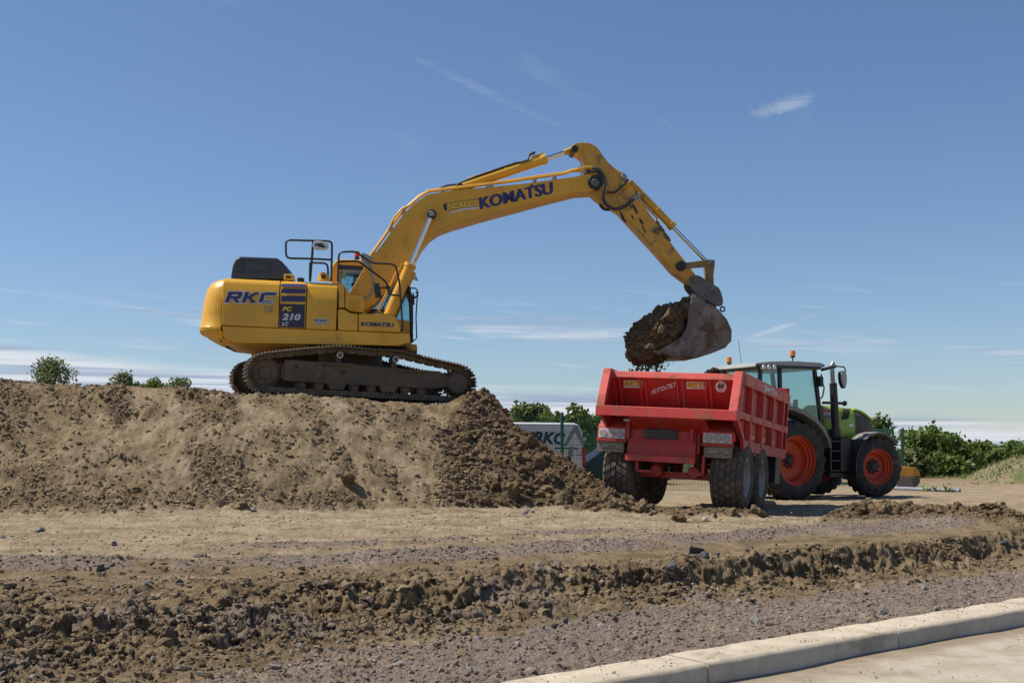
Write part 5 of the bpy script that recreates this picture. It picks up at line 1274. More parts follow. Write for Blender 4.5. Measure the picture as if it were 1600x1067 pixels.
    # axles and springs
    for x in (0.0, 1.45):
        MB().box((x, 0, .60), (.13, 2.0, .13)).build('axle', M_redt, trl, .01)
        MB().cyl((x, -.42, .62), (x, -.42, .86), .13).cyl((x, .42, .62), (x, .42, .86), .13).build('spring_seat', M_redt, trl)
        for s in (-1, 1):
            MB().cyl((x, s*.72, .60), (x, s*.80, .60), .24).build('brake_drum', M_trackf, trl, .01)
    for s in (-1, 1):
        MB().box((.72, s*.43, .90), (2.6, .09, .10)).box((.72, s*.43, .80), (1.7, .09, .07)).build('leaf_spring', M_trackf, trl)
        MB().cyl((-.15, s*.36, .66), (-.28, s*.36, .66), .12).build('brake_chamber', M_redt, trl, .02)
        MB().box((-.62, s*.62, .80), (.05, .05, .36)).box((-.62, s*.50, .64), (.05, .28, .05)).build('step_bracket', M_redt, trl)
    ty = tyre_mesh('tyre', .64, .335, .60, M_rubm, 'block'); ri = rim_mesh('rim', .335, .56, M_rimg, .03)
    hb = MB().lathe([(.001, .16), (.09, .16), (.11, .12), (.11, .05)], (0, 0, 0), 'y', 20)
    for k in range(10):
        a = 2*math.pi*k/10; hb.cyl((.165*math.cos(a), .07, .165*math.sin(a)), (.165*math.cos(a), .115, .165*math.sin(a)), .014, n=6)
    hm = hb.mesh('hub', M_rimg)
    for i, x in enumerate((0.0, 1.45)):
        for s in (-1, 1):
            make_wheel(trl, (x, s*1.02, .635), ty, ri, hm, None, s, 0, 17*i+9*s)
    # drawbar and prop
    MB().loft([[(xf-.2, -.42, zlow-.16), (xf-.2, .42, zlow-.16), (xf-.2, .42, zlow+.06), (xf-.2, -.42, zlow+.06)], [(xf+2.55, -.16, .62), (xf+2.55, .16, .62), (xf+2.55, .16, .8), (xf+2.55, -.16, .8)]]).build('drawbar', M_redt, trl, .01)
    MB().box((xf-.35, -HWD+.25, .95), (.55, .32, .75)).build('tool_locker', M_blk, trl, .02)
trailer()

# ---------------------------------------------------------------- tractor
G_ = Frame((6.36, 29.15, 0.47), 30.0, -0.6, 0)
trc = empty('tractor', G_.M); tag(trc, 'green tractor with orange wheels hitched to the red trailer', 'tractor')
def tractor():
    s2 = G_.side; ss = G_.sides
    WB = 2.85
    # wheels
    tr_ = tyre_mesh('tyre', .96, .60, .66, M_rub, 'lug'); rr_ = rim_mesh('rim', .60, .60, M_rimo, -.07, .15)
    tf_ = tyre_mesh('tyre', .755, .44, .54, M_rub, 'lug'); rf_ = rim_mesh('rim', .44, .50, M_rimo, -.04, .14)
    def hub(r, bolts, rb, d):
        h = MB().lathe([(.001, d+.10), (r*.6, d+.10), (r*.75, d+.06), (r, d+.05), (r, d)], (0, 0, 0), 'y', 24)
        for k in range(bolts):
            a = 2*math.pi*k/bolts; h.cyl((rb*math.cos(a), d, rb*math.sin(a)), (rb*math.cos(a), d+.075, rb*math.sin(a)), .020, n=6)
        return h.mesh('hub', M_tdk)
    hr, hf = hub(.13, 10, .165, -.06), hub(.15, 8, .18, 0.0)
    for s in (-1, 1):
        make_wheel(trc, (0, s*.93, .955), tr_, rr_, hr, None, s, 0, 7)
        make_wheel(trc, (WB, s*.96, .755), tf_, rf_, hf, None, s, -9, 3)
    # axles, gearbox
    MB().cyl((0, -.75, .955), (0, .75, .955), .14).box((.1, 0, .95), (1.1, .55, .6)).build('rear_axle', M_tdk, trc, .03)
    MB().box((1.6, 0, .85), (2.6, .42, .5)).build('gearbox', M_tdk, trc, .03)
    MB().box((WB, 0, .70), (.2, 1.5, .2)).box((WB, 0, .82), (.9, .45, .4)).build('front_axle', M_tdk, trc, .03)
    # cab
    cy = .80
    A = dict(bt=s2(1219.5, 576, -cy), bb=s2(1224, 640, -cy), at=s2(1274, 577, -cy), ab=s2(1290, 676, -cy))
    zr = A['bt'][1]; xb_, xa_ = A['bt'][0], A['at'][0]
    xrear = xb_-.62; zfl = 1.15; xab = A['ab'][0]
    for s in (-1, 1):
        def bar(p, q, t, name, y0=cy):
            d = Vector((q[0]-p[0], q[1]-p[1])); n = Vector((-d.y, d.x)).normalized()*t/2
            MB().xz([(p[0]+n.x, p[1]+n.y), (p[0]-n.x, p[1]-n.y), (q[0]-n.x, q[1]-n.y), (q[0]+n.x, q[1]+n.y)], s*y0, s*(y0-.08)).build(name, M_tdk, trc, .012)
        bar((xb_, zr), (xb_+.03, zfl+.45), .10, 'door_pillar'); bar((xa_, zr), (xab, zfl), .10, 'windscreen_pillar'); bar((xrear, zr), (xrear-.06, zfl+.55), .09, 'rear_pillar')
        MB().xz([(xb_+.05, zr), (xa_-.05, zr), (xab-.07, zfl+.1), (xab-.22, zfl+.12), (xb_+.55, zfl+.55), (xb_+.08, zfl+.92)], s*(cy-.03), s*(cy-.04)).build('door_glass', M_glass, trc, smooth=0)
        MB().xz([(xrear+.04, zr), (xb_-.05, zr), (xb_-.02, zfl+.95), (xrear, zfl+.95)], s*(cy-.03), s*(cy-.04)).build('quarter_glass', M_glass, trc, smooth=0)
        # door sill swept over the wheel
        bar((xb_+.08, zfl+.90), (xb_+.55, zfl+.53), .05, 'door_sill'); bar((xb_+.55, zfl+.53), (xab-.2, zfl+.10), .05, 'door_sill')
        MB().tube([(xb_+.10, s*(cy+.0), zfl+1.15), (xb_+.35, s*cy, zfl+1.08), (xb_+.62, s*cy, zfl+.92), (xb_+.85, s*cy, zfl+.72)], .016, 6).build('door_bar', M_tdk, trc)
    MB().add([(xrear-.0, -cy+.06, zr), (xrear-.0, cy-.06, zr), (xrear-.06, cy-.06, zfl+.6), (xrear-.06, -cy+.06, zfl+.6)], [(0, 1, 2, 3)]).build('rear_glass', M_glass, trc, smooth=0)
    MB().add([(xa_, -cy+.06, zr), (xa_, cy-.06, zr), (xab, cy-.06, zfl+.3), (xab, -cy+.06, zfl+.3)], [(0, 1, 2, 3)]).build('windscreen', M_glass, trc, smooth=0)
    MB().box(((xrear+xab)/2, 0, zfl-.02), (xab-xrear, 1.5, .14)).build('cab_floor', M_tdk, trc, .02)
    MB().box((xrear-.02, 0, zfl+.3), (.08, 1.5, .62)).build('cab_back', M_tdk, trc, .02)
    # roof
    zt = s2(1260, 565, -cy)[1]; xf0 = s2(1286, 570, -cy)[0]; xr0 = xrear-.28
    rp = [(xr0, zr+.02), (xr0+.05, zr+.12), (xr0+.5, zt-.03), (xr0+1.2, zt), (xf0-.2, zt-.01), (xf0, zt-.05), (xf0+.02, zt-.10), (xf0-.12, zr+.04), (xf0-.2, zr)]
    rf = MB().xz(rp, -cy-.07, cy+.07).build('cab_roof', M_roofw, trc, .035, 3)
    MB().box(((xr0+xf0)/2-.05, 0, zr+.045), (xf0-xr0-.22, 2*cy+.16, .07)).build('roof_underside', M_tdk, trc, .012)
    for k, px in enumerate((1192.5, 1200.5, 1209)):
        x, z = s2(px, 574, -cy-.08); MB().lathe([(.001, -.03), (.05, -.02), (.06, .02), (.06, .06)], (x, -cy-.10, z+.005), 'y', 18).build('work_lamp', M_lens, trc)
    # beacons
    for px, py, y in ((1238.5, 553, -.75), (1135.5, 569, .75)):
        x, z = s2(px, py, y)
        if y > 0: x = xr0+.60; z = zt+.10
        b_ = MB().cyl((x, y, z-.28), (x, y, z-.06), .016).cyl((x, y, z-.09), (x, y, z-.05), .06).build('beacon', M_tdk, trc)
        MB().lathe([(.001, -.05), (.065, -.05), (.07, .03), (.055, .08), (.001, .10)], (x, y, z), 'z', 16).build('beacon_lens', M_amber, b_)
    MB().cyl((xr0+.35, 0, zt-.02), (xr0+.25, 0, zt+.55), .006, n=6).build('aerial', M_tdk, trc)
    # seat, console, steering wheel, person-free interior
    MB().box((.35, 0, zfl+.80), (.5, .5, .14)).box((.12, 0, zfl+1.15), (.13, .5, .75), Matrix.Rotation(rad(-8), 3, 'Y')).box((.07, 0, zfl+1.58), (.1, .28, .2)).box((.5, -.34, zfl+.95), (.5, .14, .1)).build('driver_seat', M_tdk, trc, .03)
    MB().box((1.0, 0, zfl+.6), (.14, .2, .9)).box((1.15, 0, zfl+.65), (.25, .8, .6)).tube([(.93+.05*math.sin(a), .20*math.cos(a), zfl+1.12+.12*math.sin(a)) for a in [2*math.pi*k/16 for k in range(16)]], .015, 6, closed=True).build('steering_column', M_tdk, trc)
    MB().box((.72, -.42, zfl+1.2), (.05, .14, .26)).build('terminal', M_tdk, trc, .02)
    # rear fender: thick arched band over the near and far wheel
    fa = ss([(1170, 683), (1178, 662), (1190, 648), (1206, 640), (1221, 639), (1238, 642), (1254, 649), (1270, 660), (1281, 672), (1289, 686), (1294, 700)], -1.02)
    fo = ss([(1168, 678), (1176, 655), (1188, 640), (1204, 633), (1221, 631.5), (1238, 634.5), (1256, 642), (1273, 654), (1285, 668), (1292, 684), (1296, 700)], -1.02)
    for s in (-1, 1):
        y0, y1 = sorted((s*1.12, s*.70))
        MB().xz(fo+fa[::-1], y0, y1).build('rear_fender', M_tgry if True else M_green, trc, .025, 3, 50)
        fg = [(x, z+.012) for x, z in fo[2:9]]
        MB().xz(fg+[(x, z-.05) for x, z in fg[::-1]], *sorted((s*.95, s*.66))).build('fender_crown', M_green, trc, .02)
        MB().xz(fo+[(fo[-1][0]-.3, fo[-1][1]), (-.2, 1.3), (fo[0][0]+.3, fo[0][1])], *sorted((s*.70, s*.66))).build('inner_fender', M_tdk, trc)
    # bonnet: cross sections lofted
    def sec(px, top, bot, hw, y=-.42):
        x, zt_ = s2(px, top, -hw); _, zb_ = s2(px, bot, -hw); n = []
        for (fy, fz) in ((-1, 0), (-1, .55), (-.97, .78), (-.82, .93), (-.45, 1.0), (.45, 1.0), (.82, .93), (.97, .78), (1, .55), (1, 0)):
            n.append((x, fy*hw, zb_+(zt_-zb_)*fz))
        return n
    secs = [sec(1288, 632, 690, .42), sec(1300, 632.5, 690, .43), sec(1316, 634, 690, .44), sec(1329, 636.5, 690, .44), sec(1336, 639, 690, .44)]
    hood = MB().loft(secs).build('bonnet', M_green, trc, 0, smooth=45)
    secs2 = [sec(1336.3, 639.5, 688, .435), sec(1346, 643, 687, .43), sec(1354, 648, 686, .41), sec(1361, 655, 684, .37), sec(1366, 666, 682, .32), sec(1368, 676, 681, .28)]
    MB().loft(secs2).build('front_grille', paint('grille_mesh', (.05, .045, .038), .6, .5), trc, 0, smooth=45)
    top = [s2(px, py, -.30) for px, py in ((1336, 638.2), (1346, 641.5), (1354, 646.5), (1361, 653), (1364, 657))]
    MB().xz([(x, z+.01) for x, z in top]+[(x, z-.06) for x, z in top[::-1]], -.30, .30).build('bonnet_nose', M_green, trc, .03)
    for k in range(5):
        a = s2(1318+k*2.6, 638, -.44); b = s2(1315+k*2.4, 656-k*.5, -.44)
        MB().tube([(a[0], -.437, a[1]), (b[0], -.443, b[1])], .018, 6).build('bonnet_slot', M_tdk, hood)
    x, z = s2(1329.5, 664.5, -.45); MB().lathe([(.001, -.012), (.07, -.010), (.075, 0)], (0, 0, 0), 'y', 20).xform(Matrix.Translation((x, -.448, z)) @ Matrix.Diagonal((1.0, 1, .62, 1))).build('badge', M_wht, hood)
    q = lambda px, py: (lambda p: (p[0], -.452, p[1]))(s2(px, py, -.452))
    MB().add([q(1287.5, 654), q(1303, 657), q(1302, 642), q(1287, 636)], [(0, 1, 2, 3)]).build('decal', M_slv, hood, smooth=0)
    lettering('lettering', 'CLAAS', plain('red_print', (.5, .03, .02), .4), hood, q(1284, 644), q(1302, 645), q(1284, 638), .05, 0, .004)
    lettering('lettering', '850', M_navy2, hood, q(1288, 653.5), q(1299, 654.5), q(1288, 647.5), .02, .25, .004)
    MB().xz(ss([(1292, 688), (1330, 684), (1352, 686), (1366, 690), (1364, 705), (1345, 715), (1300, 715)], -.4), -.34, .34).build('engine_block', M_tdk, trc, .02)
    # exhaust
    e0 = s2(1309, 682, -.72); e1 = s2(1304.5, 598, -.72); e2_ = s2(1303.5, 585, -.72); e3 = s2(1302.5, 571, -.72)
    ex = MB().cyl((e0[0], -.66, e0[1]), (e1[0], -.66, e1[1]), .105, .095).build('exhaust_guard', M_tdk, trc, .012)
    MB().tube([(e1[0], -.66, e1[1]-.1), (e2_[0], -.66, e2_[1]), (e3[0]+.0, -.66, e3[1]), (e3[0]+.05, -.66, e3[1]+.08)], [.062, .058, .058, .05], 14).build('exhaust_pipe', M_steel, ex)
    MB().cyl((e0[0], -.62, e0[1]-.1), (e0[0], -.62, e0[1]+.2), .15).build('exhaust_base', M_tdk, ex, .02)
    h0 = s2(1287, 629, -.75); h1 = s2(1321, 630, -.75)
    MB().tube([(h0[0], -.72, h0[1]), (h1[0], -.72, h1[1])], .035, 8).ball((h1[0], -.72, h1[1]), .07).build('mirror_bar', M_tdk, trc)
    # mirror on its arm
    m0 = s2(1283, 578, -.85); m1 = s2(1306, 572, -1.05); m2 = s2(1319, 573.5, -1.15); m3 = s2(1321.5, 580, -1.15)
    MB().tube([(m0[0], -.85, m0[1]), (m1[0], -1.05, m1[1])], .04, 8).tube([(m1[0], -1.05, m1[1]), (m2[0], -1.15, m2[1]), (m3[0], -1.15, m3[1])], .018, 8).tube([(m0[0], -.85, m0[1]-.1), (m0[0]+.02, -.87, m0[1]-.3), (m0[0]+.08, -.87, m0[1]-.45), (m0[0]+.05, -.85, m0[1]-.65), (m0[0], -.83, m0[1]-.72)], .018, 8).build('mirror_arm', M_tdk, trc)
    mi = smooth_poly(ss([(1313, 580), (1321, 579), (1323, 590), (1322, 602), (1319.5, 608.5), (1315, 601), (1313.5, 592)], -1.15), 1)
    mr = MB().xz(mi, -1.17, -1.05).build('rear_view_mirror', M_tdk, trc, .02); MB().xz([(x*.9+.1*mi[0][0], z*.92+.08*mi[5][1]) for x, z in mi], -1.18, -1.165).build('mirror_face', M_steel, mr)
    x, z = s2(1281, 596, -.85); MB().box((x, -.86, z), (.12, .14, .26)).build('air_intake', M_tdk, trc, .03)
    # steps and tank
    st = MB()
    sx0, sz0 = s2(1297, 737, -.98); sx1, sz1 = s2(1313, 683, -.98)
    for z in np.linspace(sz0+.03, sz1-.1, 4): st.box(((sx0+sx1)/2, -.90, z), (sx1-sx0, .26, .035))
    st.box((sx0, -.90, (sz0+sz1)/2), (.05, .24, sz1-sz0)).box((sx1, -.90, (sz0+sz1)/2), (.05, .24, sz1-sz0)).build('steps', M_tdk, trc, .006)
    tk = MB().xz(ss([(1314, 684), (1326, 681), (1330, 690), (1331, 737), (1315, 738)], -.98), -1.0, -.4).build('fuel_tank', M_tdk, trc, .04, 3)
    MB().xz(ss([(1290, 738), (1335, 740), (1338, 746), (1290, 745)], -.8), -.95, -.3).build('tank_guard', M_tdk, trc, .01)
    MB().box((1.55, .75, .85), (.9, .5, .55)).build('fuel_tank', M_tdk, trc, .04, 3)
    # front fenders
    for s in (-1, 1):
        arc_o = [(WB+.86*math.cos(rad(a)), .755+.90*math.sin(rad(a))) for a in range(38, 201, 18)]
        arc_i = [(WB+.82*math.cos(rad(a)), .755+.86*math.sin(rad(a))) for a in range(38, 201, 18)]
        MB().xz(arc_o[:6]+arc_i[:6][::-1], *sorted((s*1.22, s*.74))).build('front_fender', M_tgry, trc, .012)
        MB().xz(arc_o[5:]+arc_i[5:][::-1], *sorted((s*1.215, s*.745))).build('fender_skirt', M_tdk, trc, .012)
        MB().xz(arc_o[2:]+[(WB-.35, .95), (WB-.1, 1.35)], *sorted((s*.74, s*.71))).build('fender_stay', M_tdk, trc)
    MB().box((WB+.75, 0, .8), (.35, .5, .35)).build('front_weight', M_tdk, trc, .03)
    # rear hitch
    MB().box((-.75, 0, .62), (.7, .25, .16)).box((-.55, .45, .85), (.6, .08, .1)).box((-.55, -.45, .85), (.6, .08, .1)).build('hitch', M_tdk, trc, .01)
tractor()

# ---------------------------------------------------------------- loose soil, clods, stones
def clod_variants(n, sub, jag, seed, lumpy=False):
    rr = random.Random(seed); out = []
    for k in range(n):
        bm = bmesh.new(); bmesh.ops.create_icosphere(bm, subdivisions=sub, radius=1.0)
        ph = [Vector((rr.gauss(0, 1), rr.gauss(0, 1), rr.gauss(0, 1))).normalized() for _ in range(7)]; am = [rr.uniform(.1, .35)*jag for _ in ph]; cut = [rr.uniform(.55, .85) for _ in ph]
        for v in bm.verts:
            d = v.co.normalized(); r = 1+rr.uniform(-.10, .10)*jag
            for p, a, c in zip(ph, am, cut):
                t = d.dot(p)
                if t*r > c: r = r+(c/t-r)*.9          # flat facets
                r += a*.4*math.sin(3.1*t+a*9)
            if lumpy:
                a_ = np.array([d.x*2+k*5.1, d.y*2+9.3*k]); r *= .58+.85*float(billow(np.array([d.x*1.9+k*5+d.z*1.3]), np.array([d.y*1.9+d.z*1.7]), 1.3, 4, 400+k, .6)[0])
            v.co = d*r
        out.append((np.array([v.co[:] for v in bm.verts]), np.array([[v.index for v in f.verts] for f in bm.faces]))); bm.free()
    return out
def scatter_mesh(name, variants, P, Sz, mat, parent=None, squash=.75, seed=1, smooth=True):
    rs = np.random.RandomState(seed); V = []; F = []; b = 0
    for i in range(len(P)):
        v, f = variants[rs.randint(len(variants))]
        q = rs.normal(size=4); q /= np.linalg.norm(q); w, x, y, z = q
        Rm = np.array([[1-2*(y*y+z*z), 2*(x*y-z*w), 2*(x*z+y*w)], [2*(x*y+z*w), 1-2*(x*x+z*z), 2*(y*z-x*w)], [2*(x*z-y*w), 2*(y*z+x*w), 1-2*(x*x+y*y)]])
        s = Sz[i]*np.array([rs.uniform(.7, 1.3), rs.uniform(.7, 1.3), rs.uniform(.6, 1.0)])
        p = (v*s) @ Rm.T; p[:, 2] *= squash; V.append(p+P[i]); F.append(f+b); b += len(v)
    V = np.concatenate(V); F = np.concatenate(F)
    me = bpy.data.meshes.new(name); me.vertices.add(len(V)); me.vertices.foreach_set('co', V.astype(np.float32).ravel())
    me.loops.add(F.size); me.loops.foreach_set('vertex_index', F.astype(np.int32).ravel()); me.polygons.add(len(F)); me.polygons.foreach_set('loop_start', np.arange(0, F.size, 3, dtype=np.int32))
    me.polygons.foreach_set('use_smooth', np.full(len(F), smooth)); me.update(calc_edges=True); me.materials.append(mat)
    o = bpy.data.objects.new(name, me); COL.objects.link(o)
    if parent: o.parent = parent
    return o
CL = clod_variants(10, 3, 1.0, 2, True); CLS = clod_variants(12, 1, 2.2, 4); ST = clod_variants(12, 1, .8, 9); CLM = clod_variants(14, 2, 2.0, 14, True)
M_clod = soil_mat('fresh_clod_soil', (.118, .084, .047), (.235, .172, .104))
M_clodb = soil_mat('bank_clod_soil', (.150, .112, .068), (.300, .232, .148))
M_clodd = soil_mat('dry_clod_soil', (.175, .132, .082), (.320, .248, .160))
M_stonep = soil_mat('purple_gravel', (.145, .114, .094), (.330, .270, .225))
M_stoneg = soil_mat('grey_stone', (.16, .155, .15), (.34, .325, .30))
M_stoned = soil_mat('slate_stone', (.045, .048, .052), (.13, .13, .135))
M_stonew = soil_mat('pale_stone', (.30, .27, .22), (.50, .46, .38))
M_dark = soil_mat('near_black_soil', (.020, .016, .013), (.045, .036, .028))  # near-black base colour for the soil in the trailer

def loose_soil():
    rs = np.random.RandomState(5)
    def sample(n, x0, x1, y0, y1, wf, smin_, smax, power=2.2):
        x = rs.uniform(x0, x1, n); y = rs.uniform(y0, y1, n); z, pu, ta, lo, on, fa = look(x, y)
        keep = rs.rand(n) < wf(x, y, pu, ta, lo, on); x, y, z = x[keep], y[keep], z[keep]
        s = smin_+(smax-smin_)*rs.rand(len(x))**power
        return np.stack([x, y, z+s*.12], -1), s
    # fresh clods on the tipped flank and in the windrows
    P, s = sample(60000, -2.4, 9.0, 17.4, 25.5, lambda x, y, pu, ta, lo, on: np.clip(lo*1.1-.28, 0, 1)*.62, .014, .075, 4.0)
    tag(scatter_mesh('loose_clods', CLS, P, s, M_clod, None, .8, 3, False), 'fresh dark brown clods tipped on the right flank of the mound', 'soil', None, 'stuff')
    P, s = sample(75000, -11.5, -.4, 17.6, 22.0, lambda x, y, pu, ta, lo, on: np.clip(lo-.08, 0, 1)*1.1+np.clip(.24-.42*ta, .03, 1)*on, .008, .055, 4.5)
    tag(scatter_mesh('crumbled_clods', CLS, P, s, M_clodd, None, .8, 4, False), 'crumbled dry clods down the face of the mound', 'soil', None, 'stuff')
    # crumbs along the cut bank
    def bankw(x, y, pu, ta, lo, on):
        toe, lip, h = lip_lines(x); t = (y-toe)/(lip-toe); return np.exp(-((t-.42)/.45)**2)*.7
    P, s = sample(110000, -7.0, 7.0, 6.8, 16.0, bankw, .007, .042, 3.6)
    tag(scatter_mesh('bank_crumbs', CLS, P, s, M_clodb, None, .8, 6, False), 'clay crumbs fallen along the cut bank', 'soil', None, 'stuff')
    P, s = sample(4200, -7.0, 7.0, 7.4, 16.0, lambda *k: bankw(*k)*.9, .022, .070, 2.6)
    tag(scatter_mesh('bank_clods', CLM, P, s, M_clodb, None, .8, 16, False), 'ochre brown clods broken out of the cut bank', 'soil', None, 'stuff')
    P, s = sample(4600, -2.2, 8.8, 17.2, 23.5, lambda x, y, pu, ta, lo, on: np.clip(lo-.45, 0, 1)*1.3, .03, .085, 2.4)
    tag(scatter_mesh('flank_clods', CLM, P, s, M_clod, None, .8, 17, False), 'larger broken clods among the loose soil of the mound', 'soil', None, 'stuff')
    # gravel
    P, s = sample(150000, -6.5, 9.5, 7.0, 18.0, lambda x, y, pu, ta, lo, on: (np.clip(pu*1.2-.12, 0, 1)*.62+.008)*(((x-KP.x)*KN.x+(y-KP.y)*KN.y) > KERB_W+.03), .007, .030, 3.0)
    tag(scatter_mesh('purple_gravel', ST, P, s, M_stonep, None, .75, 7, False), 'purple crushed gravel spread behind the kerb and along the bank', 'gravel', None, 'stuff')
    P, s = sample(30000, -9, 10, 12.5, 20.0, lambda x, y, pu, ta, lo, on: .35*ta*(1-on), .006, .032, 5.0)
    tag(scatter_mesh('track_pebbles', ST, P, s, M_stonew, None, .6, 8, False), 'scattered pale pebbles on the tan haul track', 'gravel', None, 'stuff')
    P, s = sample(40000, -9, 10, 12.3, 20.0, lambda x, y, pu, ta, lo, on: .42*ta*(1-on)*sm(-.2, .4, fbm(x, y, .8, 4, 601)), .006, .030, 4.5)
    tag(scatter_mesh('track_crumbs', CLS, P, s, M_clodd, None, .6, 18, False), 'dry soil crumbs strewn over the tan haul track', 'soil', None, 'stuff')
    n = 260; sx = rs.uniform(-3, 6, n); nn = -np.abs(rs.normal(0, .55, n))-.03; P = np.array([kpt(a, b, .006) for a, b in zip(sx, nn)]); s = .004+.012*rs.rand(n)**4
    tag(scatter_mesh('road_grit', ST, P, s, M_clodd, None, .6, 9, False), 'small crumbs of soil lying on the concrete road', 'grit', None, 'stuff')
    n = 1100; sx = rs.uniform(-3, 8, n); nn = rs.uniform(.05, KERB_W-.02, n); P = np.array([kpt(a, b, KERB_H+.004) for a, b in zip(sx, nn)]); s = .003+.009*rs.rand(n)**5
    tag(scatter_mesh('kerb_grit', ST, P, s, M_clodd, None, .5, 10, False), 'specks of soil on top of the pale kerb', 'grit', None, 'stuff')
loose_soil()

def single_stones():
    """stones and clods large enough to pick out, each its own piece of the ground"""
    rs = random.Random(21)
    def mk(me_list, mat, x, y, s, sq, name, parent, sink=.25):
        v, f = rs.choice(me_list)
        key = (id(v), mat.name)
        if key not in cache:
            me = bpy.data.meshes.new(name); me.from_pydata([tuple(p) for p in v], [], [tuple(int(i) for i in q) for q in f]); me.materials.append(mat)
            me.polygons.foreach_set('use_smooth', [False]*len(me.polygons)); cache[key] = me
        o = bpy.data.objects.new(name, cache[key]); COL.objects.link(o); o.parent = parent
        z = hz(x, y)
        o.location = (x, y, z+s*sq*(.5-sink)); o.rotation_euler = (rs.uniform(-.4, .4), rs.uniform(-.4, .4), rs.uniform(0, 6.3)); o.scale = (s*rs.uniform(.8, 1.35), s*rs.uniform(.7, 1.0), s*sq)
        return o
    cache = {}
    # named finds from the photo: (px, py, size in px, kind)
    def on_ground(px, py):
        # march the sight line down to the terrain
        d = ray(px, py); Ys = np.linspace(7, 24, 340); X = d.x*Ys; Z = CAMH+d.z*Ys; H = look(X, Ys)[0]; i = np.argmax(Z <= H)
        return (X[i], Ys[i]) if Z[i] <= H[i] else None
    finds = [(827, 1046, 28, 'p'), (1182, 968, 30, 'w'), (1090, 860, 26, 'd'), (1102, 866, 24, 'd'), (1082, 856, 20, 'd'), (1115, 868, 18, 'd'), (1050, 883, 22, 'd'), (1075, 870, 16, 'd'), (1190, 868, 20, 'd'), (1168, 859, 14, 'd'),
             (1565, 848, 20, 'd'), (1575, 853, 16, 'd'), (62, 826, 22, 'g'), (178, 850, 16, 'g'), (5, 838, 16, 'g'), (225, 838, 12, 'w'), (367, 863, 14, 'w'), (310, 866, 22, 'p'), (155, 886, 18, 'p'), (180, 917, 18, 'p'), (282, 914, 12, 'p'), (230, 954, 16, 'p'),
             (255, 1000, 34, 'b'), (50, 1058, 16, 'g'), (345, 1008, 30, 'b'), (240, 1034, 16, 'g'), (280, 1042, 18, 'g'), (315, 1052, 18, 'g'), (687, 980, 26, 'p'), (697, 983, 18, 'p'), (725, 987, 16, 'p'), (750, 970, 16, 'p'), (797, 951, 18, 'p'), (770, 930, 14, 'p'),
             (843, 880, 20, 'p'), (868, 880, 22, 'p'), (815, 882, 16, 'p'), (700, 887, 20, 'p'), (840, 890, 16, 'p'), (860, 898, 18, 'p'), (910, 888, 14, 'p'), (490, 868, 18, 'p'), (585, 841, 18, 'w'), (832, 799, 12, 'w'), (1015, 837, 10, 'w'),
             (1100, 810, 22, 'w'), (1060, 809, 24, 'b'), (1186, 800, 24, 'b'), (1030, 789, 10, 'w'), (1247, 917, 18, 'p'), (1160, 930, 12, 'p'), (1190, 911, 12, 'p'), (1060, 932, 14, 'b'), (1215, 949, 12, 'g'), (1138, 960, 14, 'g'), (940, 918, 14, 'p'),
             (1310, 855, 16, 'p'), (1360, 857, 14, 'p'), (980, 945, 14, 'g'), (990, 997, 16, 'p'), (940, 1008, 12, 'p'), (550, 998, 14, 'p'), (470, 1012, 18, 'p'), (400, 1000, 14, 'p'), (130, 1000, 20, 'b'), (90, 960, 18, 'p'), (30, 975, 24, 'b'), (640, 948, 22, 'b'), (520, 950, 24, 'b'), (395, 797, 12, 'w'), (380, 790, 14, 'b'), (950, 770, 26, 'b'), (965, 788, 28, 'b'), (1000, 793, 22, 'b'), (1140, 800, 20, 'b'), (920, 790, 24, 'b'), (880, 780, 26, 'b'), (545, 748, 26, 'b'), (830, 690, 24, 'b'), (860, 742, 26, 'b'), (800, 770, 28, 'b'), (770, 745, 22, 'b'), (820, 800, 16, 'g')]
    mats = dict(p=M_stonep, g=M_stoneg, d=M_stoned, w=M_stonew, b=M_clod)
    for px, py, sz, k in finds:
        g = on_ground(px, py+sz*.2)
        if g is None: continue
        s = sz/2*g[1]/FPX; par = mound if A_on(*g) else ground
        mk(CL if k == 'b' else ST, mats[k], g[0], g[1], s, .95 if k == 'b' else rs.uniform(.55, .8), 'clod' if k == 'b' else 'stone', par, .22)
    n = 0
    while n < 150:
        px = rs.uniform(0, 1600); py = rs.uniform(855, 1050); g = on_ground(px, py)
        if g is None: continue
        x, y = g; kd = (x-KP.x)*KN.x+(y-KP.y)*KN.y
        if kd < KERB_W+.1: continue
        a = look(np.array([x]), np.array([y])); pu = float(a[1][0])
        if rs.random() > .12+pu: continue
        mk(ST, rs.choice([M_stonep, M_stonep, M_stonep, M_stoneg, M_stoned]), x, y, rs.uniform(.022, .055), rs.uniform(.55, .85), 'stone', ground, .2); n += 1
    n = 0
    while n < 130:
        px = rs.uniform(560, 1560); py = rs.uniform(640, 832); g = on_ground(px, py)
        if g is None: continue
        x, y = g; a = look(np.array([x]), np.array([y]))
        if float(a[3][0]) < rs.uniform(.3, .9): continue
        mk(CL, M_clod, x, y, .045+.085*rs.random()**2, rs.uniform(.65, .9), 'clod', mound if float(a[4][0]) > .5 else ground, .3); n += 1
def A_on(x, y): return float(look(np.array([x]), np.array([y]))[4][0]) > .5
single_stones()

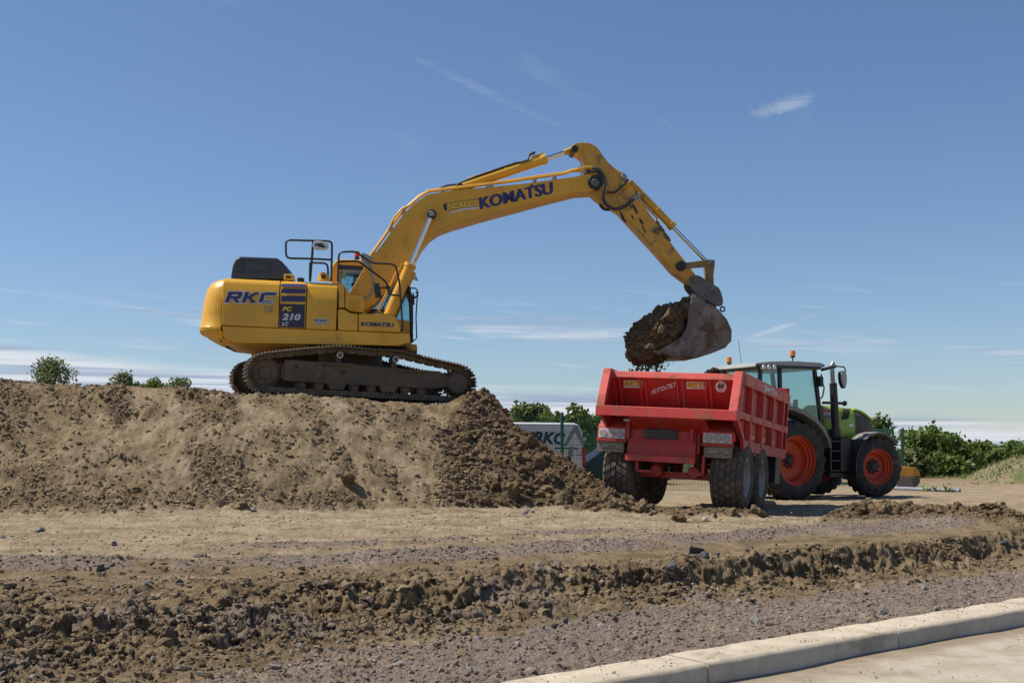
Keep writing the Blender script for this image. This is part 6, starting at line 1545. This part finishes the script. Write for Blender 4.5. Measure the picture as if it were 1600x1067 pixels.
# soil in the bucket, falling crumbs, load in the trailer
def loads():
    rs = np.random.RandomState(31)
    pts = []; sz = []
    poly = [(1078, 477), (1066, 473), (1054, 478), (1044, 478), (1030, 485), (1017, 489), (1008, 498), (997, 505), (992, 516), (983, 526), (984, 537), (989, 541), (987, 552), (993, 561), (1001, 558), (1006, 566), (1013, 561), (1020, 563), (1030, 553), (1042, 550), (1062, 530), (1074, 510)]
    P2 = np.array(poly, float)
    def inside(x, y):
        c = False; j = len(P2)-1
        for i in range(len(P2)):
            if ((P2[i, 1] > y) != (P2[j, 1] > y)) and (x < (P2[j, 0]-P2[i, 0])*(y-P2[i, 1])/(P2[j, 1]-P2[i, 1])+P2[i, 0]): c = not c
            j = i
        return c
    def dist(x, y):
        d = 1e9
        for i in range(len(P2)):
            a = P2[i]; b = P2[(i+1) % len(P2)]; t = np.clip(np.dot([x-a[0], y-a[1]], b-a)/np.dot(b-a, b-a), 0, 1); d = min(d, np.hypot(*(a+t*(b-a)-[x, y])))
        return d
    while len(pts) < 4200:
        px = rs.uniform(984, 1080); py = rs.uniform(474, 562)
        if not inside(px, py): continue
        d = dist(px, py); s = .014+.075*rs.rand()**3.6
        if s*79 > d+3.5: s = (d+3.5)/79
        half = .56*math.sqrt(max(.02, 1-(1-min(1, d/26))**2)); y = rs.uniform(-half, half)
        if rs.rand() < .5: y = -half*rs.uniform(.8, 1)
        x, z = E.side(px, py, -.4); pts.append(E.M @ Vector((x, y, z))); sz.append(s)
    # solid heart behind the crumbs
    P = np.array([p[:] for p in pts]); sz = np.array(sz); big = rs.rand(len(sz)) < .10
    sz = np.where(big, np.minimum(sz*2.2, .12), sz)
    o = scatter_mesh('bucket_load', CLM, P[::2], sz[::2]*1.25, M_clod, None, .95, 33, False)
    tag(o, 'heaped brown soil spilling from the excavator bucket', 'soil', None, 'stuff')
    pts = []; sz = []
    for k in range(900):
        px = (rs.normal(1014, 17), rs.normal(1001, 6), rs.normal(1027, 5))[k % 3]; py = 554+abs(rs.normal(0, 15)); 
        if px < 984 or px > 1052: continue
        s = .010+.036*rs.rand()**3; x, z = E.side(px, py, 0); pts.append(E.M @ Vector((x, rs.uniform(-.45, .45), z))); sz.append(s)
    tag(scatter_mesh('falling_crumbs', CLS, np.array([p[:] for p in pts]), np.array(sz), M_clod, None, 1, 34), 'crumbs of soil falling from the bucket towards the trailer', 'soil', None, 'stuff')
    pts = []; sz = []
    for k in range(1800):
        x = rs.uniform(1.1, 3.7); y = rs.uniform(-1.1, 1.1); h = 2.12+.78*math.exp(-(y/.42)**2-((x-2.6)/.75)**2)+.04*math.sin(9*x+4*y)
        pts.append(T.M @ Vector((x, y, h-rs.rand()*.1))); sz.append(.02+.10*rs.rand()**2.5)
    tag(scatter_mesh('trailer_load', CLS, np.array([p[:] for p in pts]), np.array(sz), M_dark, None, .9, 35), 'dark soil heaped inside the red trailer', 'soil', None, 'stuff')
loads()

# ---------------------------------------------------------------- van, car, fences, far things
def van():
    F = Frame((0.55, 36.1, 0.33), 202, 0); o = empty('van', F.M); tag(o, 'white panel van parked behind the green mesh fence', 'van')
    q = lambda px, py, y: F.side(px, py, y)
    # side outline: front at +x
    zr = q(860, 660, .95)[1]; xr = q(914, 690, .95)[0]; Ln = 5.0; xf = xr+Ln
    def prof(ins):
        return [(xr+.02+ins*.3, .35), (xr+ins, 1.0), (xr+.05+ins, zr-.25), (xr+.16+ins, zr-.06-ins*.2), (xr+.35, zr-ins*.35), (xf-1.9, zr-ins*.35), (xf-1.5, zr-.10-ins*.3), (xf-.75-ins, 1.25), (xf-.12-ins, 1.0), (xf-ins, .75), (xf-.02-ins, .35)]
    body = MB().loft([[(x, -.97, z) for x, z in prof(.12)], [(x, -.90, z) for x, z in prof(.03)], [(x, -.80, z) for x, z in prof(0)], [(x, .80, z) for x, z in prof(0)], [(x, .90, z) for x, z in prof(.03)], [(x, .97, z) for x, z in prof(.12)]]).build('body', M_vanw, o, .03, 2, 50)
    y = .972
    R3 = lambda px, py: (lambda p: (p[0], y+.004, p[1]))(q(px, py, y))
    lettering('lettering', 'RKC', M_navy, o, R3(833, 692.5), R3(883, 695), R3(833.5, 673.2), .05, .22, .002)
    MB().add([R3(866, 701), R3(904, 702), R3(904, 699.6), R3(866, 698.8)], [(0, 1, 2, 3)]).build('side_moulding', M_blk, o, smooth=0)
    MB().add([R3(880, 696), R3(897, 665), R3(903, 664), R3(912, 690), R3(912, 700), R3(898, 675), R3(886, 697)], [tuple(range(7))]).build('grey_swoosh', M_vang, o, smooth=0)
    MB().add([R3(884, 722), R3(892, 722), R3(896, 697), R3(890, 697)], [(0, 1, 2, 3)]).build('grey_swoosh', M_vang, o, smooth=0)
    MB().add([R3(808, 676), R3(816, 677), R3(816, 671), R3(808, 670)], [(0, 1, 2, 3)]).build('cab_window', M_blk, o, smooth=0)
    MB().box((xr+.04, .93, 1.15), (.12, .10, .62)).build('tail_lamp', M_red_l, o, .02)
    for k in range(1):
        lettering('lettering', '01 839', M_navy, o, R3(893, 711.5), R3(909, 711.8), R3(893, 709.3), .03, 0, .002)
    ty = MB().lathe([(.2, -.1), (.33, -.1), (.345, 0), (.33, .1), (.2, .1)], (0, 0, 0), 'y', 28).mesh('tyre', M_rub); rm = MB().lathe([(.001, .05), (.15, .05), (.21, .09)], (0, 0, 0), 'y', 24).mesh('rim', M_rimg); hb = MB().cyl((0, 0, 0), (0, .07, 0), .05).mesh('hub', M_rimg)
    for x in (xr+.95, xf-.95):
        for s in (-1, 1): make_wheel(o, (x, s*.85, .345), ty, rm, hb, None, s)
    MB().box((xr-.02, 0, .45), (.12, 1.8, .2)).build('rear_bumper', M_blk, o, .03)
    MB().add([(xf-1.52, -.75, zr-.14), (xf-1.52, .75, zr-.14), (xf-.78, .75, 1.27), (xf-.78, -.75, 1.27)], [(0, 1, 2, 3)]).xform(Matrix.Translation((.02, 0, .02))).build('windscreen', M_blk, o, smooth=0)
van()
def car():
    F = Frame((3.6, 42.5, .30), 190, 0); o = empty('car', F.M); tag(o, 'dark blue car half hidden behind the trailer wheel', 'car')
    up = [(-2.1, .3), (-2.15, .75), (-2.0, .95), (-1.75, 1.0), (-1.2, 1.42), (.35, 1.45), (1.05, 1.0), (1.95, .85), (2.1, .6), (2.1, .3)]
    def ins(k): 
        return [(x*(1-.03*k), z if z < 1 else 1+(z-1)*(1-.02*k)) for x, z in up]
    rings = []
    for y in (-.88, -.80, .80, .88):
        k = 1 if abs(y) > .85 else 0
        rings.append([(x, y*(1 if z < 1.01 else .82), z) for x, z in ins(k)])
    MB().loft(rings).build('body', M_carb, o, .03, 2, 40)
    win = [(-1.6, 1.03), (-1.1, 1.36), (.3, 1.39), (.85, 1.03)]
    for s in (-1, 1):
        MB().add([(x, s*(.885 if z < 1.1 else .745), z) for x, z in win], [(0, 1, 2, 3)]).build('side_window', M_glassd, o, smooth=0)
        MB().box((-2.06, s*.7, .82), (.1, .3, .16)).build('tail_lamp', M_red_l, o, .02)
    ty = MB().lathe([(.2, -.1), (.30, -.1), (.315, 0), (.30, .1), (.2, .1)], (0, 0, 0), 'y', 28).mesh('tyre', M_rub); rm = MB().lathe([(.001, .05), (.15, .05), (.21, .09)], (0, 0, 0), 'y', 24).mesh('rim', M_rimg); hb = MB().cyl((0, 0, 0), (0, .07, 0), .05).mesh('hub', M_rimg)
    for x in (-1.3, 1.3):
        for s in (-1, 1): make_wheel(o, (x, s*.80, .315), ty, rm, hb, None, s)
car()

def mesh_fence(name, a, b, h, z0, label, rail=False, npan=None, posts=True, wire=.0035, vs=.05, solid=False):
    a, b = Vector(a), Vector(b); d = (b-a); Ln = d.length; d.normalize(); n = npan or max(1, round(Ln/2.5)); w = Ln/n
    M = Matrix.Translation((a.x, a.y, z0)) @ Matrix.Rotation(math.atan2(d.y, d.x), 4, 'Z'); o = empty(name, M); tag(o, label, 'fence')
    pm = MB(); k = 0; x = .05
    while x < w-.03: pm.box((x, 0, h/2), (wire*2, wire*2, h)); x += vs
    for z in np.arange(.06, h, .2): pm.box((w/2, .006, z), (w-.06, wire*2.4, wire*2.4))
    if rail: pm.box((w/2, 0, h-.02), (w-.06, .05, .08)).box((w/2, 0, .1), (w-.06, .05, .08))
    me = pm.mesh('mesh_panel', M_fence, 0, merge=False)
    for i in range(n):
        c = bpy.data.objects.new('mesh_panel', me); COL.objects.link(c); c.parent = o; c.location = (i*w, 0, 0)
    pme = MB().box((0, 0, h/2+.02), (.075, .075, h+.14)).mesh('post', M_fence, 0)
    for i in range(n+1):
        c = bpy.data.objects.new('post', pme); COL.objects.link(c); c.parent = o; c.location = (i*w, 0, 0)
    return o
mesh_fence('mesh_fence', (-3.48, 33.2), (6.5, 36.2), 2.35, .38, 'green wire mesh fence standing in front of the white van')
mesh_fence('mesh_fence', (9.9, 41.5), (13.22, 40.0), 2.0, .42, 'green mesh gate panels beside the tractor front wheel', True, 2)
mesh_fence('mesh_fence', (13.10, 40.3), (13.75, 40.6), 1.95, .42, 'narrow green mesh fence end to the right of the gate', False, 1)
mesh_fence('screen_fence', (1.0, 50.5), (11.5, 50.5), 2.2, .25, 'dense dark green mesh fence behind the dark car', False, 4, True, .010, .035)

def trees():
    leafm = []
    for nm, a, b, c in (('leaf_mid', (.070, .115, .022), (.175, .245, .055), (.26, .31, .11)), ('leaf_olive', (.065, .088, .028), (.150, .185, .065), (.26, .28, .13)), ('leaf_dark', (.048, .085, .018), (.120, .180, .040), (.18, .22, .07)), ('leaf_pale', (.12, .15, .06), (.22, .26, .12), (.34, .36, .20))):
        m, nt, b_ = new_mat(nm); v = nt.nodes.new('ShaderNodeNewGeometry').outputs['Position']
        col = mixc(nt, ramp(nt, noise(nt, .8, 4, .6, v), .3, .7), a, b); col = mixc(nt, ramp(nt, noise(nt, 7, 2, .6, v), .5, .8, 0, .7), col, c)
        nt.links.new(col, b_.inputs['Base Color']); b_.inputs['Roughness'].default_value = .55; b_.inputs['Specular IOR Level'].default_value = .3
        tl = nt.nodes.new('ShaderNodeBsdfTranslucent'); nt.links.new(mixc(nt, .5, col, (.12, .17, .02)), tl.inputs[0])
        mx = nt.nodes.new('ShaderNodeMixShader'); mx.inputs[0].default_value = .28; nt.links.new(b_.outputs[0], mx.inputs[1]); nt.links.new(tl.outputs[0], mx.inputs[2]); nt.links.new(mx.outputs[0], nt.nodes['Material Output'].inputs[0]); leafm.append(m)
    bark = plain('bark', (.075, .058, .042), .9)
    def tree(name, label, x, y, z0, hgt, rx, n, leaf, mi, seed, group, low=.12, sparse=0.0, cat='tree'):
        rs = np.random.RandomState(seed); rr = random.Random(seed)
        o = empty(name, Matrix.Translation((x, y, z0))); tag(o, label, cat, group)
        # limbs: clump centres carried by branches
        cl = []; tr = MB(); th = hgt*.35
        nst = 1 if cat == 'tree' else 4
        for q in range(nst):
            bx = rr.uniform(-.25, .25)*(nst > 1)
            tr.tube([(bx, 0, -.1), (bx*1.5+rr.uniform(-.1, .1), rr.uniform(-.1, .1), th*.6), (bx*2+rr.uniform(-.2, .2), rr.uniform(-.2, .2), hgt*.75)], [hgt*.030, hgt*.022, hgt*.008], 7)
        nc = int(34+14*rx)
        for k in range(nc):
            a = rr.uniform(0, 6.28); u = rr.uniform(0, 1)**.5; t = rr.uniform(low, 1)
            env = math.sin(math.pi*min(1, .12+.80*t))**.6*(.75+.35*math.sin(3*a+seed))
            cx, cy, cz = rx*u*env*math.cos(a), rx*.8*u*env*math.sin(a), hgt*t*(1-.12*u)+rr.uniform(-.15, .15)
            r = rx*rr.uniform(.26, .46)*(1-sparse*.3)
            if cat == 'bush':
                u = rr.uniform(0, 1)**.6; t2 = rr.uniform(0, 1); env = math.cos(t2*1.45); cx, cy, cz = rx*u*env*math.cos(a), rx*.7*u*env*math.sin(a), hgt-rx*1.1+rx*1.05*t2; r = rx*.30
            cl.append((cx, cy, cz-r*.5, r))
            tr.tube([(0, 0, min(cz*.6, hgt*.5)), (cx*.55, cy*.55, cz*.82), (cx, cy, cz-r*.3)], [hgt*.010, hgt*.006, hgt*.002], 5)
        tr.build('trunk', bark, o, smooth=60)
        C = np.array(cl); w = C[:, 3]**2; idx = rs.choice(len(C), n, p=w/w.sum())
        d = rs.normal(size=(n, 3)); d /= np.linalg.norm(d, axis=1)[:, None]; rad_ = rs.rand(n)**.45*1.06
        p = C[idx, :3]+d*(rad_*C[idx, 3])[:, None]*np.array([1, 1, .8])
        # stray sprays beyond the outline
        st = rs.rand(n) < .05; p[st] += d[st]*(C[idx[st], 3]*.35)[:, None]; p[:, 2] = np.maximum(p[:, 2], .05)
        u_ = rs.normal(size=(n, 3))+d*.3; u_ /= np.linalg.norm(u_, axis=1)[:, None]; v_ = np.cross(u_, rs.normal(size=(n, 3))); v_ /= np.linalg.norm(v_, axis=1)[:, None]
        s = leaf*(.55+.9*rs.rand(n))[:, None]
        q = np.stack([p-u_*s*.6, p+v_*s*.42, p+u_*s*.7, p-v_*s*.42], 1).reshape(-1, 3)
        me = bpy.data.meshes.new('crown'); me.vertices.add(len(q)); me.vertices.foreach_set('co', q.astype(np.float32).ravel()); me.loops.add(4*n); me.loops.foreach_set('vertex_index', np.arange(4*n, dtype=np.int32)); me.polygons.add(n); me.polygons.foreach_set('loop_start', np.arange(0, 4*n, 4, dtype=np.int32)); me.update(calc_edges=True); me.materials.append(leafm[mi])
        c = bpy.data.objects.new('crown', me); COL.objects.link(c); c.parent = o; return o
    def put(px, Y): return (px-800)*Y/FPX
    g1 = 'trees behind the white van'; g2 = 'hedgerow trees on the right'; g3 = 'bushes behind the mound crest'
    L1 = ['grey green tree just right of the mound crest, leftmost behind the van', 'olive green tree behind the middle of the white van', 'low green tree between the taller trees behind the van', 'bright green tree to the right of the fence post behind the van', 'dark green tree directly left of the red trailer body']
    for k, (px, top, Y, rx, mi, n) in enumerate(((780, 622, 62, 1.5, 1, 4200), (822, 621, 64, 1.9, 1, 5200), (858, 638, 60, 1.5, 0, 4200), (898, 628, 58, 1.5, 0, 4600), (924, 640, 60, 1.7, 2, 4600))):
        z0 = .2; h = CAMH+(HOR-top)*Y/FPX-z0
        tree('broadleaf_tree', L1[k], put(px, Y), Y, z0, h, rx, n, .23, mi, 40+k, g1, .10, .3)
    L2 = ['olive green tree rising behind the tractor bonnet', 'tall bushy tree right of the green gate post', 'wide dark green tree right of the yellow digging attachment', 'rounded light green tree, highest of the right hedgerow', 'smaller dark tree in the dip of the right hedgerow', 'green tree before the gap in the right hedgerow', 'low bush beside the gap at the grassy bank', 'green tree above the grassy bank at the right edge', 'rightmost tree of the hedgerow at the picture edge', 'pale low shrub at the foot of the hedgerow by the gate', 'dark low shrub under the hedgerow trees']
    for k, (px, top, Y, rx, mi, n, base) in enumerate(((1372, 647, 66, 1.4, 1, 3600, .3), (1432, 664, 60, 1.3, 0, 4400, .35), (1458, 663, 63, 1.7, 0, 5600, .35), (1487, 675, 60, 1.4, 2, 4800, .35), (1514, 688, 64, 1.3, 0, 4000, .35), (1535, 690, 62, 1.2, 0, 4000, .35), (1556, 702, 66, 1.2, 2, 3200, .35), (1583, 688, 70, 1.5, 0, 4400, .4), (1608, 694, 68, 1.6, 2, 4400, .4), (1426, 700, 54, 1.0, 1, 2600, .35), (1470, 712, 57, 1.6, 2, 3600, .35))):
        h = CAMH+(HOR-top)*Y/FPX-base
        tree('broadleaf_tree', L2[k], put(px, Y), Y, base, h, rx, n, .21, mi, 70+k, g2, .03, .1)
    L3 = ['round grey green bush on the skyline left of the excavator', 'small bush on the mound crest between clods', 'low pale green bush beside the clods on the crest', 'low green bush nearest the excavator tracks on the crest']
    for k, (px, top, Y, rx, mi, n, b) in enumerate(((80, 556, 44, 1.45, 3, 1700, 640), (194, 580, 40, .80, 3, 700, 640), (238, 589, 39, .80, 0, 800, 640), (280, 589, 39, .85, 0, 850, 640))):
        z0 = .3; h = CAMH+(HOR-top)*Y/FPX-z0
        tree('bush', L3[k], put(px, Y), Y, z0, h, rx, n*2, .085, mi, 90+k, g3, .45, .9, 'bush')
    return leafm
LEAF = trees()

def far_right():
    # grassy bank at the right edge
    xs = np.linspace(11, 40, 120); ys = np.linspace(41, 60, 60); X, Y = np.meshgrid(xs, ys)
    H = .2+1.3*sm(17.8, 21.8, X-.25*(Y-46))*sm(42.5, 45, Y+.15*fbm(X, Y, .6, 3, 301))*sm(60, 52, Y)+.10*fbm(X, Y, 1.2, 4, 305)-.05
    P = np.stack([X, Y, H], -1).reshape(-1, 3); idx = np.arange(X.size).reshape(X.shape); q = np.stack([idx[:-1, :-1], idx[:-1, 1:], idx[1:, 1:], idx[1:, :-1]], -1).reshape(-1, 4)
    m, nt, b = new_mat('grassy_soil'); v = nt.nodes.new('ShaderNodeNewGeometry').outputs['Position']
    c = mixc(nt, ramp(nt, noise(nt, .9, 6, .65, v), .42, .58), (.24, .175, .11), (.10, .125, .035)); c = mixc(nt, ramp(nt, noise(nt, 6, 5, .7, v), .45, .7, 0, .6), c, (.17, .165, .06))
    nt.links.new(c, b.inputs['Base Color']); b.inputs['Roughness'].default_value = .95; bump(nt, b, noise(nt, 9, 5, .7, v), .8, .1)
    o = MB().add(P.tolist(), q.tolist()).build('grassy_bank', m, None, smooth=60, merge=False); tag(o, 'low bank of soil grown over with grass at the right edge', None, None, 'structure')
    rs = np.random.RandomState(8); V = []; n = 9000
    x = rs.uniform(13, 40, n); y = rs.uniform(42, 58, n)
    hh = .2+1.3*sm(17.8, 21.8, x-.25*(y-46))*sm(42.5, 45, y+.15*fbm(x, y, .6, 3, 301))*sm(60, 52, y)+.10*fbm(x, y, 1.2, 4, 305)-.05
    keep = (fbm(x, y, .5, 3, 311)+.35*sm(44, 50, y) > .02) & (hh > .3); x, y, hh = x[keep], y[keep], hh[keep]; n = len(x)
    # and a strip along the foot of the hedgerow
    n2 = 5000; x2 = rs.uniform(17, 34, n2); y2 = rs.normal(55, 1.5, n2); h2 = np.full(n2, .33); x = np.concatenate([x, x2]); y = np.concatenate([y, y2]); hh = np.concatenate([hh, h2]); n = len(x)
    a = rs.uniform(0, 6.28, n); L = rs.uniform(.06, .22, n); w = .03; dx, dy = np.cos(a), np.sin(a); lean = rs.uniform(-.15, .15, n)
    q = np.stack([np.stack([x-dx*w, y-dy*w, hh-.03], -1), np.stack([x+dx*w, y+dy*w, hh-.03], -1), np.stack([x+lean, y+lean*.5, hh+L], -1)], 1).reshape(-1, 3)
    me = bpy.data.meshes.new('grass'); me.vertices.add(len(q)); me.vertices.foreach_set('co', q.astype(np.float32).ravel()); me.loops.add(3*n); me.loops.foreach_set('vertex_index', np.arange(3*n, dtype=np.int32)); me.polygons.add(n); me.polygons.foreach_set('loop_start', np.arange(0, 3*n, 3, dtype=np.int32)); me.update(calc_edges=True)
    gm, nt, b = new_mat('grass_blades'); v = nt.nodes.new('ShaderNodeNewGeometry').outputs['Position']; nt.links.new(mixc(nt, ramp(nt, noise(nt, .7, 4, .6, v), .35, .65), (.085, .135, .03), (.20, .21, .07)), b.inputs['Base Color']); b.inputs['Roughness'].default_value = .7
    me.materials.append(gm); o = bpy.data.objects.new('grass', me); COL.objects.link(o); tag(o, 'dry yellow green grass along the hedgerow and bank', 'grass', None, 'stuff')
    # clods at the foot of the bank
    n = 1500; x = rs.uniform(14, 34, n); y = rs.normal(43.0, .9, n); hb = np.array([0.36]*n); s = .03+.16*rs.rand(n)**3
    tag(scatter_mesh('bank_foot_clods', CLS, np.stack([x, y, hb], -1), s, M_clodd, None, .8, 41), 'line of clods along the foot of the grassy bank', 'soil', None, 'stuff')
far_right()

def attachment():
    # yellow slotted digging bucket standing on the ground behind the front tractor wheel
    Y = 38.0; c = at(1424, 762, Y); F = Frame((c.x, Y, c.z-.0), -8); o = empty('digger_bucket', F.M); tag(o, 'small yellow slotted digger bucket on the ground behind the tractor', 'bucket')
    My = paint('attachment_yellow', (.55, .25, .02), .45, .4, .4); Mg = paint('attachment_grey', (.14, .125, .105), .7, .6, .5)
    s = Y/FPX
    lo = [(-22, 0), (6, 0), (13, 8), (14, 18), (-22, 18)]; up = [(-22, 18.5), (14, 18.5), (13.5, 22), (8, 31.5), (-6, 33), (-22, 33)]
    MB().xz([(x*s, z*s) for x, z in lo], 0, .8).build('lower_shell', Mg, o, .01)
    MB().xz([(x*s, z*s) for x, z in up], .02, .78).build('upper_shell', My, o, .01)
    for k in range(7):
        z = (5+k*4.1)*s; MB().box((8*s if k > 2 else 6*s, -.012, z), (10*s, .03, .7*s)).build('slot', M_grease, o)
attachment()
def ground_pipe():
    pts = [at(px, py, Y) for px, py, Y in ((1395, 760.5, 36.3), (1412, 762.0, 35.8), (1440, 764.3, 35.0), (1470, 766.5, 34.3), (1500, 768.5, 33.7))]
    c = pts[0]; M = Matrix.Translation((c.x, c.y, 0)); P = []
    for p in pts: P.append((p.x-c.x, p.y-c.y, hz(p.x, p.y)+.05))
    o = MB().tube(P, .055, 10).build('pipe', plain('grey_pipe', (.24, .26, .30), .45), None, smooth=60, M=M); tag(o, 'long grey plastic pipe lying on the ground past the tractor', 'pipe')
    rs = random.Random(3)
    for k, (px, py, Y, lab) in enumerate(((1446, 764, 34.6, 'small green weed growing by the grey pipe, leftmost of three'), (1461, 766, 34.3, 'small green weed growing by the grey pipe, middle of three'), (1478, 767, 34.0, 'upright green weed at the right end of the grey pipe'))):
        x = at(px, py, Y).x; z = hz(x, Y); e = empty('weed', Matrix.Translation((x, Y, z))); tag(e, lab, 'weed', 'weeds by the grey pipe')
        for j in range(9):
            a = rs.uniform(0, 6.28); l = rs.uniform(.12, .26)*(1.3 if k == 2 else 1); t = rs.uniform(.3, 1.2); dx, dy = math.cos(a), math.sin(a); w = .035
            MB().add([(0, 0, 0), (dx*l*.5*math.cos(t)-dy*w, dy*l*.5*math.cos(t)+dx*w, l*.5*math.sin(t)+.02), (dx*l*math.cos(t), dy*l*math.cos(t), l*math.sin(t)), (dx*l*.5*math.cos(t)+dy*w, dy*l*.5*math.cos(t)-dx*w, l*.5*math.sin(t)+.02)], [(0, 1, 2, 3)]).build('leaf', weed_m, e)
weed_m = plain('weed_green', (.13, .24, .03), .5)
ground_pipe()

def red_skip():
    # dark red steel body parked on the far side of the mound, seen between house and track
    Y = 27.4; c = at(470, 547, Y); o = empty('steel_skip', Matrix.Translation((c.x, Y, c.z-1.35))); tag(o, 'dark red steel skip showing between excavator house and track', 'skip')
    m = paint('skip_red', (.16, .018, .02), .5, .3, .3)
    MB().loft([[(-.72, -.7, 0), (1.3, -.7, 0), (1.3, .7, 0), (-.72, .7, 0)], [(-1.02, -.85, 1.3), (1.6, -.85, 1.3), (1.6, .85, 1.3), (-1.02, .85, 1.3)]]).build('body', m, o, .01)
    MB().box((.29, -.87, 1.32), (2.68, .06, .08)).box((.29, .87, 1.32), (2.68, .06, .08)).build('rim', m, o, .01)
    for x in (-.5, .3, 1.1): MB().box((x, -.82, .7), (.06, .1, 1.1), Matrix.Rotation(rad(6), 3, 'X')).build('rib', m, o)
red_skip()

for o in list(bpy.data.objects):
    if o.type == 'MESH' and o.parent is None and not o.get('label'): print('UNLABELLED', o.name)
